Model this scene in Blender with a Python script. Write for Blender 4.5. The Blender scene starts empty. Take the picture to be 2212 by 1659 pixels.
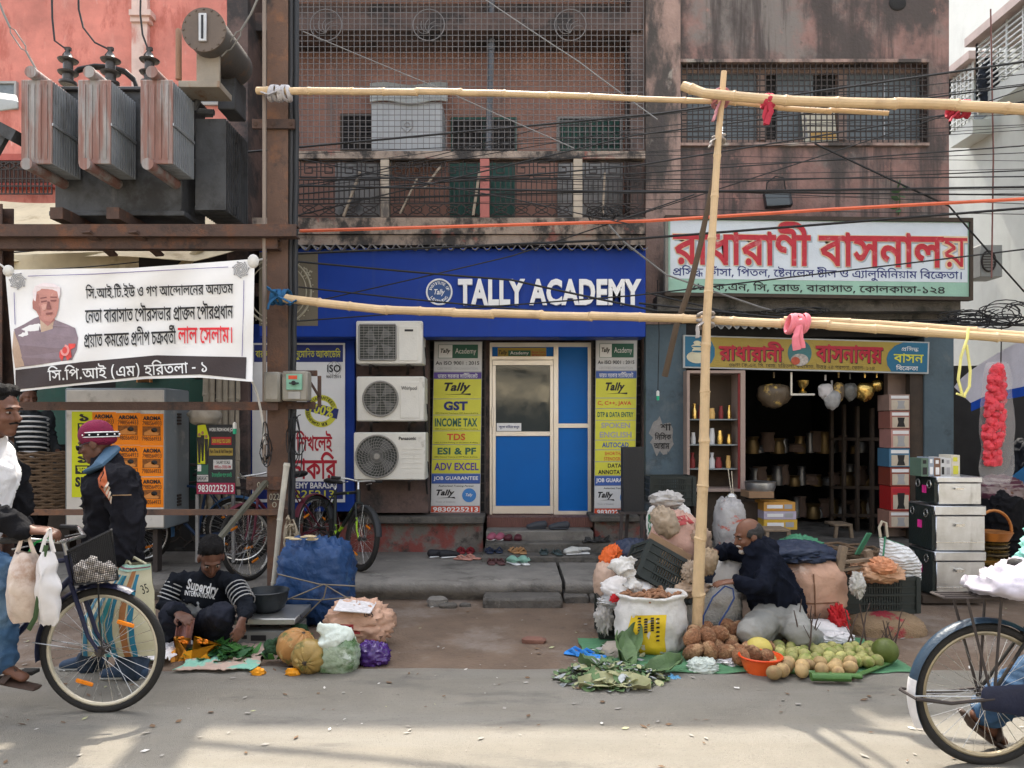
import bpy,bmesh,math,random
from mathutils import Vector,Matrix,Euler,noise
from mathutils.geometry import tessellate_polygon
R=math.radians
sc=bpy.context.scene
COL=sc.collection
random.seed(11)
# camera
# sketch units: the photo measured on a 2212 x 1659 grid, eye height 1.6 m
F,CX,HY,EYE=1661.0,1106.0,920.0,1.6
cam=bpy.data.cameras.new("camera")
cam_o=bpy.data.objects.new("camera",cam)
COL.objects.link(cam_o)
cam_o.location=(0,0,EYE)
cam_o.rotation_euler=(R(90),0,0)
cam.sensor_width=36
cam.lens=36*F/2212
cam.shift_y=(HY-829.5)/2212
cam.clip_start,cam.clip_end=0.05,500
sc.camera=cam_o
# light
SUN_EL,SUN_AZ=R(58),R(-6) # sun stands high in front of the camera
world=bpy.data.worlds.new("World")
sc.world=world
world.use_nodes=True
wn=world.node_tree
sky=wn.nodes.new("ShaderNodeTexSky")
sky.sky_type='NISHITA'
sky.sun_disc=False
sky.sun_elevation=SUN_EL
sky.sun_rotation=SUN_AZ
sky.air_density,sky.dust_density,sky.ozone_density=1.0,4.0,1.0
hs=wn.nodes.new("ShaderNodeHueSaturation") # hazy winter sky: much paler than a clear one
hs.inputs["Saturation"].default_value=0.35
wn.links.new(sky.outputs[0],hs.inputs["Color"])
wn.links.new(hs.outputs[0],wn.nodes["Background"].inputs[0])
wn.nodes["Background"].inputs[1].default_value=0.15
sun=bpy.data.lights.new("sun",'SUN')
sun.energy=2.2
sun.angle=R(0.8)
sun.color=(1.0,0.91,0.77)
sun_o=bpy.data.objects.new("sun",sun)
COL.objects.link(sun_o)
_sd=Vector((math.sin(SUN_AZ)*math.cos(SUN_EL),math.cos(SUN_AZ)*math.cos(SUN_EL),math.sin(SUN_EL)))
sun_o.rotation_euler=_sd.to_track_quat('Z','Y').to_euler()
sun_o.location=(-4,20,30)
sc.view_settings.view_transform='Standard'
sc.view_settings.look='None'
sc.view_settings.exposure=1.95
sc.view_settings.gamma=1.0
sc.cycles.max_bounces=6
sc.cycles.diffuse_bounces=3
sc.cycles.glossy_bounces=3
sc.cycles.transmission_bounces=4
sc.cycles.transparent_max_bounces=8
sc.cycles.caustics_reflective=False
sc.cycles.caustics_refractive=False
sc.cycles.use_denoising=True
# helpers
def W(x,y,d):
 return Vector(((x-CX)/F*d,d,EYE-(y-HY)/F*d))
def DEP(y,z=0.0):
 return F*(EYE-z)/(y-HY)
def G(x,y,z=0.0):
 return W(x,y,DEP(y,z))
def PX(d): # metres per sketch unit at depth d
 return d/F
def lerp(a,b,t):
 return a+(b-a)*t
def nz(p,s=1.0,o=0.0):
 return noise.noise(Vector((p[0]*s+o,p[1]*s-o,p[2]*s+2*o)))
def rnd(a,b):
 return random.uniform(a,b)
def lin(h): # '#rrggbb' -> linear
 h=h.lstrip('#')
 o=[]
 for i in(0,2,4):
  c=int(h[i:i+2],16)/255
  o.append(c/12.92 if c<=.04045 else((c+.055)/1.055)**2.4)
 return tuple(o)
def C(c):
 return lin(c)if isinstance(c,str)else tuple(c)
MATS={}
def mat(name,col,rough=.75,metal=0.0,var=.18,vscale=5.0,layers=(),bump=.15,bscale=60.0,spec=.4,
  rand=0.0,trans=0.0,alpha=1.0,coat=0.0,sss=0.0,emit=0.0,wave=None,ior=1.45):
 """procedural material: base colour with soft variation, grime layers and a bump"""
 if name in MATS:
  return MATS[name]
 m=bpy.data.materials.new(name)
 MATS[name]=m
 m.use_nodes=True
 nt=m.node_tree
 N,L=nt.nodes,nt.links
 bs=N["Principled BSDF"]
 tc=N.new("ShaderNodeTexCoord")
 col=C(col)
 nt1=N.new("ShaderNodeTexNoise")
 nt1.inputs["Scale"].default_value=vscale
 nt1.inputs["Detail"].default_value=6
 nt1.inputs["Roughness"].default_value=.65
 L.new(tc.outputs["Object"],nt1.inputs["Vector"])
 mr=N.new("ShaderNodeMapRange")
 mr.inputs["From Min"].default_value=.3
 mr.inputs["From Max"].default_value=.7
 mr.inputs["To Min"].default_value=1-var
 mr.inputs["To Max"].default_value=1+var
 L.new(nt1.outputs[0],mr.inputs["Value"])
 vm=N.new("ShaderNodeVectorMath")
 vm.operation='SCALE'
 vm.inputs[0].default_value=col
 if rand: # every copy its own shade
  oi=N.new("ShaderNodeObjectInfo")
  m1=N.new("ShaderNodeMapRange")
  m1.inputs["To Min"].default_value=1-rand
  m1.inputs["To Max"].default_value=1+rand
  L.new(oi.outputs["Random"],m1.inputs["Value"])
  m2=N.new("ShaderNodeMath")
  m2.operation='MULTIPLY'
  L.new(mr.outputs[0],m2.inputs[0])
  L.new(m1.outputs[0],m2.inputs[1])
  mr=m2
 L.new(mr.outputs[0],vm.inputs["Scale"])
 cur=vm.outputs[0]
 for k,ly in enumerate(layers):
  lc,ls,lo,hi=ly[:4]
  st=ly[4]if len(ly)>4 else(1,1,1)
  am=ly[5]if len(ly)>5 else 1.0
  mp=N.new("ShaderNodeMapping")
  mp.inputs["Scale"].default_value=st
  mp.inputs["Location"].default_value=(3.1*k+1.7,5.3*k,2.9*k)
  L.new(tc.outputs["Object"],mp.inputs["Vector"])
  t=N.new("ShaderNodeTexNoise")
  t.inputs["Scale"].default_value=ls
  t.inputs["Detail"].default_value=7
  t.inputs["Roughness"].default_value=.68
  L.new(mp.outputs[0],t.inputs["Vector"])
  r=N.new("ShaderNodeMapRange")
  r.interpolation_type='SMOOTHSTEP'
  r.inputs["From Min"].default_value=lo
  r.inputs["From Max"].default_value=hi
  r.inputs["To Max"].default_value=am
  L.new(t.outputs[0],r.inputs["Value"])
  mx=N.new("ShaderNodeMix")
  mx.data_type='RGBA'
  L.new(r.outputs[0],mx.inputs["Factor"])
  L.new(cur,mx.inputs["A"])
  mx.inputs["B"].default_value=(*C(lc),1)
  cur=mx.outputs["Result"]
 L.new(cur,bs.inputs["Base Color"])
 bs.inputs["Metallic"].default_value=metal
 bs.inputs["Specular IOR Level"].default_value=spec
 bs.inputs["IOR"].default_value=ior
 rr=N.new("ShaderNodeMapRange")
 rr.inputs["From Min"].default_value=.3
 rr.inputs["From Max"].default_value=.7
 rr.inputs["To Min"].default_value=max(.02,rough-.1)
 rr.inputs["To Max"].default_value=min(1,rough+.1)
 L.new(nt1.outputs[0],rr.inputs["Value"])
 L.new(rr.outputs[0],bs.inputs["Roughness"])
 if trans:bs.inputs["Transmission Weight"].default_value=trans
 if coat:bs.inputs["Coat Weight"].default_value=coat
 if sss:
  bs.inputs["Subsurface Weight"].default_value=sss
  bs.inputs["Subsurface Radius"].default_value=(.02,.008,.004)
 if alpha<1:bs.inputs["Alpha"].default_value=alpha
 if emit:
  bs.inputs["Emission Color"].default_value=(*col,1)
  bs.inputs["Emission Strength"].default_value=emit
 if bump:
  b=N.new("ShaderNodeBump")
  b.inputs["Strength"].default_value=min(1,bump)
  b.inputs["Distance"].default_value=.02 if wave is None else wave[1]
  if wave is None:
   t=N.new("ShaderNodeTexNoise")
   t.inputs["Scale"].default_value=bscale
   t.inputs["Detail"].default_value=5
   L.new(tc.outputs["Object"],t.inputs["Vector"])
   L.new(t.outputs[0],b.inputs["Height"])
  else:
   t=N.new("ShaderNodeTexWave")
   t.bands_direction=wave[0]
   t.inputs["Scale"].default_value=wave[2]
   t.inputs["Distortion"].default_value=wave[3]
   L.new(tc.outputs["Object"],t.inputs["Vector"])
   L.new(t.outputs[0],b.inputs["Height"])
  L.new(b.outputs[0],bs.inputs["Normal"])
 return m
WM={} # world matrices of the things and parts built here
def tag(o,label=None,cat=None,group=None,kind=None):
 if label:o["label"]=label
 if cat:o["category"]=cat
 if group:o["group"]=group
 if kind:o["kind"]=kind
 return o
def thing(name,label,cat,loc=(0,0,0),rz=0.0,group=None):
 o=bpy.data.objects.new(name,None)
 o.empty_display_size=.1
 COL.objects.link(o)
 o.location=loc
 o.rotation_euler=(0,0,rz)
 WM[o]=Matrix.Translation(Vector(loc))@Matrix.Rotation(rz,4,'Z')
 return tag(o,label,cat,group)
def children(o):
 return CH.get(o,[])
CH={}
def copy_tree(o,parent=None):
 c=o.copy()
 COL.objects.link(c)
 if parent is not None:
  c.parent=parent
  CH.setdefault(parent,[]).append(c)
 for ch in CH.get(o,[]):
  copy_tree(ch,c)
 return c
def place(o,loc,rz=0.0,scale=None,rot=None):
 o.location=loc
 o.rotation_euler=rot if rot else(0,0,rz)
 if scale:o.scale=(scale,)*3 if not hasattr(scale,'__len__')else scale
 WM[o]=Matrix.LocRotScale(Vector(loc),Euler(o.rotation_euler),Vector(o.scale))
 return o
def link_mesh(me,name,m=None,parent=None,smooth=True,angle=38,base=True):
 """me in world space (or in the local space of a thing still at the origin)"""
 if m is not None:
  for x in(m if isinstance(m,(list,tuple))else[m]):
   me.materials.append(x)
 if smooth:
  me.shade_smooth()
  me.set_sharp_from_angle(angle=R(angle))
 o=bpy.data.objects.new(name,me)
 COL.objects.link(o)
 if parent is not None:
  me.transform(WM[parent].inverted())
  o.parent=parent
  WM[o]=WM[parent]
  CH.setdefault(parent,[]).append(o)
 elif base and len(me.vertices):
  n=len(me.vertices)
  co=[0.0]*(3*n)
  me.vertices.foreach_get("co",co)
  b=Vector(((min(co[0::3])+max(co[0::3]))/2,(min(co[1::3])+max(co[1::3]))/2,min(co[2::3])))
  me.transform(Matrix.Translation(-b))
  o.location=b
  WM[o]=Matrix.Translation(b)
 else:
  WM[o]=Matrix.Identity(4)
 return o
class MB:
 def __init__(s):
  s.bm=bmesh.new()
  s.mi=0
  s.M=None
 def v(s,p):
  p=Vector(p)
  return s.bm.verts.new(s.M@p if s.M is not None else p)
 def f(s,vs):
  try:
   f=s.bm.faces.new(vs)
   f.material_index=s.mi
   return f
  except ValueError:
   return None
 def face(s,pts):
  return s.f([s.v(p)for p in pts])
 def hexa(s,p): # p: bottom 4 ccw, top 4 ccw
  v=[s.v(q)for q in p]
  for a in((3,2,1,0),(4,5,6,7),(0,1,5,4),(1,2,6,5),(2,3,7,6),(3,0,4,7)):
   s.f([v[i]for i in a])
 def box(s,c,size,rot=None):
  c=Vector(c)
  h=Vector(size)/2
  q=[Vector((x,y,z))for z in(-h.z,h.z)for x,y in((-h.x,-h.y),(h.x,-h.y),(h.x,h.y),(-h.x,h.y))]
  if rot is not None:
   rm=rot if isinstance(rot,Matrix)else Euler(rot).to_matrix()
   rm=rm.to_3x3()
   q=[rm@a for a in q]
  s.hexa([c+a for a in q])
 def bb(s,x0,x1,y0,y1,z0,z1):
  s.box(((x0+x1)/2,(y0+y1)/2,(z0+z1)/2),(abs(x1-x0),abs(y1-y0),abs(z1-z0)))
 def pbox(s,x0,y0,x1,y1,d,dep): # box whose front face fills a sketch rectangle at depth d
  a=W(x0,y0,d);b=W(x1,y1,d)
  s.bb(a.x,b.x,d,d+dep,b.z,a.z)
 def rod(s,p0,p1,w,h=None): # square bar
  p0,p1=Vector(p0),Vector(p1)
  h=h or w
  d=(p1-p0)
  q=d.to_track_quat('Z','Y').to_matrix()
  s.box((p0+p1)/2,(w,h,d.length),q)
 def ring(s,c,q,rx,ry,n):
  return[s.v(c+q@Vector((rx*math.cos(2*math.pi*i/n),ry*math.sin(2*math.pi*i/n),0)))for i in range(n)]
 def bridge(s,a,b):
  n=len(a)
  for i in range(n):
   s.f([a[i],a[(i+1)%n],b[(i+1)%n],b[i]])
 def cyl(s,p0,p1,r0,r1=None,n=12,caps=True):
  r1=r0 if r1 is None else r1
  p0,p1=Vector(p0),Vector(p1)
  q=(p1-p0).to_track_quat('Z','Y').to_matrix()
  a,b=s.ring(p0,q,r0,r0,n),s.ring(p1,q,r1,r1,n)
  s.bridge(a,b)
  if caps:
   s.f(a[::-1]);s.f(b)
 def tube(s,pts,r,n=8,closed=False,caps=True):
  pts=[Vector(p)for p in pts]
  m=len(pts)
  rr=r if hasattr(r,'__len__')else[r]*m
  up=None
  rings=[]
  for i in range(m):
   if closed:t=pts[(i+1)%m]-pts[i-1]
   else:t=pts[min(i+1,m-1)]-pts[max(i-1,0)]
   if t.length<1e-9:t=Vector((0,0,1))
   t.normalize()
   if up is None:
    up=Vector((0,0,1))if abs(t.z)<.9 else Vector((0,1,0))
   sx=t.cross(up)
   if sx.length<1e-6:sx=t.cross(Vector((1,0,0)))
   sx.normalize()
   up=sx.cross(t).normalized()
   q=Matrix((sx,up,t)).transposed()
   k=rr[i]
   if hasattr(k,'__len__'):rings.append(s.ring(pts[i],q,k[0],k[1],n))
   else:rings.append(s.ring(pts[i],q,k,k,n))
  for i in range(m-1):s.bridge(rings[i],rings[i+1])
  if closed:s.bridge(rings[-1],rings[0])
  elif caps:
   s.f(rings[0][::-1]);s.f(rings[-1])
 def lathe(s,prof,c=(0,0,0),rot=None,n=24,close=True,sq=1.0):
  rm=(Euler(rot).to_matrix()if rot is not None and not isinstance(rot,Matrix)else rot)
  c=Vector(c)
  rings=[]
  for r,z in prof:
   ring=[]
   for i in range(n):
    a=2*math.pi*i/n
    p=Vector((r*math.cos(a),r*sq*math.sin(a),z))
    if rm is not None:p=rm.to_3x3()@p
    ring.append(s.v(c+p))
   rings.append(ring)
  for a,b in zip(rings,rings[1:]):s.bridge(a,b)
  if close:
   s.f(rings[0][::-1]);s.f(rings[-1])
 def ball(s,c,r,rot=None,n=16,m=10,fn=None):
  c=Vector(c)
  r=Vector((r,r,r))if not hasattr(r,'__len__')else Vector(r)
  rm=None if rot is None else(rot.to_3x3()if isinstance(rot,Matrix)else Euler(rot).to_matrix())
  def P(th,ph):
   d=Vector((math.cos(ph)*math.sin(th),math.sin(ph)*math.sin(th),math.cos(th)))
   k=fn(d)if fn else 1.0
   p=Vector((d.x*r.x,d.y*r.y,d.z*r.z))*k
   return c+(rm@p if rm is not None else p)
  top,bot=s.v(P(0,0)),s.v(P(math.pi,0))
  rows=[[s.v(P(math.pi*i/m,2*math.pi*j/n))for j in range(n)]for i in range(1,m)]
  for j in range(n):
   s.f([top,rows[0][j],rows[0][(j+1)%n]])
   s.f([bot,rows[-1][(j+1)%n],rows[-1][j]])
  for a,b in zip(rows,rows[1:]):
   for j in range(n):s.f([a[j],b[j],b[(j+1)%n],a[(j+1)%n]])
 def chain(s,st,n=16,side=(1,0,0),cap=3):
  """lofted tapering limb: st = [(point, half width, half depth), ...] with rounded ends"""
  side=Vector(side)
  st=[(Vector(p),a,b)for p,a,b in st]
  m=len(st)
  def frame(i):
   t=(st[min(i+1,m-1)][0]-st[max(i-1,0)][0]).normalized()
   sx=(side-t*side.dot(t))
   if sx.length<1e-4:sx=t.orthogonal()
   sx.normalize()
   return Matrix((sx,t.cross(sx),t)).transposed()
  rings=[]
  q=frame(0)
  p,a,b=st[0]
  t0=q@Vector((0,0,1))
  for k in range(cap):
   an=math.pi/2*(k+.35)/(cap+.0)
   rings.append(s.ring(p-t0*math.cos(an)*min(a,b),q,a*math.sin(an),b*math.sin(an),n))
  for i in range(m):
   rings.append(s.ring(st[i][0],frame(i),st[i][1],st[i][2],n))
  q=frame(m-1)
  p,a,b=st[-1]
  t0=q@Vector((0,0,1))
  for k in reversed(range(cap)):
   an=math.pi/2*(k+.35)/(cap+.0)
   rings.append(s.ring(p+t0*math.cos(an)*min(a,b),q,a*math.sin(an),b*math.sin(an),n))
  for a,b in zip(rings,rings[1:]):s.bridge(a,b)
  s.f(rings[0][::-1]);s.f(rings[-1])
 def grid(s,nx,ny,fn,two=0.0):
  vs=[[s.v(fn(i/nx,j/ny))for i in range(nx+1)]for j in range(ny+1)]
  for j in range(ny):
   for i in range(nx):s.f([vs[j][i],vs[j][i+1],vs[j+1][i+1],vs[j+1][i]])
  if two:
   s.bm.normal_update()
   off=[[v.co-v.normal*two for v in row]for row in vs]
   b=[[s.bm.verts.new(p)for p in row]for row in off]
   for j in range(ny):
    for i in range(nx):s.f([b[j+1][i],b[j+1][i+1],b[j][i+1],b[j][i]])
   for i in range(nx):
    s.f([vs[0][i+1],vs[0][i],b[0][i],b[0][i+1]])
    s.f([vs[ny][i],vs[ny][i+1],b[ny][i+1],b[ny][i]])
   for j in range(ny):
    s.f([vs[j][0],vs[j+1][0],b[j+1][0],b[j][0]])
    s.f([vs[j+1][nx],vs[j][nx],b[j][nx],b[j+1][nx]])
 def prism(s,pts,fn,dep):
  """pts 2-D outline, fn(x, y, k) -> point; k = 0 front, 1 back"""
  a=[s.v(fn(x,y,0))for x,y in pts]
  b=[s.v(fn(x,y,dep))for x,y in pts]
  s.f(a);s.f(b[::-1])
  n=len(pts)
  for i in range(n):s.f([a[(i+1)%n],a[i],b[i],b[(i+1)%n]])
 def mesh(s,name="m",bevel=0.0,fixn=True):
  if bevel:
   bmesh.ops.bevel(s.bm,geom=list(s.bm.edges),offset=bevel,segments=1,affect='EDGES',clamp_overlap=True)
  if fixn:
   bmesh.ops.recalc_face_normals(s.bm,faces=list(s.bm.faces))
  me=bpy.data.meshes.new(name)
  s.bm.to_mesh(me)
  s.bm.free()
  return me
 def build(s,name,m=None,parent=None,smooth=True,angle=38,bevel=0.0,base=True):
  return link_mesh(s.mesh(name,bevel),name,m,parent,smooth,angle,base)
def solid(me,voxel=.012,smooth=4,fn=None):
 """melt the overlapping pieces of a mesh into one continuous skin"""
 o=bpy.data.objects.new("skin_source",me)
 COL.objects.link(o)
 r=o.modifiers.new("r",'REMESH')
 r.mode='VOXEL'
 r.voxel_size=voxel
 if smooth:
  k=o.modifiers.new("s",'SMOOTH')
  k.factor,k.iterations=.5,smooth
 dg=bpy.context.evaluated_depsgraph_get()
 out=bpy.data.meshes.new_from_object(o.evaluated_get(dg))
 bpy.data.objects.remove(o)
 out.materials.clear()
 if fn:
  ns=[v.normal.copy()for v in out.vertices]
  for v,n in zip(out.vertices,ns):v.co=fn(v.co,n)
 return out
def crumple(amp=.012,s=9.0,seed=0.0,amp2=.004,s2=34.0):
 """folded-cloth displacement"""
 def fn(p,n):
  q=p+Vector((nz(p,s*.5,seed+1),nz(p,s*.5,seed+4),nz(p,s*.5,seed+6)))*(.9/s)
  a=max(0,1-abs(nz(q,s,seed))*2.6)**2.2 # sharp ridged folds
  d=max(0,1-abs(nz(q,s*2.1,seed+9))*2.6)**2.5
  return p+n*(a*amp*1.5+d*amp*.55+nz(p,s2,seed+7)*amp2+nz(p,s*.4,seed+3)*amp-amp*.5)
 return fn
# lettering
def _curve_mesh(kind,s,bold):
 if kind=='L':
  c=bpy.data.curves.new("t",'FONT')
  c.body=s
  c.size=1
  c.space_character=1.0+bold*1.2
 else:
  bm=bmesh.new()
  x=0
  for k,g in enumerate(BT[s]):
   adv,data=BG[g]
   key=(g,bold)
   if key not in _GC:
    c=bpy.data.curves.new("t",'CURVE')
    c.dimensions='2D'
    c.fill_mode='BOTH'
    for con in data:
     pts=[(con[i]*.005,con[i+1]*.005)for i in range(0,len(con),2)]
     sp=c.splines.new('POLY')
     sp.points.add(len(pts)-1)
     for q,(a,b)in zip(sp.points,pts):q.co=(a,b,0,1)
     sp.use_cyclic_u=True
    o=bpy.data.objects.new("t",c)
    me=bpy.data.meshes.new_from_object(o)
    a0,k0=sum(p.area for p in me.polygons),bold
    per=sum((Vector(s.points[i].co[:2])-Vector(s.points[i-1].co[:2])).length for s in c.splines for i in range(len(s.points)))
    while k0>.004: # thicken as far as the outline fills cleanly
     c.offset=k0
     m2=bpy.data.meshes.new_from_object(o)
     if a0+per*k0*.72<sum(p.area for p in m2.polygons)<a0+per*k0*1.12:
      me=m2
      break
     bpy.data.meshes.remove(m2)
     k0*=.75
    _GC[key]=([v.co.copy()for v in me.vertices],[list(p.vertices)for p in me.polygons])
    for q in(me,):bpy.data.meshes.remove(q)
    bpy.data.objects.remove(o)
    bpy.data.curves.remove(c)
   vs,fs=_GC[key]
   nv=[bm.verts.new((v.x+x/1000,v.y,(k%2)*.0006))for v in vs]
   for f in fs:
    try:bm.faces.new([nv[i]for i in f])
    except ValueError:pass
   x+=adv
  me=bpy.data.meshes.new("t")
  bm.to_mesh(me)
  bm.free()
  return me
 c.offset=bold
 c.resolution_u=3
 o=bpy.data.objects.new("t",c)
 me=bpy.data.meshes.new_from_object(o)
 bpy.data.objects.remove(o)
 bpy.data.curves.remove(c)
 return me
_GC={}
def text(parent,s,box,plane,m,kind='L',bold=.02,off=.004,ext=0.0,shear=0.0,rot=0.0,name="lettering"):
 """write s so that its ink fills box=(x0,y0,x1,y1) of the surface plane(x, y)"""
 me=_curve_mesh(kind,s,bold)
 n=len(me.vertices)
 co=[0.0]*(3*n)
 me.vertices.foreach_get("co",co)
 xs,ys,zs=co[0::3],co[1::3],co[2::3]
 if shear:xs=[x+shear*y for x,y in zip(xs,ys)]
 ax,bx,ay,by=min(xs),max(xs),min(ys),max(ys)
 x0,y0,x1,y1=box
 c=plane((x0+x1)/2,(y0+y1)/2)
 nrm=(plane(x1,y1)-plane(x0,y1)).cross(plane(x0,y0)-plane(x0,y1)).normalized()
 if nrm.dot(Vector((0,0,EYE))-c)<0:nrm=-nrm
 mx,my=(x0+x1)/2,(y0+y1)/2
 ca,sa=math.cos(rot),math.sin(rot)
 P=[]
 for x,y in zip(xs,ys):
  u=x0+(x-ax)/max(bx-ax,1e-6)*(x1-x0)
  w=y1-(y-ay)/max(by-ay,1e-6)*(y1-y0)
  if rot:
   du,dw=u-mx,w-my
   u,w=mx+du*ca-dw*sa,my+du*sa+dw*ca
  P.append(plane(u,w))
 bm=bmesh.new()
 vs=[bm.verts.new(p+nrm*(off+ext+z))for p,z in zip(P,zs)]
 for f in me.polygons:
  try:bm.faces.new([vs[i]for i in f.vertices])
  except ValueError:pass
 bpy.data.meshes.remove(me)
 if ext:
  e=[x for x in bm.edges if len(x.link_faces)==1]
  r=bmesh.ops.extrude_edge_only(bm,edges=e)
  for g in r['geom']:
   if isinstance(g,bmesh.types.BMVert):g.co-=nrm*ext
 bmesh.ops.recalc_face_normals(bm,faces=list(bm.faces))
 out=bpy.data.meshes.new(name)
 bm.to_mesh(out)
 bm.free()
 return link_mesh(out,name,m,parent,smooth=False)
def flat(parent,name,box,plane,m,off=.002,n=1):
 """a printed patch lying on a surface"""
 b=MB()
 x0,y0,x1,y1=box
 c=plane((x0+x1)/2,(y0+y1)/2)
 nrm=(plane(x1,y1)-plane(x0,y1)).cross(plane(x0,y0)-plane(x0,y1)).normalized()
 if nrm.dot(Vector((0,0,EYE))-c)<0:nrm=-nrm
 b.grid(n,n,lambda u,v:plane(lerp(x0,x1,u),lerp(y1,y0,v))+nrm*off)
 return b.build(name,m,parent,smooth=False)
def flatpoly(parent,name,pts,plane,m,off=.002):
 b=MB()
 c=plane(*pts[0])
 nrm=(plane(pts[0][0]+9,pts[0][1])-c).cross(plane(pts[0][0],pts[0][1]-9)-c).normalized()
 if nrm.dot(Vector((0,0,EYE))-c)<0:nrm=-nrm
 vv=[b.v(plane(x,y)+nrm*off)for x,y in pts]
 for t in tessellate_polygon([[Vector((x,y,0))for x,y in pts]]):
  b.f([vv[i]for i in t])
 return b.build(name,m,parent,smooth=False)
def ell(cx,cy,rx,ry,n=28,a0=0,a1=360):
 return[(cx+rx*math.cos(R(a0+(a1-a0)*i/n)),cy+ry*math.sin(R(a0+(a1-a0)*i/n)))for i in range(n)]
def PL(d): # upright plane facing the street at depth d
 return lambda x,y:W(x,y,d)
def quadplane(P00,P10,P01,P11,x0,y0,x1,y1): # bilinear surface over a sketch rectangle
 def fn(x,y):
  u,v=(x-x0)/(x1-x0),(y-y0)/(y1-y0)
  return lerp(lerp(P00,P10,u),lerp(P01,P11,u),v)
 return fn
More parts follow.
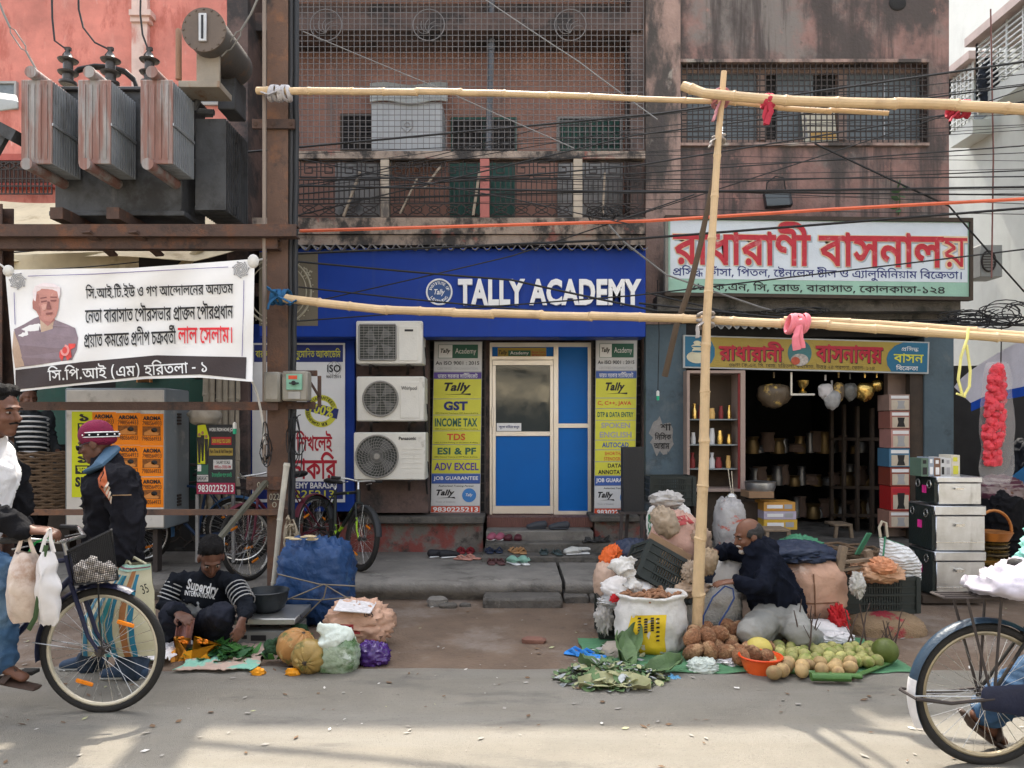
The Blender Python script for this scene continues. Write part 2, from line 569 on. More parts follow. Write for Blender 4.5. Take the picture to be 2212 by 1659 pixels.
# Bengali letter outlines (advance, contours) and the lines of writing made of them
BG=[(266,[[20,0,19,110,-2,110,-2,112,-2,124,16,124,4,140,16,160,26,170,42,180,54,183,72,183,86,180,102,174,116,165,139,148,140,146,132,136,98,160,84,166,70,169,60,169,48,166,38,160,30,152,22,140,21,138,22,136,32,124,54,124,55,112,54,110,34,110,34,0]]),
(682,[[102,0,102,64,92,74,84,75,79,70,59,38,54,31,48,27,40,25,28,27,20,32,9,46,8,49,18,56,28,43,34,41,42,42,50,50,54,58,51,74,47,84,40,91,28,96,8,100,10,110,-2,110,-2,124,138,124,138,110,117,110,117,0],[63,74,72,86,80,90,90,89,102,81,102,82,102,110,74,110,25,110,42,105,51,100,59,90]]),
(268,[[23,-2,18,0,16,4,14,9,15,18,21,23,31,24,36,21,38,18,39,14,38,5,33,-1]]),
(1158,[[144,0,131,20,114,34,102,24,92,20,82,18,70,18,60,20,50,24,39,32,30,40,21,54,10,76,6,89,20,93,30,68,41,50,54,39,66,34,74,33,84,34,92,36,97,40,102,44,105,50,106,58,105,70,100,78,94,84,88,86,80,86,74,83,71,78,72,66,58,63,55,70,54,80,57,88,68,98,65,102,60,107,52,110,-2,110,-2,124,10,124,182,124,190,121,198,113,198,137,208,138,212,125,234,124,233,110,213,110,213,0,197,0,197,96,193,104,186,109,180,110,160,110,160,0],[144,24,144,110,78,110,84,100,94,99,102,96,110,90,114,84,119,74,121,68,121,58,120,48,132,37]]),
(530,[[98,-12,76,3,54,16,36,23,10,31,12,44,36,41,58,43,70,49,74,53,77,60,76,71,72,78,62,84,50,86,40,85,34,83,30,78,31,68,16,65,14,75,16,86,22,93,33,99,27,106,18,110,-2,110,-2,124,72,125,70,134,64,138,58,140,30,140,20,142,12,145,6,150,1,157,-2,169,-1,182,12,181,14,181,13,171,14,165,16,161,20,157,30,155,58,154,72,151,78,147,82,143,85,136,86,124,108,124,108,110,43,110,50,100,68,97,80,91,87,84,91,76,93,68,93,61,91,53,86,43,72,34,55,29,80,17,107,-1,108,-2]]),
(567,[[42,5,34,7,28,12,23,17,20,24,19,33,19,109,-2,110,-2,124,78,125,79,128,76,135,70,139,28,141,14,146,6,153,3,159,1,167,2,182,17,181,17,165,20,160,24,157,40,154,70,154,82,150,88,145,91,140,94,125,100,125,115,124,114,110,34,109,34,37,35,28,40,22,50,19,64,23,77,33,86,48,88,62,86,68,78,73,64,72,62,86,70,88,80,88,92,84,101,75,103,64,103,52,100,42,94,31,86,22,76,14,66,8,52,5]]),
(712,[[76,5,62,8,52,13,44,19,34,28,20,51,11,74,6,92,21,96,30,67,37,51,44,40,56,28,72,21,78,20,94,21,102,24,108,28,113,35,116,44,116,55,112,68,110,70,102,59,88,50,76,49,68,51,62,56,57,63,56,77,56,110,-2,110,-2,123,-2,125,90,125,102,125,100,133,94,139,88,140,46,140,36,142,26,147,20,152,16,160,15,168,15,181,16,183,30,181,30,170,31,163,38,157,52,154,88,154,98,153,106,149,111,144,115,136,116,125,144,125,144,123,144,110,71,109,71,71,73,65,78,63,86,65,95,72,106,86,118,89,123,80,128,69,131,57,131,49,131,41,128,30,124,23,118,16,108,10,100,7,90,5]]),
(260,[]),
(738,[[83,9,72,11,59,16,48,23,37,34,27,48,19,63,6,101,18,105,21,105,32,73,39,59,47,46,56,36,67,29,86,24,96,24,108,27,114,31,118,37,120,48,117,57,110,63,96,57,90,70,107,79,114,84,116,88,118,96,118,102,112,109,107,111,97,111,83,107,73,100,67,91,68,83,77,79,73,65,72,64,60,69,53,76,50,84,52,95,58,105,69,115,82,122,94,125,109,125,118,123,126,117,132,108,134,97,133,89,130,80,123,72,132,61,136,52,136,38,133,29,126,20,114,13,98,9]]),
(656,[[97,0,97,78,92,84,78,100,65,109,57,111,48,111,41,109,34,104,25,94,39,97,54,96,64,88,69,76,68,66,61,52,51,43,37,35,26,48,47,60,52,68,53,74,52,78,48,82,42,83,32,83,21,79,5,92,17,109,28,119,36,123,47,126,56,126,68,123,82,115,97,100,97,138,107,138,113,124,133,124,133,110,112,110,112,0]]),
(620,[[90,0,90,78,89,80,76,94,62,106,50,111,36,110,28,104,25,98,24,92,26,84,31,78,36,75,54,71,55,64,54,55,32,59,19,68,10,80,8,96,12,108,20,118,26,122,32,125,46,126,58,124,70,118,78,111,90,100,90,138,100,138,106,124,126,124,126,110,105,110,105,0]]),
(346,[[46,-1,34,3,27,8,20,16,13,30,10,46,11,68,16,82,26,98,41,110,-2,110,-2,112,-2,124,44,124,70,124,71,112,70,110,58,107,50,101,40,92,34,84,29,74,26,62,26,48,27,36,32,26,40,17,48,14,54,14,60,14,70,18,76,6,72,3,64,0]]),
(896,[[148,-1,143,17,140,40,141,59,146,79,136,73,116,60,86,35,75,43,75,60,64,71,50,79,42,81,34,80,28,75,26,69,26,63,28,59,40,50,32,37,20,45,11,56,9,64,9,71,13,82,18,87,24,91,34,95,42,95,52,93,59,90,74,78,75,109,74,110,20,110,-2,110,-2,124,181,124,180,110,92,110,90,109,90,58,116,78,129,86,152,96,154,96,166,85,159,67,156,47,157,25,163,2]]),
(266,[[20,0,19,94,12,106,6,109,-2,110,-2,124,2,124,8,123,14,119,19,114,19,136,20,138,22,138,30,137,34,124,54,124,55,112,54,110,34,110,34,0]]),
(731,[[112,0,112,64,101,74,96,76,86,74,82,72,80,68,80,54,68,53,62,68,54,76,46,79,40,79,30,75,26,68,26,60,27,56,34,47,48,40,42,26,31,30,21,38,14,46,10,54,9,68,11,76,19,86,28,91,36,93,50,93,62,88,72,80,78,87,90,90,100,89,112,82,112,110,110,110,-2,110,-2,124,148,124,148,110,127,110,127,0]]),
(604,[[86,0,86,42,74,56,62,64,52,69,40,70,32,67,27,62,26,54,28,46,34,41,43,36,36,23,28,26,18,34,13,40,9,52,9,60,13,70,20,78,26,82,40,85,58,82,72,75,86,61,86,82,86,110,-2,110,-2,112,-2,124,122,124,122,110,102,110,102,0]]),
(596,[[34,-1,30,1,26,5,25,13,30,21,36,23,40,22,44,21,48,16,49,7,47,3,42,0],[86,0,73,17,56,33,34,44,16,49,8,67,24,78,46,89,84,103,85,109,24,110,-2,110,-2,125,121,124,121,110,100,109,100,1,100,0],[84,23,85,87,45,71,27,61,44,55,62,46,74,36]]),
(893,[[144,0,131,20,114,34,104,25,96,21,82,18,70,18,60,20,50,24,40,30,32,38,18,58,6,88,20,93,32,64,43,48,54,39,68,34,84,34,96,38,102,44,106,58,104,72,100,78,94,84,88,86,80,86,73,82,71,76,72,66,58,63,56,65,54,74,55,84,59,90,68,98,64,104,60,107,52,110,-2,110,-2,124,180,124,180,110,160,110,160,0],[144,24,144,110,78,110,84,100,94,99,102,96,110,90,114,84,119,74,121,68,121,58,120,48,132,37]]),
(255,[[-2,-10,-6,3,7,8,15,13,20,19,22,25,23,39,16,73,16,84,19,97,27,110,-2,111,-2,123,-1,124,18,124,52,124,53,111,46,110,42,106,35,97,32,88,32,73,38,38,38,23,35,14,30,6,23,0,12,-6]]),
(707,[[74,10,64,12,50,18,41,26,33,34,25,44,17,60,9,82,6,93,21,96,30,70,42,46,54,34,68,27,76,25,86,25,102,30,110,38,113,44,115,58,114,64,109,76,100,83,92,86,82,85,76,81,74,74,75,64,60,61,58,70,58,78,62,89,70,96,82,100,94,100,106,97,114,91,123,82,127,74,130,62,130,48,128,40,123,28,116,22,108,16,100,12,90,10],[-2,110,-2,124,142,124,142,110]]),
(622,[[90,0,90,22,89,24,74,43,66,50,56,55,48,56,40,55,34,52,30,46,30,38,32,32,36,28,48,22,44,7,28,14,18,24,13,38,13,46,16,55,22,63,28,66,44,72,39,86,28,94,8,100,10,110,-2,110,-2,124,126,124,126,110,105,110,105,0],[89,46,90,46,90,110,28,110,28,109,40,105,50,98,56,88,60,68,68,65,76,60]]),
(596,[[86,0,74,16,56,32,38,42,16,49,8,68,40,86,84,103,85,110,26,110,-2,110,-2,124,121,124,121,110,100,110,100,0],[84,24,85,24,84,87,64,80,44,71,28,62,27,60,46,54,62,46,73,36]]),
(716,[[109,0,108,74,97,88,45,39,34,50,39,56,43,64,44,70,42,75,38,79,33,80,25,79,20,76,5,90,22,110,32,118,42,123,54,126,63,126,73,124,82,120,91,114,109,94,109,138,119,138,125,124,145,124,145,110,124,110,124,0],[57,72,58,71,87,98,82,104,73,109,64,111,54,111,46,109,39,105,25,92,37,93,48,90,55,82]]),
(266,[[20,0,19,110,-1,110,-2,112,-2,124,19,124,18,132,14,138,8,140,-43,140,-52,142,-60,146,-67,152,-71,158,-73,174,-71,182,-59,182,-57,180,-57,166,-54,161,-50,157,-38,154,1,154,17,153,25,149,29,144,32,138,35,124,55,124,55,110,34,110,34,0]]),
(721,[[76,9,62,12,52,17,40,26,33,33,24,46,18,59,8,84,6,93,20,97,32,66,44,44,50,37,58,31,74,25,88,24,98,26,108,31,113,37,117,46,118,56,114,72,112,76,110,74,102,66,90,59,80,57,72,57,64,59,57,63,51,72,50,84,53,95,54,97,70,93,66,82,67,76,72,72,78,71,86,73,92,77,106,93,118,95,125,84,131,69,133,58,132,43,129,34,122,23,112,15,102,11,92,9],[-2,110,-2,124,146,124,146,110]]),
(755,[[118,-9,109,4,100,8,86,8,52,5,40,6,28,10,22,13,15,20,11,27,9,36,9,50,11,57,24,56,26,55,25,39,26,33,29,28,36,23,48,20,60,20,94,23,106,20,116,13,117,72,106,87,54,39,48,44,41,50,48,57,51,63,52,69,50,75,46,78,40,80,28,76,13,90,19,99,34,114,46,121,58,125,70,126,80,124,96,115,108,105,116,94,118,138,127,137,132,124,152,124,152,110,132,110,132,-8],[65,71,95,99,88,105,80,109,72,111,60,111,48,105,32,91,44,93,56,90,63,82]]),
(930,[[78,0,64,3,52,8,42,15,34,23,25,36,17,50,6,82,6,84,21,88,34,52,45,34,54,25,70,17,82,15,92,15,100,17,108,20,112,24,114,30,114,40,108,48,106,49,92,43,86,56,86,57,104,64,110,70,113,76,113,82,110,86,106,90,100,91,84,90,74,85,66,78,63,74,63,70,64,67,73,64,69,50,60,52,50,59,47,68,48,78,52,84,62,95,74,101,86,105,98,106,114,103,124,95,128,85,134,90,144,94,152,95,164,93,172,88,174,84,179,74,178,62,172,50,162,42,148,37,147,38,143,50,154,55,161,60,164,66,163,74,158,79,152,81,144,80,136,76,119,58,127,48,131,38,130,26,126,16,118,8,108,3,94,0],[-2,110,-2,124,188,124,188,110]]),
(596,[[85,0,75,14,58,31,39,42,16,48,7,68,34,82,26,92,23,98,23,110,26,118,32,122,39,125,58,125,57,110,46,110,39,106,38,100,41,94,48,89,85,104,85,124,121,124,121,110,100,110,100,0],[84,24,85,24,85,86,82,87,71,83,45,71,31,64,27,60,42,56,63,45,74,36]]),
(626,[[32,-1,28,1,25,5,24,13,30,21,36,23,38,22,42,21,47,16,48,7,46,3,42,0],[92,0,74,18,60,29,42,37,16,43,10,59,10,61,50,83,30,95,10,100,14,110,-2,110,-2,116,-2,125,127,124,127,110,106,109,106,1,106,0],[90,21,91,21,91,109,32,110,32,109,55,96,67,86,68,75,29,55,48,50,62,43,76,35]]),
(807,[[84,0,72,16,54,33,36,43,16,49,8,68,38,84,82,102,82,110,-2,110,-2,124,136,124,162,124,162,110,100,110,98,110,98,104,100,102,114,99,124,95,134,89,144,80,150,70,152,62,152,54,150,46,144,38,136,33,128,32,114,32,114,46,128,47,132,49,137,58,136,64,131,74,122,80,110,85,98,87,98,0],[83,24,84,24,82,86,44,70,30,63,27,60,42,56,58,47,70,38]]),
(712,[[76,5,62,8,52,13,44,19,34,28,20,51,11,74,6,92,21,96,30,67,37,51,44,40,56,28,72,21,78,20,94,21,100,23,108,28,113,35,116,43,116,55,114,63,110,70,96,55,84,49,74,49,66,52,60,58,56,68,56,109,36,110,-2,110,-2,125,144,125,144,123,144,110,71,109,71,71,73,65,78,63,86,65,95,72,106,86,118,89,123,80,128,69,131,57,131,49,131,41,128,30,124,23,118,16,108,10,100,7,90,5]]),
(603,[[90,-1,84,18,82,43,83,62,88,79,76,73,60,62,28,36,16,43,16,109,16,110,-2,110,-2,123,-2,124,102,124,122,124,123,111,122,110,32,110,32,109,32,58,44,69,58,79,70,86,92,96,96,97,108,84,100,66,97,45,98,26,104,2]]),
(266,[[19,0,19,110,-1,110,-2,112,-2,124,19,124,18,134,15,142,11,148,4,155,-9,163,-33,169,-56,170,-69,169,-82,166,-88,160,-88,156,-83,153,-50,153,-34,150,-28,146,-23,140,-20,132,-20,124,-33,123,-37,135,-42,138,-49,138,-75,138,-88,140,-95,142,-100,146,-103,152,-104,158,-102,166,-97,173,-92,176,-75,182,-59,183,-26,182,-8,178,11,169,19,162,26,154,32,142,35,124,55,124,55,110,34,110,34,0]]),
(567,[[42,5,34,7,28,12,23,17,20,24,19,33,19,109,-2,110,-2,124,114,125,115,110,104,110,34,109,36,103,43,94,52,88,66,85,86,84,94,81,100,75,103,64,103,52,100,42,94,31,86,22,76,14,66,8,52,5],[47,19,60,21,72,29,82,40,87,51,88,60,84,67,78,70,60,71,46,76,34,85,35,30,37,24,40,22]]),
(930,[[108,0,106,8,103,12,94,17,84,17,62,14,48,14,28,18,22,22,15,28,11,38,9,48,9,58,11,70,24,69,26,68,25,54,26,42,30,36,36,31,52,29,78,32,92,32,102,29,108,22,109,78,106,88,100,91,88,91,74,83,66,74,66,66,68,62,72,60,84,60,86,48,78,45,64,47,56,50,52,56,49,66,50,74,54,82,62,92,72,100,82,104,98,106,108,104,114,101,120,96,123,90,124,70,136,80,148,85,162,84,172,77,178,68,179,56,176,46,172,40,161,32,148,27,143,42,154,45,160,49,163,54,164,62,161,68,154,71,148,71,140,68,131,60,124,48,124,0],[-2,110,-2,124,188,124,188,110]]),
(0,[[-41,129,-50,142,13,182,15,182,22,172,21,171]]),
(379,[[39,0,39,124,54,124,55,0]]),
(419,[[52,-27,41,-10,29,16,23,46,22,78,24,96,29,116,41,142,51,158,66,158,67,158,55,138,46,114,42,98,39,76,40,46,46,18,56,-6,67,-26]]),
(758,[[119,0,113,10,108,15,102,17,90,17,66,14,51,14,31,18,21,24,15,30,11,40,9,52,9,62,12,75,25,74,27,72,25,62,26,44,31,36,37,32,54,29,67,29,84,32,98,32,110,29,118,22,118,98,116,106,112,110,100,111,87,107,77,100,69,88,66,80,68,72,74,69,87,69,88,55,74,54,64,56,55,62,52,68,51,76,52,88,58,100,69,112,80,120,93,125,105,126,119,123,128,116,132,108,133,98,133,0]]),
(419,[[18,-27,17,-26,26,-12,34,6,41,30,44,52,44,80,38,112,30,134,17,158,33,158,47,134,55,114,61,82,61,48,59,34,54,14,43,-12,33,-27]]),
(530,[[98,-12,76,3,54,16,36,23,10,31,12,44,28,41,44,41,58,43,66,46,72,50,75,55,77,60,77,68,75,74,68,81,58,85,46,86,36,84,32,82,30,76,30,68,16,65,14,75,16,86,22,93,33,99,27,106,18,110,-2,110,-2,123,-2,124,108,124,108,110,43,110,50,100,68,97,80,91,87,84,91,76,93,68,93,61,91,53,86,43,72,34,55,29,80,17,107,-1,108,-2]]),
(340,[[10,51,10,67,57,67,57,51]]),
(592,[[50,0,41,2,35,5,27,14,25,20,25,28,30,39,38,46,46,49,47,48,52,34,43,30,41,24,44,18,54,15,67,16,75,20,81,28,83,38,81,48,74,56,36,86,30,92,26,99,25,104,26,112,30,120,35,126,48,120,43,110,44,100,49,94,81,71,89,63,95,54,98,44,99,34,97,24,92,16,88,11,80,5,70,1]]),
(779,[[90,-23,80,-15,68,-7,52,-2,40,1,32,16,38,20,58,31,88,43,88,79,76,73,60,62,28,36,16,43,16,109,16,110,-2,110,-2,124,156,124,158,123,158,111,132,110,32,110,32,109,32,58,44,69,58,79,78,90,94,97,104,87,104,49,136,58,147,47,142,32,141,19,141,2,145,-16,131,-19,126,8,126,27,128,42,105,34,104,-23],[88,-6,90,-6,88,29,64,18,51,12,70,5]]),
(0,[[-32,137,-42,140,-52,146,-59,158,-62,172,-48,174,-46,162,-40,154,-30,150,-22,151,-16,153,-10,158,-7,166,-6,174,-4,174,8,172,6,160,1,150,-5,144,-12,139,-20,137],[-30,158,-35,162,-36,168,-35,170,-32,174,-24,174,-19,172,-18,164,-20,160,-24,158]]),
(263,[[10,-24,18,23,38,23,39,20,36,10,23,-23]]),
(565,[[52,-2,42,1,34,5,29,10,25,18,24,28,25,36,30,44,40,53,29,57,20,62,15,67,11,74,9,83,9,91,11,99,18,110,-2,111,-2,124,79,125,76,135,68,139,30,141,20,143,14,147,7,153,3,162,2,176,4,182,18,181,17,169,19,163,22,159,32,155,44,154,62,154,78,152,84,148,89,143,92,135,94,124,114,124,115,123,114,110,89,110,95,97,95,86,93,77,88,69,80,62,48,43,42,37,39,29,41,19,48,14,56,12,66,12,78,15,84,19,88,25,88,31,81,38,90,49,98,44,103,37,104,27,102,18,94,9,84,2,68,-2],[48,67,58,68,66,71,67,72,38,90,26,96,24,88,26,80,28,75,34,71,40,68],[75,82,78,81,78,83,80,93,78,101,73,106,62,110,50,111,42,109,36,107,36,106,54,96]]),
(0,[[9,-54,-23,-31,-31,-44,-40,-50,-54,-53,-69,-51,-80,-43,-84,-35,-83,-23,-78,-15,-71,-11,-62,-8,-47,-8,-35,-11,-34,2,-20,2,-19,-18,-5,-26,18,-44],[-59,-41,-48,-39,-43,-36,-39,-31,-36,-25,-48,-21,-58,-20,-63,-21,-69,-27,-70,-33,-68,-37,-65,-39]]),
(592,[[55,0,45,2,33,7,24,13,18,20,14,28,10,42,10,56,12,66,16,74,27,90,37,99,56,112,82,126,90,116,89,113,87,106,89,98,95,92,106,91,113,80,92,67,84,59,79,50,79,40,83,34,87,30,93,29,105,29,112,12,99,6,86,2,72,0],[59,14,72,14,89,18,73,24,68,30,64,38,64,52,67,60,72,67,88,82,79,88,74,96,73,105,61,98,46,87,33,72,27,56,27,38,32,28,37,22,43,18]]),
(592,[[37,0,32,14,45,20,49,26,51,36,49,42,46,46,40,49,28,48,24,45,22,42,23,30,9,27,6,36,7,48,13,57,23,62,38,63,51,60,61,52,66,42,65,26,59,16,67,16,76,19,85,24,91,30,95,40,94,50,92,56,86,62,78,67,63,72,32,82,16,90,10,96,8,102,8,112,12,120,16,126,23,123,29,120,24,110,25,105,28,101,39,96,73,86,89,79,104,68,110,56,112,44,110,32,106,24,98,14,87,8,73,3,52,0]]),
(592,[[102,-5,80,11,60,23,42,30,13,37,16,51,38,47,64,48,76,52,81,56,84,63,84,71,78,78,70,83,38,91,32,95,27,100,25,107,26,113,30,121,34,126,46,119,42,111,43,107,46,104,80,95,88,90,95,84,99,76,100,68,100,62,96,52,84,41,78,38,65,34,86,24,110,6,110,5]]),
(592,[[50,0,36,3,26,8,18,16,14,22,12,36,14,42,17,48,26,58,39,66,26,73,20,79,16,84,15,94,17,104,19,108,31,118,47,124,68,124,77,123,88,119,97,112,102,104,104,92,100,82,92,73,79,66,93,59,102,50,106,40,105,26,103,20,98,12,88,5,68,0],[53,14,65,14,78,17,85,22,89,28,90,36,87,44,81,50,66,57,59,58,45,54,36,48,30,40,29,32,32,24,41,17],[56,74,60,73,65,74,78,80,85,86,87,92,87,98,82,105,73,109,62,110,50,110,40,107,33,101,31,96,32,90,36,83,43,78]]),
(438,[[72,-8,48,23,35,36,15,50,24,62,26,62,43,50,59,34,78,9,84,-2],[38,70,28,74,21,80,17,88,16,102,20,112,27,120,37,124,48,124,57,122,66,114,71,103,72,91,67,81,61,75,49,70],[40,83,46,83,52,85,58,92,58,98,56,105,53,109,48,111,43,112,37,110,32,106,30,101,31,90,34,86]]),
(723,[[78,0,64,3,52,8,42,15,34,24,25,36,17,50,8,74,6,84,20,88,33,54,45,34,54,25,62,20,70,17,82,15,92,15,100,17,108,20,112,24,115,34,112,44,106,49,92,43,86,56,86,57,106,65,112,72,113,76,112,84,108,88,104,91,88,91,76,86,68,80,63,74,64,68,73,64,68,50,58,53,50,59,47,68,49,80,54,87,66,97,78,103,94,106,108,105,116,102,124,96,128,88,129,82,128,72,124,64,119,58,127,48,131,38,130,26,127,18,118,8,108,3,94,0],[-2,110,-2,124,146,124,147,112,146,110]]),
(677,[[102,0,101,90,98,96,90,105,78,111,65,110,57,104,55,92,59,84,67,78,82,74,81,60,72,61,60,65,50,72,46,79,41,72,32,64,23,61,12,60,10,62,10,75,20,76,28,79,34,86,36,90,36,98,34,102,31,107,26,110,15,111,0,110,-2,124,9,126,19,126,31,123,37,118,46,109,54,120,59,123,69,126,77,126,87,123,94,119,101,112,102,138,112,137,117,124,137,124,137,110,116,110,116,0]]),
(696,[[105,0,89,19,73,32,54,42,33,48,29,66,45,68,56,71,64,75,71,80,74,86,75,94,74,102,71,106,70,107,65,100,55,91,49,88,39,86,27,87,20,90,14,96,10,104,10,114,14,125,29,122,26,114,26,108,29,102,34,100,43,101,49,104,58,112,63,122,73,125,80,120,87,107,90,100,90,90,89,84,85,76,72,64,52,56,67,51,81,43,92,34,104,21,105,138,115,137,120,124,141,124,141,110,120,110,120,0]]),
(838,[[90,0,73,18,60,28,42,36,16,43,10,60,26,71,50,82,49,84,32,94,10,100,14,110,-2,110,-2,124,170,124,170,112,168,110,32,110,56,96,67,86,68,76,29,56,60,44,74,34,88,21,90,102,110,101,130,95,142,88,150,81,157,68,158,60,158,52,156,46,152,40,146,35,140,32,120,32,119,34,120,46,134,47,140,50,143,56,142,66,137,74,127,80,116,85,104,86,104,0]]),
(917,[[152,-1,147,17,145,37,145,57,150,77,130,80,118,85,108,91,96,106,84,98,76,92,70,86,67,79,67,72,70,69,76,66,86,67,92,70,104,79,122,73,125,64,126,48,125,40,121,31,110,20,104,17,94,14,74,13,60,16,51,20,40,27,32,36,23,49,16,62,8,85,6,93,21,96,29,72,36,57,43,46,56,35,70,29,86,28,96,30,104,35,108,40,111,49,110,63,100,57,90,53,74,52,66,54,60,58,53,67,52,79,56,91,64,102,78,110,-2,110,-2,124,185,124,184,110,111,110,120,100,130,95,144,92,161,92,169,79,163,65,160,48,161,25,167,2]]),
(631,[[92,0,78,14,64,24,46,32,23,36,17,54,39,68,22,74,14,82,11,90,11,96,13,104,17,110,-2,110,-2,112,-2,124,6,124,128,124,128,110,107,110,107,0],[91,20,92,20,92,110,36,110,32,106,28,100,28,90,34,83,44,81,54,82,66,88,75,76,35,50,52,45,66,39,78,31]]),
(862,[[100,5,90,9,84,14,79,24,78,39,62,29,48,25,34,26,26,29,22,32,18,39,16,50,16,109,-2,110,-2,123,-2,125,126,125,174,124,174,110,93,109,94,105,100,97,112,88,122,85,146,84,155,79,159,75,162,68,162,52,159,42,153,31,138,16,130,11,118,6],[106,19,118,21,132,29,141,40,146,51,147,60,144,67,138,70,120,71,104,76,93,85,94,30,96,24,98,22],[39,39,50,39,58,42,67,48,75,57,78,66,77,75,70,79,60,79,46,81,32,89,32,49,34,42],[76,92,78,92,78,110,34,110,32,109,32,106,40,99,44,96,56,93]])]
BT={'b1':[0,1,2,3,4,2,0,5,2,4,6,7,8,7,9,10,7,3,11,12,13,14,11,15,16,7,17,15,18,19,20],'b2':[11,15,19,13,7,21,13,16,13,1,13,19,7,11,22,23,16,1,24,13,16,7,25,13,26,15,7,11,22,23,16,25,27,13,15],'b3':[25,28,13,19,7,29,20,11,16,30,7,25,31,32,22,7,33,34,21,19,35,32],'b4':[14,13,14,7,11,1,14,13,20,36],'b5':[0,1,2,0,22,2,3,4,7,37,38,20,39,7,40,0,16,19,14,13,7,41,7,42],'s1':[16,13,27,13,16,13,10,32,7,21,13,1,15,13,14,28],'s2':[25,0,1,43,7,29,44,13,1,13,45,7,0,22,19,14,45,7,11,46,15,11,14,1,7,46,32,14,7,8,7,38,18,13,14,47,0,20,0,15,28,13,20,7,0,21,11,34,19,13,36],'s3':[48,49,7,11,29,45,38,15,45,7,0,1,45,7,11,16,13,30,45,7,21,13,16,13,1,13,19,45,7,11,29,13,14,29,13,19,13,41,42,50,51],'y1':[16,13,27,13,16,13,15,32],'y2':[21,13,1,15,13,14,28],'y3':[48,49,15,52,7,11,29,45,38,15,45,7,0,1,2,7,11,16,13,30,45,7,40,0,16,19,14,13,45,7,21,13,16,13,1,13,19,45,7,6,53,16,7,50,51,7,22,16,9,10,13,45,7,11,29,13,14,41,7,42,50,51],'y4':[25,0,1,43],'y5':[21,13,1,15],'y6':[0,21,11,34,19,13],'p1':[21,13,16,13,1,13,11,19,7,5,18,13,0,14,7,17,15,47,11,20,13,0,31,19,7,17,18,13,29,13,11,30,0,20],'p2':[0,54,55,11,14,4],'p3':[33,13,29,0,16],'c1':[24,13,16,19,7,1,16,29,13,16,7,1,13,0,5,35,0,56,11,29,5],'d1':[57,47,11,19,13,7,21,13,0,40,11,16,7,16,13,55,47,15],'w1':[54,13],'w2':[0,15,0,1,29],'w3':[3,16,13,20],'a1':[58,15],'a2':[42],'j1':[6,59,20,13,27,18,0,20,29,7,22,13,11,54,7,33,13,29,0,16]}
# materials of the setting
M_road=mat('dusty_asphalt',(.225,.206,.172),.9,var=.14,vscale=2.2,bump=.7,bscale=190,
     layers=[((.25,.235,.205),.9,.42,.62,(.35,2.2,1),.8),((.12,.115,.105),70,.56,.66,(1,1,1),.55),((.13,.122,.11),2.2,.54,.7,(.5,1.6,1),.6),((.34,.32,.28),45,.62,.7,(1,1,1),.5),((.075,.07,.065),14,.69,.73,(1,1.6,1),.8)])
M_dirt=mat('trodden_earth',(.15,.106,.076),.95,var=.22,vscale=3,bump=.6,bscale=45,
     layers=[((.22,.18,.15),1.3,.48,.66),((.09,.065,.05),7,.58,.72,(1,1,1),.7),((.26,.22,.19),30,.64,.74,(1,1,1),.6)])
M_conc=mat('old_concrete',(.21,.195,.175),.92,var=.2,vscale=3.5,bump=.5,bscale=50,
     layers=[((.09,.083,.075),2.2,.5,.72),((.30,.28,.25),6,.58,.7,(1,1,1),.7),((.05,.048,.045),20,.64,.74,(1,1,1),.7)])
M_concd=mat('dark_mossy_concrete',(.12,.11,.098),.93,var=.25,vscale=5,bump=.7,bscale=38,
     layers=[((.045,.045,.04),3,.48,.66),((.21,.195,.17),9,.6,.72,(1,1,1),.7)])
M_redplinth=mat('worn_red_plaster',(.17,.155,.14),.9,var=.2,vscale=5,bump=.5,bscale=40,
      layers=[((.24,.07,.06),2.0,.47,.58),((.06,.055,.05),3.5,.52,.66)])
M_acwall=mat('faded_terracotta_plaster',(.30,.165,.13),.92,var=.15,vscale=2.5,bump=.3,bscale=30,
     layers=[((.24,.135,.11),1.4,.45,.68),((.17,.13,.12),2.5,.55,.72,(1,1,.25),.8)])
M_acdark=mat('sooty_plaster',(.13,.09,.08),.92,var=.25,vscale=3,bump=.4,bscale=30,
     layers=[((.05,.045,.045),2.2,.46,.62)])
M_ledge=mat('stained_ledge_plaster',(.34,.27,.22),.92,var=.2,vscale=6,bump=.5,bscale=40,
     layers=[((.055,.05,.047),3.2,.44,.6,(1,1,.7)),((.30,.11,.09),4,.6,.68,(1,1,1),.7)])
M_post=mat('cream_grimy_post',(.46,.39,.31),.9,var=.15,vscale=6,layers=[((.12,.105,.095),4,.5,.68,(1,1,.35))])
M_postp=mat('rose_painted_post',(.42,.15,.13),.85,var=.12,layers=[((.2,.08,.07),5,.55,.7)])
M_b2=mat('soot_stained_rose_plaster',(.27,.16,.14),.93,var=.22,vscale=4,bump=.45,bscale=28,
    layers=[((.21,.185,.17),.9,.45,.62),((.085,.07,.066),.8,.44,.58,(1.3,1,.75)),((.07,.058,.055),3.4,.47,.64,(1.5,1,.10),.9),
      ((.38,.2,.165),5,.6,.72,(1,1,.8),.7),((.10,.085,.08),12,.6,.7,(1,1,1),.6)])
M_b2l=mat('lime_stained_plaster',(.34,.235,.2),.93,var=.2,vscale=4,bump=.45,bscale=28,
   layers=[((.08,.07,.065),1.0,.46,.6,(1.6,1,.6)),((.42,.38,.33),3,.56,.68,(1,1,.6),.8),((.07,.06,.06),4,.53,.66,(1.5,1,.2),.8)])
M_pink=mat('salmon_limewash',(.60,.225,.18),.9,var=.22,vscale=2.2,bump=.2,bscale=30,
     layers=[((.70,.40,.34),1.3,.5,.72,(1,1,.5),.8),((.44,.13,.10),3,.52,.66,(1,1,.4),.8),((.74,.55,.48),5,.6,.72,(1.4,1,.3),.7)])
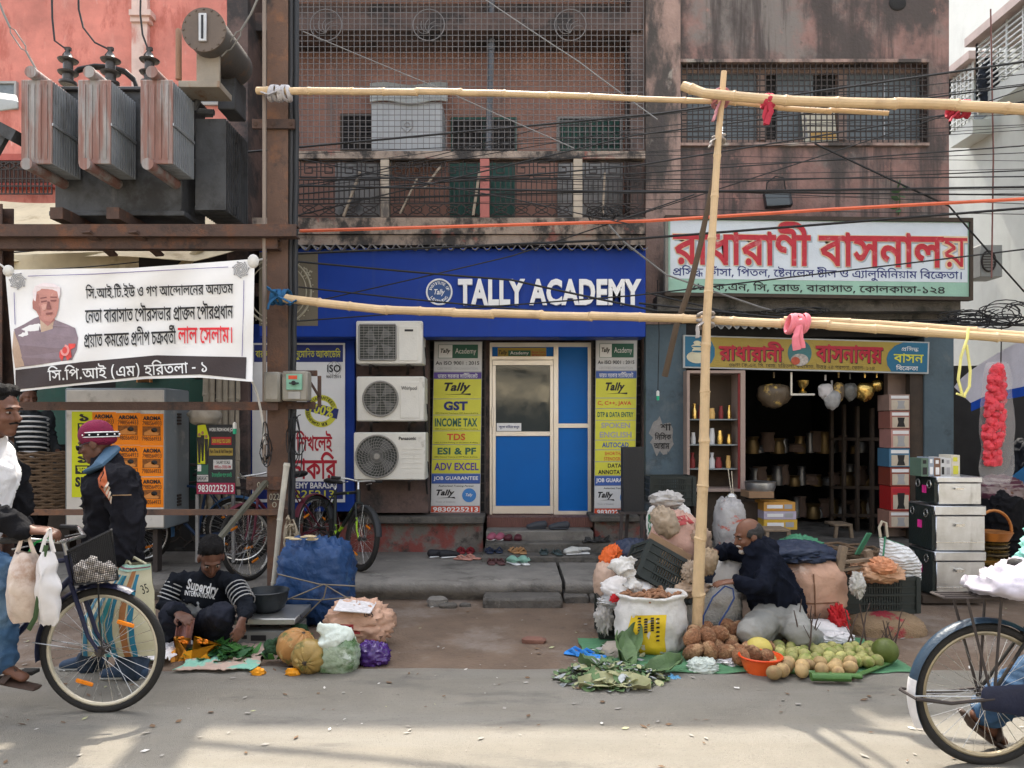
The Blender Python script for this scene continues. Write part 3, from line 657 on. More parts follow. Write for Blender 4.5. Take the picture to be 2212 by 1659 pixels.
M_pinkl=mat('chalky_pilaster',(.66,.5,.44),.9,var=.15,vscale=4,layers=[((.5,.17,.13),3,.52,.68,(1,1,.4),.8),((.3,.26,.24),5,.58,.72,(1,1,.3),.7)])
M_grey=mat('grey_column_plaster',(.42,.39,.37),.9,var=.15,vscale=4,layers=[((.17,.15,.14),2.5,.5,.7,(1,1,.3)),((.5,.25,.2),3,.62,.72)])
M_white=mat('white_limewash',(.60,.63,.60),.88,var=.06,vscale=3,layers=[((.42,.43,.41),1.6,.55,.8,(1.4,1.4,.3),.8)])
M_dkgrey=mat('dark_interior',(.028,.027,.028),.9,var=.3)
M_dkwood=mat('dark_wood',(.055,.04,.03),.7,var=.3,vscale=8)
M_tealw=mat('blue_grey_wall_paint',(.085,.12,.145),.85,var=.15,vscale=3,bump=.35,bscale=25,
     layers=[((.15,.17,.18),3,.56,.7,(1,1,.6),.7),((.04,.05,.055),1.6,.52,.68)])
M_green=mat('dark_green_paint',(.02,.075,.06),.6,var=.2,layers=[((.05,.08,.07),3,.55,.7)])
M_greypan=mat('weathered_panel',(.25,.245,.24),.8,var=.2,vscale=4,layers=[((.1,.1,.1),3,.5,.7)])
M_tinb=mat('painted_tin_box',(.42,.44,.46),.55,var=.1,layers=[((.25,.24,.23),3,.55,.7,(1,1,.4))])
M_iron=mat('dark_iron',(.06,.05,.047),.7,metal=.3,var=.25,vscale=12)
M_rust=mat('rusty_steel',(.095,.06,.048),.78,metal=.25,var=.25,vscale=6,bump=.3,layers=[((.16,.075,.045),5,.5,.66),((.04,.034,.032),3,.52,.68)])
M_wire=mat('black_cable',(.02,.02,.021),.6,var=.1)
M_alu=mat('aluminium_frame',(.72,.66,.58),.38,metal=.55,var=.06,vscale=4,bump=.03)
M_blued=mat('blue_laminate',(.004,.125,.45),.4,spec=.2,var=.06,vscale=2,bump=.02)
M_bluef=mat('royal_blue_sign_sheet',(.010,.042,.27),.45,spec=.18,var=.14,vscale=1.5,bump=.08,bscale=5,layers=[((.03,.06,.22),3,.55,.75,(3,1,.3),.6)])
M_bluep=mat('navy_print',(.018,.03,.16),.5,var=.08)
M_whitep=mat('white_print',(.78,.78,.78),.5,var=.03)
M_offw=mat('greyish_white_flex',(.60,.60,.60),.5,var=.06,vscale=3)
M_yel=mat('acid_yellow_print',(.62,.60,.06),.5,var=.06,vscale=3)
M_yel2=mat('ochre_sign_print',(.36,.26,.05),.5,var=.1,vscale=2)
M_red=mat('red_print',(.42,.015,.035),.5,var=.06)
M_redor=mat('orange_red_print',(.60,.075,.03),.5,var=.06)
M_blk=mat('black_print',(.016,.016,.018),.5,var=.05)
M_grn=mat('bottle_green_print',(.03,.12,.08),.5,var=.05)
M_purp=mat('violet_print',(.10,.06,.28),.5,var=.05)
M_gry=mat('grey_print',(.36,.36,.37),.5,var=.05)
M_glass=mat('window_glass',(.05,.06,.06),.06,var=.02,bump=0,spec=.8)
M_glasst=mat('clear_glass',(.9,.95,.93),.03,var=0,bump=0,trans=1.0)
M_frost=mat('blue_grey_window_glass',(.17,.20,.22),.28,var=.12,vscale=3,bump=.03)
def pb(parent,name,m,boxes,bevel=0.0):
 b=MB()
 for q in boxes:b.pbox(*q)
 return b.build(name,m,parent,smooth=bool(bevel),bevel=bevel)
def mesh_grille(parent,name,m,x0,y0,x1,y1,d,cell,r=.004,extra=None):
 b=MB()
 n=max(1,round((x1-x0)/cell))
 for i in range(n+1):
  x=lerp(x0,x1,i/n)
  b.rod(W(x,y0,d),W(x,y1,d),r*2)
 k=max(1,round((y1-y0)/cell))
 for i in range(k+1):
  y=lerp(y0,y1,i/k)
  b.rod(W(x0,y,d+r*2),W(x1,y,d+r*2),r*2)
 if extra:extra(b)
 return b.build(name,m,parent,smooth=False)
# ground, road, footpath
def rough_edge_sheet(name,m,z,x0,x1,far,near,amp,label=None):
 b=MB()
 nx=160
 def fn(u,v):
  x=lerp(x0,x1,u)
  f=far(x)+amp*(nz((x,0,0),1.6,4)+.5*nz((x,0,0),6,2))
  return Vector((x,lerp(near,f,v),z))
 b.grid(nx,6,fn)
 o=b.build(name,m,None,smooth=False)
 return tag(o,kind='structure')
b=MB()
b.grid(90,60,lambda u,v:Vector((lerp(-45,45,u),lerp(-30,70,v),0)))
tag(b.build('ground',M_dirt,smooth=False),kind='structure')
rough_edge_sheet('road',M_road,.006,-45,45,lambda x:5.03-.012*x,-9.0,.16)
def footpath_slab(name,x0,x1,seed):
 """broken-edged concrete slab between ground and plinth"""
 b=MB()
 d0,d1,z=7.02,8.75,.17
 n=60
 prof=[]
 rows=[]
 for i in range(n+1):
  x=lerp(x0,x1,i/n)
  j=.05*nz((x,0,0),2.1,seed)+.025*nz((x,0,0),9,seed)
  c=.018*nz((x,3,0),6,seed)
  rows.append([Vector((x,d1,z)),Vector((x,lerp(d1,d0,.5),z+c*.4)),Vector((x,d0+.03+j,z+c)),Vector((x,d0+j,z-.03+c)),
       Vector((x,d0+.015+j+.02*nz((x,1,0),12,seed),z-.10)),Vector((x,d0+.07+j,.03+.03*nz((x,5,0),5,seed))),Vector((x,d0+.10,-.05))])
 vs=[[b.v(p)for p in r]for r in rows]
 for p,q in zip(vs,vs[1:]):
  for k in range(len(p)-1):b.f([p[k],q[k],q[k+1],p[k+1]])
 b.f(vs[0][::-1]);b.f(vs[-1])
 return tag(b.build(name,M_conc,smooth=True,angle=60),kind='structure')
xl=W(-300,0,7.02).x
xc=G(1215,1262,.17).x
footpath_slab('pavement',xl,xc,1.0)
footpath_slab('pavement',xc+.035,9.0,5.0)
X=lambda x,d:(x-CX)/F*d
# the academy building in the middle
ac=thing('academy_building','soot stained terracotta building with meshed upper veranda above the blue sign','building',(W(980,0,9).x,9.2,0))
DV,DB=8.5,9.25 # veranda front, veranda back wall
b=MB()
xa,xb=W(545,0,DV).x,W(1394,0,DV).x
b.bb(xa-.3,xb,DB,DB+.25,3.22,6.99) # back wall
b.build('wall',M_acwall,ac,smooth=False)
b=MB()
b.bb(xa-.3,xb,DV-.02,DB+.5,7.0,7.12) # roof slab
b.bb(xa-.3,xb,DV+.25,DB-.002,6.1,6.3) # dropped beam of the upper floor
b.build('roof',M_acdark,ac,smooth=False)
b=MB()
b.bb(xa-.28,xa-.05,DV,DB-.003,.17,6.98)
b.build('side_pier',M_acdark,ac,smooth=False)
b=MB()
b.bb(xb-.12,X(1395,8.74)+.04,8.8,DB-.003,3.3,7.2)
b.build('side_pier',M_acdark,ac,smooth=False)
b=MB()
b.pbox(545,470,1394,505,DV-.05,1.35)
b.build('balcony_slab',M_ledge,ac,smooth=False)
b=MB()
b.pbox(545,508,1394,529,DV-.02,.3)
b.build('cornice',M_ledge,ac,smooth=False)
b=MB()
b.pbox(640,326,1394,342,DV,.14)
b.build('railing_beam',M_ledge,ac,smooth=False)
for(x0,x1,mm)in((822,840,M_post),(1037,1057,M_postp),(1239,1258,M_post)):
 pb(ac,'veranda_post',mm,[(x0,342.6,x1,469.6,DV+.005,.13)])
# two rosettes of bent wire in the big mesh
def lotus(b):
 for cx,cy,rad in((704,54,34),(926,54,34),(1232,54,34)):
  b.tube([W(x,y,DV-.01)for x,y in ell(cx,cy,rad,rad,26)],.006,5,closed=True)
  for a in(-62,-32,0,32,62):
   p=[]
   for t in range(9):
    u=t/8
    w=math.sin(u*math.pi)*8
    ax,ay=math.sin(R(a)),-math.cos(R(a))
    p.append(W(cx+ax*40*u*.75+ay*w,cy+17+ay*40*u*.75-ax*w,DV-.01))
   b.tube(p,.004,4)
mesh_grille(ac,'window_mesh',mat('greyed_mesh_wire',(.17,.16,.16),.7),640,-120,1390,322,DV+.03,12.4,.003,lotus)
# balustrade of ornamental iron between the posts
def railing(b,x0,x1):
 d=DV+.06
 n=max(2,round((x1-x0)/11))
 ys=(347,371,386,436,444,466)
 for y in(346,388,440,467):b.rod(W(x0,y,d),W(x1,y,d),.012)
 for i in range(n+1):
  x=lerp(x0,x1,i/n)
  b.rod(W(x,388,d),W(x,440,d),.011)
 k=max(1,round((x1-x0)/42))
 for i in range(k):
  a,c=lerp(x0,x1,i/k),lerp(x0,x1,(i+1)/k)
  w=c-a
  g=[(.1,348),(.1,384),(.9,384),(.9,352),(.3,352),(.3,374),(.68,374),(.68,362),(.48,362)] # key pattern
  pts=[W(a+u*w,y,d-.008)for u,y in g]
  for p,q in zip(pts,pts[1:]):b.rod(p,q,.012)
  for u0,u1 in((.05,.95),(.95,.05)):
   b.rod(W(a+u0*w,442,d-.008),W(a+u1*w,465,d-.008),.011)
  b.tube([W(x,y,d-.012)for x,y in ell(a+w/2,453,w*.3,8,14)],.006,4,closed=True)
for x0,x1 in((645,820),(842,1035),(1059,1237),(1260,1388)):
 b=MB()
 railing(b,x0,x1)
 b.build('balustrade',M_iron,ac,smooth=False)
def barred_window(parent,x0,y0,x1,y1,d,frame,leaf,cell=13,bars=True,n=2):
 f=pb(parent,'window',frame,[(x0-3,y0-3,x1+3,y0+2,d-.03,.03),(x0-3,y1-2,x1+3,y1+3,d-.03,.03),
           (x0-3,y0+2,x0+2,y1-2,d-.03,.03),(x1-2,y0+2,x1+3,y1-2,d-.03,.03)]
    +[(lerp(x0,x1,i/n)-2,y0+2,lerp(x0,x1,i/n)+2,y1-2,d-.03,.03)for i in range(1,n)])
 pb(f,'pane',leaf,[(x0+2,y0+2,x1-2,y1-2,d-.012,.01)])
 if bars:mesh_grille(f,'window_bars',M_iron,x0+3,y0+3,x1-3,y1-3,d-.05,cell,.005)
 return f
# the veranda wall sits deeper, so its openings are measured at its own depth
for(x0,y0,x1,y1)in((742,322,800,462),(736,252,802,318)):
 pass
barred_window(ac,738,248,806,325,DB-.005,M_dkwood,M_dkgrey)
barred_window(ac,977,256,1114,330,DB-.005,M_green,M_dkgrey)
barred_window(ac,1207,254,1342,330,DB-.005,M_greypan,M_green)
for(x0,x1,mm)in((724,820,M_greypan),(972,1046,M_green),(1056,1112,M_green),(1205,1345,M_greypan)):
 dd=pb(ac,'veranda_door',mm,[(x0,346,x1,472,DB-.05,.045)])
 pb(dd,'door_panel',mm,[(x0+6,352,(x0+x1)/2-3,464,DB-.062,.01),((x0+x1)/2+3,352,x1-6,464,DB-.062,.01)])
for q in((660,82,760,96),(905,78,1050,96),(1290,60,1385,92)):pb(ac,'ventilation_slot',M_dkgrey,[(*q,DB-.01,.008)])
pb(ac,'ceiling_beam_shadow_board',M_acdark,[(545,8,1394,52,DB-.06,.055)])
# drain pipe
b=MB()
pts=[W(1063,-130,DV+.45),W(1061,130,DV+.45),W(1057,240,DV+.45),W(1055,326,DV+.45)]
b.tube(pts,.036,10)
for p in(W(1061,110,DV+.45),W(1059,210,DV+.45)):b.cyl(p,p+Vector((0,0,.07)),.046)
b.build('drain_pipe',mat('grey_pvc',(.12,.13,.15),.5,var=.1),ac)
# tin box standing behind the mesh, with a bent sheet on top
tb=thing('tin_box','pale painted tin cabinet with crest behind the veranda mesh','cabinet',W(880,323,DV+.35))
pb(tb,'body',M_tinb,[(803,221,955,326,DV+.25,.5)])
b=MB()
b.grid(10,4,lambda u,v:W(lerp(799,967,u),lerp(219,180,v),lerp(DV+.2,DV+.75,v))+Vector((0,0,.02*math.sin(u*9))),two=.01)
b.build('lid',mat('dirty_sheet',(.42,.43,.40),.7,var=.15),tb)
pl=PL(DV+.25)
b=MB()
b.tube([pl(x,y)+Vector((0,-.006,0))for x,y in((868,260),(892,260),(892,276),(880,286),(868,276))],.006,4,closed=True)
b.tube([pl(x,y)+Vector((0,-.006,0))for x,y in ell(880,270,6,5,10)],.005,4,closed=True)
b.build('emblem',M_gry,tb)
# sticks and boards left leaning on the balustrade
for(x0,y0,x1,y1,r,cat_,lab)in((902,384,864,462,.018,'stick','thin pale stick leaning behind the balustrade beside the cream post'),
           (952,360,916,408,.022,'stick','short crooked stick leaning high behind the balustrade'),
           (1036,372,1022,466,.028,'stick','flat brown batten leaning just before the rose post'),
           (1306,374,1302,462,.022,'stick','upright grey batten behind the balustrade near its far end'),
           (778,372,742,468,.024,'stick','slanting pale pole leaning before the grey veranda door')):
 b=MB()
 b.rod(W(x0,y0,DV+.02),W(x1,y1,DV+.02),r*1.6,r)
 tag(b.build('wooden_stick',mat('weathered_stick',(.32,.26,.2),.85),smooth=False),lab,cat_,'sticks leaning on the balustrade')
# plinth, steps and ground-floor wall
b=MB()
def wbox(b,x0,x1,y0,y1,z0,z1):b.bb(x0,x1,y0,y1,z0,z1)
DF=9.13 # door plane
zs=1.6-(1110-HY)/F*DF # door sill height
b.bb(X(545,8.7),X(655,8.7),8.7,9.6,.1,.62)
b.bb(X(655,8.72),X(1043,8.72),8.72,9.6,.1,.50)
b.build('plinth',M_redplinth,ac,smooth=False)
b=MB()
b.bb(X(1285,8.72),X(1400,8.72),8.72,9.6,.1,.52)
b.build('plinth',M_redplinth,ac,smooth=False)
b=MB()
b.bb(X(770,8.6),X(1046,8.6),8.6,9.25,.503,.585)
b.build('window_ledge',M_concd,ac,smooth=True,bevel=.012)
b=MB()
b.bb(X(1276,8.6),X(1385,8.6),8.6,9.25,.523,.585)
b.build('window_ledge',M_concd,ac,smooth=True,bevel=.012)
b=MB()
b.bb(X(1040,8.05),X(1340,8.05),8.05,8.72,.12,.235)
b.build('step',M_concd,ac,smooth=True,bevel=.015)
b=MB()
b.bb(X(1048,8.3),X(1330,8.3),8.3,8.74,.2,.335)
b.build('step',M_concd,ac,smooth=True,bevel=.015)
b=MB()
b.bb(X(1050,8.5),X(1282,8.5),8.5,9.0,.3,.438)
b.build('step',M_conc,ac,smooth=True,bevel=.012)
M_mosaic=mat('red_brown_grooved_tile',(.16,.075,.062),.6,var=.15,wave=('X',.01,14,2),bump=.6)
b=MB()
b.bb(X(1052,8.8),X(1280,8.8),8.8,9.5,.44,zs-.003)
b.build('threshold',M_mosaic,ac,smooth=False)
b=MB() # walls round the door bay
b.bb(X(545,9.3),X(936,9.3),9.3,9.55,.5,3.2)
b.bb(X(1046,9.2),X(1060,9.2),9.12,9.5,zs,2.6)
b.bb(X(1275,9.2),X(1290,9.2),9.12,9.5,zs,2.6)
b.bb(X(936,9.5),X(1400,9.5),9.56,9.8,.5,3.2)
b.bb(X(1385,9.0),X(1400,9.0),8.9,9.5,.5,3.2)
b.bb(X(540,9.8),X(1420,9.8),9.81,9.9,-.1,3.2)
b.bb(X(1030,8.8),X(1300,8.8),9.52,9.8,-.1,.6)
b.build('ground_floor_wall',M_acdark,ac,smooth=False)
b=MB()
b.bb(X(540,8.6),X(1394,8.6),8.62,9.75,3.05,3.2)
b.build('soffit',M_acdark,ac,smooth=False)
# door: aluminium and blue panels
pd=PL(DF)
dr=thing('entrance_door','aluminium framed blue laminate door with a glazed upper half at the academy steps','door',W(1165,1110,DF))
A=lambda*q:pb(dr,*q)
pb(dr,'frame',M_alu,[(1058,740,1277,749,DF-.03,.07),(1196,749,1206,1112,DF-.03,.07),(1058,749,1063,1112,DF-.03,.07),(1270,749,1277,1112,DF-.03,.07),
      (1206,915,1270,924,DF-.03,.07),(1206,1104,1270,1112,DF-.03,.07),(1063,770,1196,777,DF-.03,.07)])
pb(dr,'transom_panel',M_blued,[(1063,749,1196,770,DF,.02)])
pb(dr,'side_panel',M_blued,[(1206,749,1270,915,DF,.02)])
pb(dr,'side_panel',M_blued,[(1206,924,1270,1104,DF,.02)])
lf=pb(dr,'door_leaf',M_alu,[(1063.5,778,1195.5,789,DF-.045,.05),(1063.5,1093,1195.5,1110,DF-.045,.05),(1063.5,789,1071,1093,DF-.045,.05),(1188,789,1195.5,1093,DF-.045,.05),
        (1071,932,1188,942,DF-.045,.05)],bevel=.003)
pb(lf,'door_panel',M_blued,[(1071,942,1188,1093,DF-.02,.02)])
pb(lf,'glass',M_glass,[(1071,789,1188,932,DF-.02,.012)])
pb(lf,'handle',M_alu,[(1062,880,1066,922,DF-.075,.03)],bevel=.004)
pdf=PL(DF-.022)
st=flat(dr,'door_notice',(1073,914,1126,931),pdf,M_whitep,.004)
text(dr,'d1',(1078,918,1122,927),pdf,M_bluep,'B',.01,.007)
tp=PL(DF)
flat(dr,'door_poster',(1075,751,1180,772),tp,M_yel2,.004)
flat(dr,'door_poster',(1098,757,1146,769),tp,M_grn,.007)
text(dr,'Academy',(1102,759,1142,768),tp,M_whitep,'L',.01,.010)
text(dr,'Tally',(1077,757,1096,768),tp,M_blk,'L',.02,.008,shear=.3)
text(dr,'Barasat Centre',(1149,758,1178,763),tp,M_red,'L',.0,.008)
text(dr,'9874311113',(1149,765,1178,770),tp,M_red,'L',.01,.008)
# fascia sign
DS=8.3
fs=thing('shop_sign','long royal blue fascia sign with raised white capitals above the academy door','sign',W(980,728,DS))
b=MB()
b.pbox(560,536,1395,728,DS,.3)
b.build('sign_panel',M_bluef,fs,smooth=True,bevel=.008)
pf=PL(DS)
flat(fs,'badge_panel',(560,545,687,704),pf,mat('bronze_brown_print',(.14,.12,.085),.5,var=.1),.004)
M_gold=mat('dull_gold_print',(.36,.33,.25),.5,var=.1)
b=MB()
for rr,rw in((72,.012),(62,.007)):
 b.tube([pf(x,y)+Vector((0,-.006,0))for x,y in ell(600,630,rr,rr*1.0,40)],rw,4,closed=True)
for i in range(34):
 a=R(i*360/34)
 b.ball(pf(600+77*math.cos(a),630+77*math.sin(a))+Vector((0,-.004,0)),.008,n=6,m=4)
b.build('badge_rim',M_gold,fs)
text(fs,'OF',(650,580,672,602),pf,M_gold,'L',.01,.008,rot=.5)
text(fs,'TALLY',(990,604,1134,661),pf,M_whitep,'L',.04,.004,.05)
text(fs,'ACADEMY',(1143,604,1384,661),pf,M_whitep,'L',.04,.004,.05)
b=MB()
b.tube([pf(x,y)+Vector((0,-.012,0))for x,y in ell(949,631,27,27,36)],.010,6,closed=True)
b.build('logo_ring',M_whitep,fs)
flatpoly(fs,'logo_disc',ell(949,631,25,25,32),pf,mat('logo_blue',(.02,.07,.22),.45),.006)
text(fs,'Tally',(938,625,961,640),pf,M_whitep,'L',.02,.010,shear=.3)
def arc_text(parent,s,cx,cy,r,a0,a1,h,plane,m,bold=.01,off=.009,flip=False):
 n=len(s)
 for i,ch in enumerate(s):
  if ch==' ':continue
  a=R(lerp(a0,a1,(i+.5)/n))
  x,y=cx+r*math.cos(a),cy+r*math.sin(a)
  w=h*(.35 if ch in 'I1' else .75)
  text(parent,ch,(x-w/2,y-h/2,x+w/2,y+h/2),plane,m,'L',bold,off,rot=a+(R(90)if not flip else R(-90)))
arc_text(fs,'INSTITUTE OF',949,631,19.5,190,350,6,pf,M_whitep)
arc_text(fs,'LEARNING',949,631,19.5,150,30,6,pf,M_whitep,flip=True)
# corrugated roof sheet peeping out above the sign
b=MB()
x0,x1=X(560,DS-.1),X(1400,DS-.1)
b.grid(260,2,lambda u,v:Vector((lerp(x0,x1,u),lerp(DS-.1,DS+.45,v),1.6-(533-HY)/F*(DS-.1)+.03*math.sin(u*2*math.pi*32)+.06*v)),two=.006)
tag(b.build('roof_sheet',mat('grey_asbestos_sheet',(.22,.21,.2),.9,layers=[((.08,.075,.07),6,.5,.68)])),'narrow corrugated grey roof sheet lying along the top of the blue sign','roof sheet')
# blue cladding to the side of the fascia with the advertising board on it
cl=thing('blue_cladding','flat royal blue wall cladding under the fascia behind the steel pole','cladding',W(650,1100,8.75))
pb(cl,'panel',M_bluef,[(520,700,766,1105,8.6,.12)],bevel=.004)
DP=8.58
pp=PL(DP)
po=thing('advertising_board','tall white course board with red Bengali words and a 100% job guarantee seal','sign',W(650,1088,DP))
pb(po,'board',M_whitep,[(545,741,745,1085,DP,.015)])
flat(po,'header',(549,745,741,782),pp,M_bluep,.003)
text(po,'p1',(552,752,736,778),pp,M_yel,'B',.012,.006)
flat(po,'footer',(549,1040,741,1078),pp,M_bluep,.003)
text(po,'TALLY ACADEMY BARASAT',(552,1042,731,1055),pp,M_whitep,'L',.02,.006)
text(po,'9830225213',(578,1059,722,1075),pp,M_yel,'L',.01,.006)
text(po,'p2',(640,930,718,977),pp,M_red,'B',.02,.006)
text(po,'p3',(628,976,728,1035),pp,M_red,'B',.02,.006)
text(po,'ISO',(707,788,736,804),pp,M_blk,'L',.025,.006)
text(po,'9001:2015',(705,811,737,817),pp,M_blk,'L',.01,.006)
b=MB()
for e in((722,796,15,15),(722,796,6,15)):b.tube([pp(x,y)+Vector((0,-.004,0))for x,y in ell(*e,22)],.003,4,closed=True)
b.build('globe_mark',M_gry,po)
flatpoly(po,'seal',ell(694,888,35,35,32),pp,M_yel,.004)
flatpoly(po,'seal_centre',ell(694,888,23,23,32),pp,M_whitep,.006)
flatpoly(po,'seal_ribbon',[(664,866),(732,884),(728,905),(660,886)],pp,M_bluep,.008)
text(po,'100%',(670,874,722,897),pp,M_yel,'L',.03,.011,rot=R(15))
arc_text(po,'JOB GUARANTEED',694,888,29,60,190,7,pp,M_blk,flip=False)
arc_text(po,'GUARANTEED',694,888,29,215,340,7,pp,M_blk)
# course boards beside the door
def course_board(label,c,rows,d,hl):
 """tall printed flex board; rows = (y0, y1, background, ((text, box, colour, bold), ...))"""
 (ax,ay),(bx,by),(cx_,cy_),(dx,dy)=c
 fr=thing('course_board',label,'sign',W((cx_+dx)/2,dy,d))
 y0,y1=rows[0][0],rows[-1][1]
 pl=quadplane(W(ax,ay,d),W(bx,by,d),W(cx_,cy_,d),W(dx,dy,d),0,y0,100,y1)
 b=MB()
 b.grid(1,1,lambda u,v:pl(lerp(-1,101,u),lerp(y1+4,y0-4,v)),two=.02)
 b.build('board',M_gry,fr,smooth=False)
 for r0,r1,bg,items in rows:
  flat(fr,'printed_panel',(0,r0+.8,100,r1-.8),pl,bg,.004)
  for it in items:
   s,box,m=it[:3]
   kind='B' if s=='c1' else 'L'
   text(fr,s,box,pl,m,kind,it[3]if len(it)>3 else .02,.007,shear=it[4]if len(it)>4 else 0)
 # logos
 a,e=hl
 flat(fr,'logo_plate',(8,a,92,e),pl,M_grn,.008)
 flat(fr,'logo_tile',(9,a+2,38,e-2),pl,M_whitep,.011)
 text(fr,'Tally',(13,a+22,34,e-22),pl,M_blk,'L',.03,.014,shear=.3)
 text(fr,'Academy',(44,a+20,88,e-16),pl,M_whitep,'L',.0,.011)
 w0,w1=rows[-2][0],rows[-2][1]
 m=lerp(w0,w1,.52)
 flatpoly(fr,'logo_disc',ell(78,m,14.5,38,26),pl,mat('logo_sky_blue',(.05,.2,.5),.5),.008)
 text(fr,'Tally',(71,m-10,85,m+10),pl,M_whitep,'L',.02,.011,shear=.3)
 # the two sign-off strokes under the brand words
 for r in(rows[3],rows[-2]):
  yy=lerp(r[0],r[1],.8)if r is rows[3]else lerp(r[0],r[1],.66)
  flatpoly(fr,'underline_stroke',[(22 if r is rows[3]else 10,yy),(78 if r is rows[3]else 48,yy-8),(78 if r is rows[3]else 50,yy+2),(60,yy-2)if r is rows[3]else(40,yy-3)],pl,M_blk,.008)
 return fr
sm='100% Practical Training on GST Return & eFiling'
course_board('tall yellow course board listing GST and INCOME TAX before the grilled window',[(939,739),(1041,739),(931,1107),(1036,1107)],[
 (548,708,M_offw,(('An ISO 9001 : 2015',(3,652,95,672),M_blk,.02),('CERTIFIED ORGANISATION',(7,686,92,699),M_gry,.0))),
 (712,748,M_purp,(('c1',(8,716,92,744),M_whitep,.01),)),
 (748.5,749,M_yel,()),
 (750,856,M_yel,(('Tally',(22,768,78,828),M_blk,.04,.3),)),
 (858,944,M_yel,(('GST',(22,870,72,920),M_bluep,.05),(sm,(5,931,94,940),M_blk,.0))),
 (946,1030,M_yel,(('INCOME TAX',(4,962,93,1008),M_grn,.035),(sm,(5,1017,94,1026),M_blk,.0))),
 (1032,1105,M_yel,(('TDS',(30,1046,68,1082),M_redor,.03),(sm,(5,1091,94,1100),M_blk,.0))),
 (1107,1185,M_yel,(('ESI & PF',(11,1122,91,1160),M_grn,.035),(sm,(5,1169,94,1178),M_blk,.0))),
 (1187,1262,M_yel,(('ADV EXCEL',(5,1204,97,1246),M_purp,.03),)),
 (1265,1318,mat('mid_blue_print',(.05,.11,.36),.5),(('JOB GUARANTEE',(4,1278,96,1304),M_whitep,.02),)),
 (1319,1438,M_offw,(('Authorised Training Partner',(14,1325,88,1338),M_blk,.01,.25),('Tally',(10,1350,48,1392),M_blk,.04,.3),('Power of Simplicity',(10,1412,50,1424),M_gry,.0))),
 (1440,1475,M_redor,(('9830225213',(4,1445,97,1471),M_whitep,.03),)),
],8.93,(562,636))
course_board('narrower yellow course board listing JAVA and SPOKEN ENGLISH behind the black iron stand',[(1288,736),(1376,736),(1284,1114),(1370,1114)],[
 (540,702,M_offw,(('An ISO 9001 : 2015',(4,648,94,668),M_blk,.02),('CERTIFIED ORGANISATION',(7,682,90,695),M_gry,.0))),
 (706,745,mat('mid_blue_print',(.05,.11,.36),.5),(('c1',(8,711,92,741),M_whitep,.01),)),
 (745.5,746,M_yel,()),
 (747,852,M_yel,(('Tally',(24,768,72,826),M_blk,.04,.3),)),
 (855,910,M_yel,(('C, C++, JAVA',(5,870,88,898),M_redor,.02),)),
 (913,974,M_yel,(('DTP & DATA ENTRY',(5,930,94,958),M_grn,.03),)),
 (976,1082,M_yel,(('SPOKEN',(14,988,86,1018),M_gry,.03),('ENGLISH',(11,1038,90,1070),M_gry,.03))),
 (1085,1135,M_yel,(('AUTOCAD',(17,1096,83,1124),mat('mid_blue_print',(.05,.11,.36),.5),.03),)),
 (1138,1200,M_yel,(('SHORTHAND',(24,1147,84,1166),M_redor,.01),('STENOGRAPHY',(22,1176,86,1195),M_redor,.01))),
 (1203,1277,M_yel,(('DATA',(32,1212,66,1234),M_blk,.03),('ANNOTATION',(8,1246,92,1270),M_blk,.03))),
 (1280,1332,mat('mid_blue_print',(.05,.11,.36),.5),(('JOB GUARANTEE',(3,1292,97,1320),M_whitep,.03),)),
 (1334,1455,M_offw,(('Authorised Training Partner',(22,1341,94,1354),M_blk,.01,.25),('Tally',(8,1366,46,1408),M_blk,.04,.3),('Power of Simplicity',(8,1428,48,1440),M_gry,.0))),
 (1457,1497,M_redor,(('9830225213',(6,1464,96,1492),M_whitep,.03),)),
],8.93,(556,632))
for(x0,x1,y0,y1)in((922,1048,736,1106),(1280,1386,732,1116)): # grilled windows behind the boards
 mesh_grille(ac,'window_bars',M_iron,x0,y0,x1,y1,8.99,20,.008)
 pb(ac,'window_opening',M_dkgrey,[(x0,y0,x1,y1,9.06,.03)])
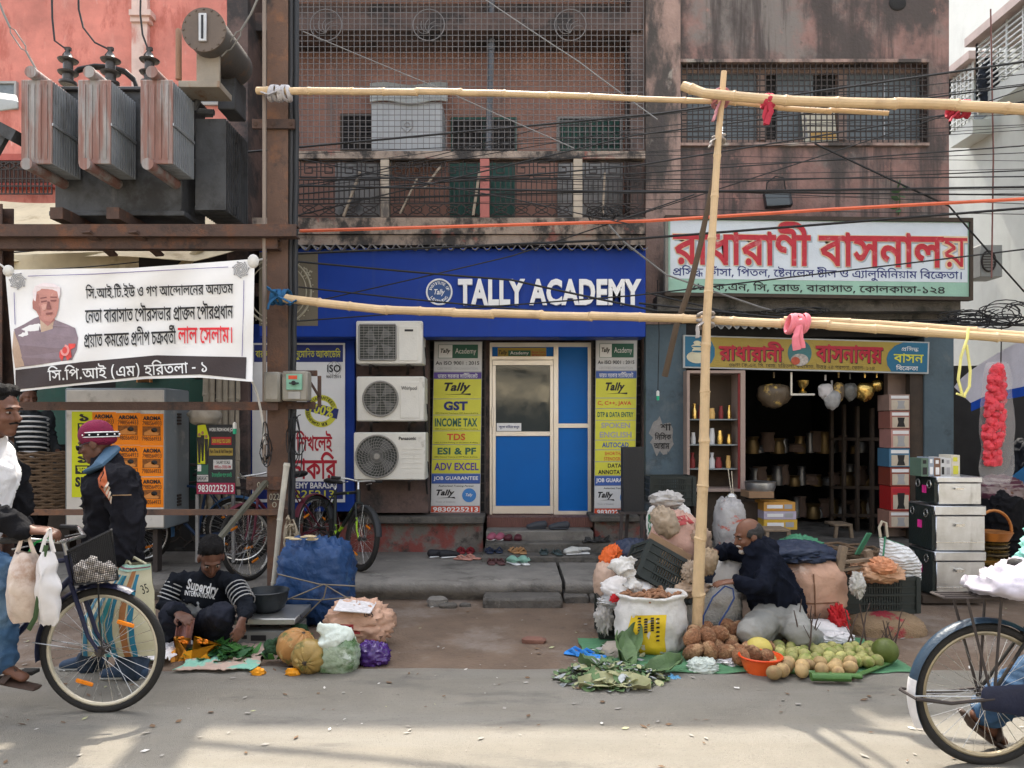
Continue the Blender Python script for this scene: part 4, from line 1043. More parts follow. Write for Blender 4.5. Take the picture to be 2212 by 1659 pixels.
# air conditioners
M_acw=mat('aged_white_enamel',(.66,.64,.58),.5,var=.06,vscale=4,layers=[((.38,.35,.3),4,.58,.75),((.34,.17,.07),3,.66,.76,(2.5,1,.2),.8)])
def ac_unit(label,x0,y0,x1,y1,style):
 d,dep=8.24,.3
 t=thing('air_conditioner',label,'air conditioner',W((x0+x1)/2,y1,d+.15),group='outdoor units stacked on the wall')
 M_in=mat('condenser_fins',(.05,.055,.05),.6,var=.3)
 w,h=x1-x0,y1-y0
 p=PL(d)
 b=MB()
 b.pbox(x0,y0,x1,y1,d,dep)
 b.build('casing',M_acw,t,bevel=.012)
 if style==0:cx,cy,r,sq=x0+w*.34,y0+h*.5,h*.41,True
 elif style==1:cx,cy,r,sq=x0+w*.355,y0+h*.5,h*.385,False
 else:cx,cy,r,sq=x0+w*.325,y0+h*.505,h*.44,False
 if sq:out=[(cx-r*1.05,cy-r),(cx+r*.95,cy-r),(cx+r,cy-r*.9),(cx+r,cy+r*.9),(cx+r*.95,cy+r),(cx-r*1.05,cy+r),(cx-r*1.1,cy+r*.9),(cx-r*1.1,cy-r*.9)]
 else:out=ell(cx,cy,r,r,36)
 flatpoly(t,'fan_opening',out,p,M_in,.004)
 b=MB()
 for k in range(4):
  a0=k*90+20
  pts=[p(cx+r*.12*math.cos(R(a0)),cy+r*.12*math.sin(R(a0)))]+[p(cx+r*.86*math.cos(R(a0+q)),cy+r*.86*math.sin(R(a0+q)))for q in(0,14,28,42)]
  b.face([q+Vector((0,-.005,0))for q in pts])
 b.build('fan',mat('grey_fan_blade',(.14,.14,.14),.5),t,smooth=False)
 b=MB()
 b.tube([p(x,y)+Vector((0,-.012,0))for x,y in out],.010,6,closed=True)
 if style==2:
  for k in range(1,7):b.tube([p(x,y)+Vector((0,-.014,0))for x,y in ell(cx,cy,r*k/7,r*k/7,30)],.0025,4,closed=True)
  for k in range(36):
   a=k*10
   b.tube([p(cx+r*q*math.cos(R(a+q*38)),cy+r*q*math.sin(R(a+q*38)))+Vector((0,-.013,0))for q in(.12,.4,.7,.99)],.0025,4)
  b.cyl(p(cx,cy)+Vector((0,-.022,0)),p(cx,cy)+Vector((0,.0,0)),.032,n=18)
 else:
  for k in range(-6,7):
   y=cy+r*k/6.7
   hw=r*(1.04 if sq else math.sqrt(max(0,1-(k/6.7)**2)))
   b.rod(p(cx-hw,y)+Vector((0,-.013,0)),p(cx+hw*(.95 if sq else 1),y)+Vector((0,-.013,0)),.0045)
  for k in range(-3,4):
   x=cx+r*k/3.6
   hh=r*(1 if sq else math.sqrt(max(0,1-(k/3.6)**2)))
   b.rod(p(x,cy-hh)+Vector((0,-.010,0)),p(x,cy+hh)+Vector((0,-.010,0)),.003)
 b.build('fan_guard',mat('guard_wire',(.28,.27,.25),.5,metal=.4),t)
 if style<2:
  b=MB()
  b.pbox(x0+w*.64,y0+h*.12,x0+w*.93,y0+h*.93,d-.008,.01)
  b.build('service_panel',M_acw,t,bevel=.004)
 else:
  b=MB()
  for k in range(6):b.pbox(x0+w*.66,y0+h*(.34+.1*k),x0+w*.95,y0+h*(.35+.1*k),d-.004,.006)
  b.build('service_panel',M_acw,t,smooth=False)
 if style==0:flat(t,'worn_badge',(x0+w*.73,y0+h*.2,x0+w*.86,y0+h*.25),p,M_blk,.010)
 if style==1:text(t,'Whirlpool',(x0+w*.66,y0+h*.22,x0+w*.89,y0+h*.33),p,M_blk,'L',.01,.010)
 if style==2:text(t,'Panasonic',(x0+w*.63,y0+h*.09,x0+w*.87,y0+h*.16),p,M_blk,'L',.03,.006)
 for u in(.2,.76):
  b=MB()
  xx=x0+w*u
  b.pbox(xx,y1+1,xx+5,y1+4,d+.02,.42)
  b.rod(W(xx+2,y1+3,d+.06),W(xx+2,y1+22,d+.42),.03,.012)
  b.build('wall_bracket',M_iron,t,smooth=False)
 b=MB()
 xx=x1+2
 b.tube([W(x1-2,y0+h*.6,d+.2),W(x1+4,y0+h*.62,d+.2),W(x1+6,y0+h*.8,d+.25),W(x1+2,y1+6,d+.35),W(x1+4,y1+30,d+.42)],.011,6)
 b.build('pipe',M_wire,t)
ac_unit('top outdoor unit of the stack with a square grilled fan',769,693,913,786,0)
ac_unit('middle outdoor unit of the stack with a plain round fan grille',770,813,917,910,1)
ac_unit('lowest and widest outdoor unit with swirling round guard and rust streaks',764,934,919,1037,2)
b=MB() # blocked-up wall strip behind the units
b.bb(X(764,8.7),X(925,8.7),8.68,8.9,.62,2.95)
b.build('pier',M_acdark,ac,smooth=False)
# soot-stained building with the utensil shop
D2=8.8
ub=thing('utensil_shop_building','black streaked rose plaster building over the open utensil shop','building',(X(1730,D2),D2+.4,0))
b=MB()
def wp(b,x0,y0,x1,y1,d=D2,dep=.3):b.pbox(x0,y0,x1,y1,d,dep)
wp(b,1470,-170,2050,130);wp(b,1470,312,2006,700);wp(b,2006,130,2050,700)
b.build('wall',M_b2,ub,smooth=False)
b=MB()
wp(b,1395,-170,1470,700,D2-.06,.35)
b.build('corner_pier',M_b2l,ub,smooth=False)
b=MB()
b.bb(X(1395,D2),X(2050,D2),D2+.3,D2+1.6,2.85,3.0)
b.bb(X(1395,D2),X(2050,D2),D2+.3,D2+4,7.35,7.45)
b.bb(X(2050,D2)-.2,X(2050,D2),D2+.3,D2+4,2.7,7.35)
b.build('roof',M_acdark,ub,smooth=False)
# strip of windows in a recess under a grille
b=MB()
wp(b,1470,127,2008,134,D2-.05,.06);wp(b,1470,308,2008,314,D2-.04,.05)
b.build('window_lintel',M_b2l,ub,smooth=False)
DW=D2+.2
w=pb(ub,'window',mat('rose_grey_frame',(.33,.24,.21),.8,var=.15),[(1471,134,2005,158,DW-.02,.06),(1471,302,2005,310,DW-.02,.06),(1471,158,1485,302,DW-.02,.06),(1637,158,1655,302,DW-.05,.08),
      (1810,158,1829,302,DW-.05,.08),(1989,158,2005,302,DW-.02,.06)])
pb(w,'pane',M_frost,[(1485,158,1560,302,DW,.02),(1562,158,1637,302,DW,.02)])
pb(w,'pane',M_frost,[(1829,158,1908,302,DW,.02),(1911,158,1989,302,DW,.02)])
pb(w,'pane',M_frost,[(1676,158,1756,302,DW+.02,.02)])
pb(w,'dark_gap',M_dkgrey,[(1655,158,1676,302,DW+.05,.02)]);pb(w,'dark_gap',M_dkgrey,[(1757,158,1810,302,DW+.06,.02)])
mesh_grille(ub,'window_bars',M_iron,1472,136,2004,309,D2-.015,12.2,.0055)
cb=thing('cardboard_box','white and yellow printed carton leaning inside the open middle casement','box',W(1770,308,DW-.06))
b=MB()
b.hexa([W(1736,308,DW-.07),W(1808,303,DW-.07),W(1808,303,DW),W(1736,308,DW),W(1730,231,DW-.07),W(1802,232,DW-.07),W(1802,232,DW),W(1730,231,DW)])
b.build('carton',mat('cream_card',(.74,.70,.58),.6,var=.05),cb,smooth=False)
q=quadplane(W(1730,231,DW-.07),W(1802,232,DW-.07),W(1736,308,DW-.07),W(1808,303,DW-.07),0,0,100,100)
flat(cb,'printed_band',(22,72,98,96),q,mat('amber_print',(.68,.42,.14),.5),.002)
for i in range(4):flat(cb,'printed_mark',(5,8+i*22,14,22+i*22),q,M_gry,.002)
# vent hole near the top
b=MB()
b.ball(W(1939,6,D2-.005),(.1,.02,.09),n=20,m=8)
b.build('vent_hole',M_dkgrey,ub)
# flood lamp
fl=thing('floodlight','black rectangular floodlight hanging tilted above the big white signboard','lamp',W(1680,452,D2-.1))
b=MB()
b.box(W(1680,431,D2-.12),(.3,.08,.19),(R(-15),R(-4),0))
b.build('housing',mat('black_lamp_metal',(.03,.03,.033),.45,var=.1),fl,bevel=.01)
b=MB()
b.tube([W(1655,418,D2-.1),W(1657,395,D2-.12),W(1675,381,D2-.1),W(1693,384,D2-.08),W(1697,412,D2-.06)],.008,6)
b.build('cable',M_wire,fl)
b=MB()
b.box(W(1680,431,D2-.165),(.26,.008,.15),(R(-15),R(-4),0))
b.build('lens',M_glass,fl,smooth=False)
# little plant in a crack
pt=thing('wall_plant','small broad leaved seedling sprouting from the cracked wall above the signboard','plant',W(1940,462,D2-.02))
b=MB()
b.tube([W(1941,465,D2-.02),W(1944,430,D2-.07),W(1938,388,D2-.09)],[.008,.006,.003],6)
b.build('stem',mat('plant_stem',(.10,.13,.05),.8),pt)
for(x,y,ln,an)in((1942,398,20,-80),(1936,412,19,200),(1954,405,20,-20),(1934,428,17,170),(1948,424,18,15),(1930,448,15,190),(1950,446,15,5),(1941,456,14,60)):
 b=MB()
 c=W(x,y,D2-.08)
 r=PX(D2)*ln*.5
 m=Matrix.Rotation(R(-an),3,'Y')@Matrix.Rotation(R(rnd(30,60)),3,'X')
 b.grid(6,4,lambda u,v:c+m@Vector(((u-.5)*2*r,(v-.5)*1.3*r*math.sin(math.pi*min(.97,max(.03,u)))**.8,.02*math.cos(u*3))),two=.003)
 b.build('leaf',mat('dusty_leaf',(.07,.13,.06),.6,var=.2),pt)
# ledge under the signboard and the big painted signboard itself
b=MB()
wp(b,1420,638,2075,672,D2-.32,.34);wp(b,1395,660,2060,690,D2-.1,.15)
b.build('ledge',M_concd,ub,smooth=False)
DG=8.34
sg=thing('painted_signboard','big white painted board with red Bengali shop name over a mint green strip','sign',W(1765,645,DG))
q=quadplane(W(1436,466,DG),W(2099,472,DG),W(1436,637,DG),W(2099,647,DG),100,75,1905,555)
def slab(name,m,x0,y0,x1,y1,plane,parent,th,lift=0.0):
 b=MB()
 n=Vector((0,-1,0))
 f=[plane(x0,y1),plane(x1,y1),plane(x1,y0),plane(x0,y0)]
 b.hexa([f[0]+n*lift,f[1]+n*lift,f[1]-n*th,f[0]-n*th,f[3]+n*lift,f[2]+n*lift,f[2]-n*th,f[3]-n*th])
 return b.build(name,m,parent,smooth=False)
slab('frame',M_dkwood,100,75,1905,98,q,sg,.06,.03)
slab('frame',M_dkwood,100,541,1905,562,q,sg,.06,.03)
slab('frame',mat('grey_wood_frame',(.2,.19,.17),.85),100,98.5,118,540.5,q,sg,.06,.03)
slab('frame',M_dkwood,1888,98.5,1905,540.5,q,sg,.06,.03)
slab('board',mat('mint_paint',(.30,.50,.40),.6,var=.08,vscale=4),118,98,1888,541,q,sg,.03)
flat(sg,'painted_field',(132,102,1880,455),q,mat('cold_white_paint',(.62,.68,.74),.6,var=.06,vscale=3),.003)
M_sred=mat('streaky_red_paint',(.46,.03,.045),.6,var=.15,vscale=14,layers=[((.58,.25,.25),9,.55,.66,(1,1,1),.55)])
text(sg,'s1',(157,112,1887,382),q,mat('grey_shadow_paint',(.35,.41,.46),.6),'B',.03,.005)
text(sg,'s1',(142,100,1880,376),q,mat('cream_outline_paint',(.72,.55,.36),.6),'B',.036,.008)
text(sg,'s1',(147,104,1875,371),q,M_sred,'B',.024,.012)
text(sg,'s2',(148,374,1845,454),q,M_bluep,'B',.01,.006)
text(sg,'s3',(245,466,1745,530),q,M_blk,'B',.012,.005)
# shade board and corrugated fringe over the shop front
b=MB()
wp(b,1440,668,2068,728,D2+.0,.25)
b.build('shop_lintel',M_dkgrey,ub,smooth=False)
b=MB()
xq0,xq1=X(1545,8.5),X(1990,8.5)
b.grid(150,2,lambda u,v:Vector((lerp(xq0,xq1,u),lerp(8.5,8.82,v),W(0,706,8.5).z+.022*math.sin(u*2*math.pi*26)+.12*v)),two=.006)
tag(b.build('roof_sheet',mat('pale_fringe_sheet',(.42,.41,.38),.8)),'narrow scalloped pale roof sheet hanging over the yellow shop sign','roof sheet')
# yellow shop sign
DY=8.72
ys=thing('yellow_shop_sign','long ochre shop sign with blue ends under the roof sheet','sign',W(1742,803,DY))
q=quadplane(W(1478,725,DY),W(2006,740,DY),W(1478,793,DY),W(2004,806,DY),215,780,1650,965)
slab('board',mat('sign_edge',(.45,.47,.47),.6),210,776,1655,969,q,ys,.08)
flat(ys,'printed_field',(220,784,1645,961),q,M_yel2,.003)
M_teal=mat('teal_print',(.02,.14,.25),.5,var=.06)
flatpoly(ys,'blue_end',[(220,784),(340,784),(375,810),(394,850),(394,895),(375,935),(340,961),(220,961)],q,M_teal,.005)
flatpoly(ys,'blue_end',[(1645,784),(1500,784),(1450,806),(1415,845),(1404,885),(1410,925),(1435,961),(1645,961)],q,M_teal,.005)
text(ys,'y1',(423,805,800,925),q,M_blk,'B',.03,.006)
text(ys,'y1',(417,800,796,920),q,M_red,'B',.03,.010)
text(ys,'y2',(991,812,1385,920),q,M_blk,'B',.03,.006)
text(ys,'y2',(985,807,1381,915),q,M_red,'B',.03,.010)
text(ys,'y3',(480,926,1335,958),q,M_blk,'B',.0,.006)
text(ys,'y4',(1490,806,1590,838),q,M_whitep,'B',.0,.009)
text(ys,'y5',(1445,850,1620,905),q,M_yel,'B',.015,.009)
text(ys,'y6',(1460,918,1590,952),q,M_whitep,'B',.01,.009)
flatpoly(ys,'picture',ell(893,865,70,78,30),q,mat('picture_teal',(.05,.16,.17),.5),.006)
flatpoly(ys,'picture',ell(893,905,52,36,24),q,mat('picture_ware',(.4,.36,.33),.5,var=.6,vscale=30),.009)
flatpoly(ys,'picture',ell(868,912,26,24,20),q,mat('picture_red',(.42,.08,.04),.5,var=.3,vscale=20),.012)
M_ware=mat('picture_silver',(.62,.58,.42),.5)
for(cx,cy,rx,ry)in((290,905,62,36),(290,868,30,20),(290,842,34,14),(290,820,22,12)):flatpoly(ys,'picture',ell(cx,cy,rx,ry,22),q,M_ware,.009+(910-cy)*.00003)
for(cx,cy,rx,ry)in((290,872,30,6),(290,843,34,4)):flatpoly(ys,'picture',ell(cx,cy,rx,ry,22),q,M_teal,.014)
# shop front walls and interior shell
b=MB()
b.pbox(1395,700,1482,1135,D2-.03,.3)
b.build('shop_pier',M_tealw,ub,smooth=False)
b=MB()
b.pbox(1997,700,2060,1210,D2-.03,.3)
b.build('shop_pier',M_tealw,ub,smooth=False)
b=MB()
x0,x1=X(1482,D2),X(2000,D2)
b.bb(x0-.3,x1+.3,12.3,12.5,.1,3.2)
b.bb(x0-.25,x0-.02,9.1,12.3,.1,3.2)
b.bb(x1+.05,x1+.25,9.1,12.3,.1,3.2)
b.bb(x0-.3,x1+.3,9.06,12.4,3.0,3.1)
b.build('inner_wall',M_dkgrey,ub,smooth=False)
b=MB()
b.bb(x0-.3,x1+.5,8.3,12.4,.02,.30)
b.build('shop_floor',M_concd,ub,smooth=False)
b=MB()
b.pbox(1966,800,1996,1180,D2,.1)
b.build('shutter_post',M_dkwood,ub,smooth=False)
b=MB()
b.pbox(1918,800,1966,1180,D2+.25,.1)
b.build('door_jamb',mat('rose_cream_paint',(.36,.27,.23),.8,var=.1),ub,smooth=False)
# torn bill on the grey-blue pier
bl=thing('torn_bill','torn grey paper bill pasted on the blue grey pier','poster',W(1432,985,D2-.035))
p=PL(D2-.03)
random.seed(3)
flatpoly(bl,'paper',[(1432+(25+9*random.uniform(-1,1))*math.cos(a),945+(38+12*random.uniform(-1,1))*math.sin(a))for a in[i*.26 for i in range(24)]],p,
    mat('torn_paper',(.24,.23,.22),.9,var=.2,vscale=20),.003)
text(bl,'w1',(1426,915,1450,930),p,M_blk,'B',.03,.006)
text(bl,'w2',(1414,934,1450,950),p,M_blk,'B',.03,.006)
text(bl,'w3',(1412,956,1446,970),p,M_blk,'B',.03,.006)
# white house along the lane at the far side
wh=thing('white_house','white limewashed house with barred balconies beyond the rose building','building',(7.6,12,0))
XW=7.25
b=MB()
b.bb(XW,XW+3,5.2,16,0,11)
b.build('wall',M_white,wh,smooth=False)
b=MB()
b.bb(XW-1.6,XW+3,16.002,16.3,0,11)
b.build('rear_wall',M_white,wh,smooth=False)
M_slab=mat('pinkish_slab_edge',(.45,.36,.33),.85,var=.15)
M_barw=mat('white_painted_bar',(.6,.62,.6),.6)
def balcony(xo,d0,d1,zb,zt,name='balcony',slab=True):
 """barred box balcony standing out of the lane wall"""
 bb_=MB()
 bb_.bb(xo,XW-.002,d0,d1,zb-.22,zb)
 t=bb_.build(name,M_white,wh,smooth=False)
 b=MB()
 b.bb(xo-.12,XW-.002,d0-.1,d1+.1,zt,zt+.12)
 b.build('canopy',M_slab,t,smooth=False)
 b=MB()
 n=9
 for k in range(n+1):
  z=lerp(zb+.05,zt-.05,k/n)
  b.rod((xo,d0,z),(xo,d1,z),.02);b.rod((xo,d1,z),(XW,d1,z),.02)
 for k in range(7):
  y=lerp(d0,d1,k/6)
  b.rod((xo,y,zb),(xo,y,zt),.022)
 for k in range(4):b.rod((lerp(xo,XW,k/4),d1,zb),(lerp(xo,XW,k/4),d1,zt),.022)
 b.build('balcony_bars',M_barw,t,smooth=False)
 b=MB()
 b.bb(XW-.012,XW-.004,lerp(d0,d1,.2),lerp(d0,d1,.8),zb+.1,zt-.25)
 b.build('window',M_frost,t,smooth=False)
dB0,dB1=9.0,11.0
balcony(6.65,dB0,dB1,W(0,215,11.0).z,W(0,95,11.0).z)
balcony(6.95,11.6,12.2,W(0,290,12.2).z,W(0,172,12.2).z,'window_cage')
cg=MB()
cg.bb(XW-.35,XW-.003,8.2,9.3,W(0,585,9.3).z,W(0,478,9.3).z)
cg2=cg.build('window_cage',mat('slate_blue_paint',(.10,.2,.28),.6,var=.15),wh,smooth=False)
b=MB()
for k in range(10):b.rod((XW-.38,8.2,lerp(W(0,580,9.3).z,W(0,480,9.3).z,k/9)),(XW-.38,9.3,lerp(W(0,580,9.3).z,W(0,480,9.3).z,k/9)),.02)
for k in range(6):b.rod((lerp(XW-.38,XW,k/5),9.33,W(0,580,9.3).z),(lerp(XW-.38,XW,k/5),9.33,W(0,480,9.3).z),.02)
b.build('balcony_bars',mat('blue_bar',(.12,.22,.3),.6),cg2,smooth=False)
b=MB()
b.bb(XW-.5,XW-.003,8.1,9.4,W(0,476,9.3).z,W(0,462,9.3).z)
b.build('canopy',M_slab,cg2,smooth=False)
b=MB()
b.bb(6.6,XW-.003,5.5,9.9,5.0,5.15)
b.build('eaves',M_white,wh,smooth=False)
u=thing('air_conditioner','grey weathered outdoor unit on the white house beyond the signboard','air conditioner',(6.7,10.4,W(0,600,10.4).z))
b=MB()
b.pbox(2118,528,2166,598,10.4,.35)
b.build('casing',mat('grey_unit_casing',(.34,.35,.34),.6,var=.1),u,bevel=.01)
b=MB()
b.tube([W(x,y,10.38)for x,y in ell(2136,564,15,22,20)],.012,5,closed=True)
for k in range(6):b.rod(W(2123,548+k*6,10.385),W(2149,548+k*6,10.385),.01)
b.build('fan_guard',M_iron,u)
jk=thing('hanging_jacket','dark jacket hung out on the balcony bars of the white house','jacket',(6.6,10.9,W(0,235,10.9).z))
b=MB()
b.chain([(W(2133,130,10.85),.05,.03),(W(2133,150,10.85),.14,.05),(W(2135,190,10.8),.15,.06),(W(2137,228,10.8),.12,.05)],n=12)
b.chain([(W(2126,148,10.85),.05,.05),(W(2120,190,10.8),.05,.05)],n=8)
link_mesh(solid(b.mesh(),.02,3,crumple(.02,8,1)),'jacket',mat('dark_blue_cloth',(.02,.025,.035),.9),jk)
# salmon building on the other side
pk=thing('salmon_building','salmon limewashed building with chalky pilaster behind the transformer','building',(X(250,10.6),10.8,0))
DK=10.6
b=MB()
b.pbox(-420,-360,284,900,DK,.4)
b.pbox(318,-360,528,900,DK,.4)
b.build('wall',M_pink,pk,smooth=False)
b=MB()
b.pbox(284,46,318,900,DK-.08,.45);b.pbox(284,-360,318,20,DK-.08,.45)
b.build('pilaster',M_pinkl,pk,smooth=False)
b=MB()
b.pbox(278,20,325,32,DK-.16,.5);b.pbox(281,32,322,46,DK-.12,.5)
b.build('capital',M_pinkl,pk,smooth=False)
b=MB()
b.pbox(-420,-520,60,-360,DK,.4)  # raised wall top out of view, added to throw shade on the road
b.pbox(528,-360,552,900,DK-.15,.5)
b.build('grey_column_and_shade_block',M_grey,pk,smooth=False)
b=MB()
b.bb(X(-420,DK),X(550,DK),DK+.4,DK+5,5.0,9.6)
b.build('rear_block',M_pink,pk,smooth=False)
for(x0,y0,x1,y1)in((-30,178,32,230),(440,262,496,320),(424,190,470,222)):
 f=pb(pk,'window',mat('grey_window_frame',(.36,.36,.35),.7),[(x0-3,y0-3,x1+3,y0+2,DK-.05,.05),(x0-3,y1-2,x1+3,y1+4,DK-.05,.05),(x0-3,y0+2,x0+2,y1-2,DK-.05,.05),(x1-2,y0+2,x1+3,y1-2,DK-.05,.05)])
 pb(f,'pane',M_frost,[(x0+2,y0+2,x1-2,y1-2,DK-.02,.015)])
b=MB()
b.pbox(-420,332,528,346,DK-.12,.12);b.pbox(-420,395,528,404,DK-.1,.1)
b.build('string_course',mat('deep_salmon',(.42,.11,.09),.9,var=.15),pk,smooth=False)
def grl(x0,x1):
 b=MB()
 n=round((x1-x0)/9)
 d=DK-.16
 for i in range(n+1):b.rod(W(lerp(x0,x1,i/n),348,d),W(lerp(x0,x1,i/n),420,d),.014)
 for y in(350,366,386,402,419):b.rod(W(x0,y,d),W(x1,y,d),.016)
 for i in range(n//3):
  b.rod(W(lerp(x0,x1,i*3/n),366,d-.01),W(lerp(x0,x1,(i*3+3)/n),350,d-.01),.014)
  b.rod(W(lerp(x0,x1,i*3/n),350,d-.01),W(lerp(x0,x1,(i*3+3)/n),366,d-.01),.014)
 b.build('balcony_grille',M_iron,pk,smooth=False)
 pb(pk,'balcony_recess',mat('brown_recess',(.14,.075,.06),.9),[(x0,346,x1,394,DK-.02,.015)])
grl(-60,112);grl(470,528)
b=MB()
b.tube([W(557,-80,9.9),W(552,100,9.9),W(538,300,9.9),W(530,452,9.9)],.035,8)
tag(b.build('water_pipe',mat('pale_blue_pvc',(.35,.55,.68),.45,var=.05)),'pale blue plastic water pipe running down the grey column','pipe')
# steel frame carrying the transformer
DPO=6.9
M_rustl=mat('brown_rusted_beam',(.135,.082,.06),.8,metal=.15,var=.22,vscale=5,bump=.3,layers=[((.21,.105,.06),4,.5,.66),((.05,.042,.04),2.6,.52,.68)])
fr=thing('steel_pole_frame','rusty brown steel pole frame with cross rails carrying the transformer','pole frame',W(600,1288,DPO))
def hbeam(b,x0,x1,y0,y1,d,dep,t=.014):
 a,c=W(x0,y0,d),W(x1,y1,d)
 b.bb(a.x,c.x,d,d+t,c.z,a.z)
 b.bb(a.x,c.x,d+dep-t,d+dep,c.z,a.z)
 m=(a.x+c.x)/2
 b.bb(m-t/2,m+t/2,d+t,d+dep-t,c.z,a.z)
b=MB();hbeam(b,577,622,-220,1289,DPO,.17);b.build('pole',M_rustl,fr,smooth=False)
b=MB();hbeam(b,-42,4,440,1300,DPO,.17);b.build('pole',M_rust,fr,smooth=False)
def channel(name,x0,x1,y0,y1,d,dep,m):
 b=MB()
 a,c=W(x0,y0,d),W(x1,y1,d)
 b.bb(a.x,c.x,d,d+.012,c.z,a.z)
 b.bb(a.x,c.x,d+.012,d+dep,a.z-.012,a.z)
 b.bb(a.x,c.x,d+.012,d+dep,c.z,c.z+.012)
 return b.build(name,m,fr,smooth=False)
channel('cross_beam',-60,640,484,510,6.72,.12,M_rust)
channel('cross_beam',-60,628,512,536,7.62,.12,M_rust)
channel('cross_beam',-60,600,514,537,6.8,.1,M_rust)
channel('rail',-60,600,868,886,6.78,.06,M_rust)
channel('rail',60,608,1101,1113,6.78,.05,M_rustl)
for(x0,y0,x1,y1)in((544,257,636,277),(532,1030,618,1058),(560,1100,618,1114),(624,800,684,812),(618,868,680,884)):
 b=MB()
 b.pbox(x0,y0,x1,y1,DPO-.035,.03)
 for k in range(3):
  x=lerp(x0+8,x1-8,k/2)
  b.cyl(W(x,(y0+y1)/2,DPO-.05),W(x,(y0+y1)/2,DPO-.03),.016,n=6)
 b.build('clamp',M_rust,fr,smooth=False)
text(fr,'0.04',(556,1041,580,1053),PL(DPO-.036),M_gold,'L',.0,.004)
text(fr,'0222',(582,1066,612,1080),PL(DPO),M_gold,'L',.0,.004)
text(fr,'0',(588,1084,598,1096),PL(DPO),M_gold,'L',.0,.004)
b=MB() # thin conduit clipped to the pole
b.tube([W(571,y,DPO-.09)for y in range(-200,1030,60)],.018,8)
b.build('conduit',mat('grey_brown_pipe',(.25,.2,.165),.7,var=.12),fr)
b=MB() # steel strut and slanting brace low on the frame
b.rod(W(575,1040,DPO-.03),W(470,1168,6.4),.05,.03)
b.build('brace',mat('olive_pipe',(.10,.095,.07),.7,var=.2),fr,smooth=False)
b=MB()
b.rod(W(690,812,DPO-.02),W(690,880,DPO-.02),.03,.02)
b.rod(W(662,812,DPO-.02),W(690,858,DPO-.02),.02,.02)
b.build('bracket',M_rust,fr,smooth=False)
# black cables clipped up the pole: each its own
for k,(x,r)in enumerate(((630,.02),(636,.028),(642,.02),(626,.014))):
 b=MB()
 pts=[]
 for i in range(34):
  y=lerp(-220,1120 if k!=3 else 900,i/33)
  pts.append(W(x-k*.6+3*nz((0,y,k),.012,3)+(0 if y<400 else(y-400)*-.012)+(4 if k==1 and y<300 else 0),y,DPO+.02+.03*(k%2)))
 b.tube(pts,r,7)
 tag(b.build('power_cable',mat('sheath_%d'%k,[(.03,.03,.032),(.07,.07,.075),(.03,.032,.036),(.05,.045,.04)][k],.55)),
  ['slim black cable running up beside the rusty pole','thickest grey cable running up the rusty pole','outermost black cable strapped to the rusty pole','short thin brown cable against the rusty pole'][k],'cable','cables strapped to the pole')
# meter boxes
M_box=mat('weathered_box_plastic',(.28,.26,.22),.6,var=.15,layers=[((.14,.12,.1),4,.52,.7)])
m1_=thing('meter_box','blank brown weathered junction box on the rusty pole','meter box',W(590,870,DPO-.1))
b=MB();b.pbox(569,803,604,868,DPO-.18,.14);b.build('case',M_box,m1_,bevel=.015)
b=MB();b.pbox(573,808,600,863,DPO-.19,.012);b.build('lid',M_box,m1_,bevel=.004)
m2_=thing('meter_box','grey meter box with green dial plate beside the rusty pole','meter box',W(645,868,DPO-.1))
b=MB();b.pbox(608,801,664,866,DPO-.18,.15);b.build('case',M_box,m2_,bevel=.015)
b=MB();b.pbox(618,808,652,842,DPO-.2,.02);b.build('dial_plate',mat('pale_green_plate',(.22,.46,.34),.4),m2_,bevel=.003)
flat(m2_,'red_strip',(623,811,642,819),PL(DPO-.2),M_redor,.003)
b=MB();b.cyl(W(634,827,DPO-.235),W(634,827,DPO-.2),.02,n=14);b.pbox(624,826,644,829,DPO-.24,.02);b.build('knob',M_blk,m2_)
b=MB();b.pbox(622,846,648,862,DPO-.195,.02);b.build('terminal_cover',mat('grey_cover',(.33,.32,.3),.5),m2_,bevel=.003)
# transformer
M_tank=mat('sooty_grey_tank_paint',(.075,.078,.083),.6,metal=.1,var=.2,vscale=3,bump=.12,layers=[((.03,.029,.028),1.6,.45,.65),((.14,.14,.14),5,.58,.74,(1,1,.4),.6)])
M_rad=mat('weathered_radiator_paint',(.25,.265,.28),.6,metal=.1,var=.15,vscale=4,bump=.12,layers=[((.11,.105,.105),2.2,.5,.7,(1,1,.35))])
M_radf=mat('rust_streaked_radiator_face',(.29,.275,.265),.7,var=.2,vscale=5,bump=.1,layers=[((.23,.10,.075),4.6,.40,.6,(3.2,1,.22),.85),((.14,.075,.055),3,.55,.72,(2,1,.4),.6)])
tr=thing('transformer','big oil filled transformer with rusty radiator banks on the steel frame','transformer',W(270,482,7.2))
TF=6.98
def tbox(b,x0,y0,x1,y1,d,dep):b.pbox(x0,y0,x1,y1,d,dep)
b=MB();b.pbox(118,192,392,462,TF,.55);b.build('tank',M_tank,tr,bevel=.01)
b=MB();b.pbox(110,186,402,193,TF-.05,.64);b.build('lid',M_tank,tr,bevel=.006)
b=MB();b.pbox(105,455,398,466,TF-.04,.62);b.build('base',M_tank,tr,bevel=.006)
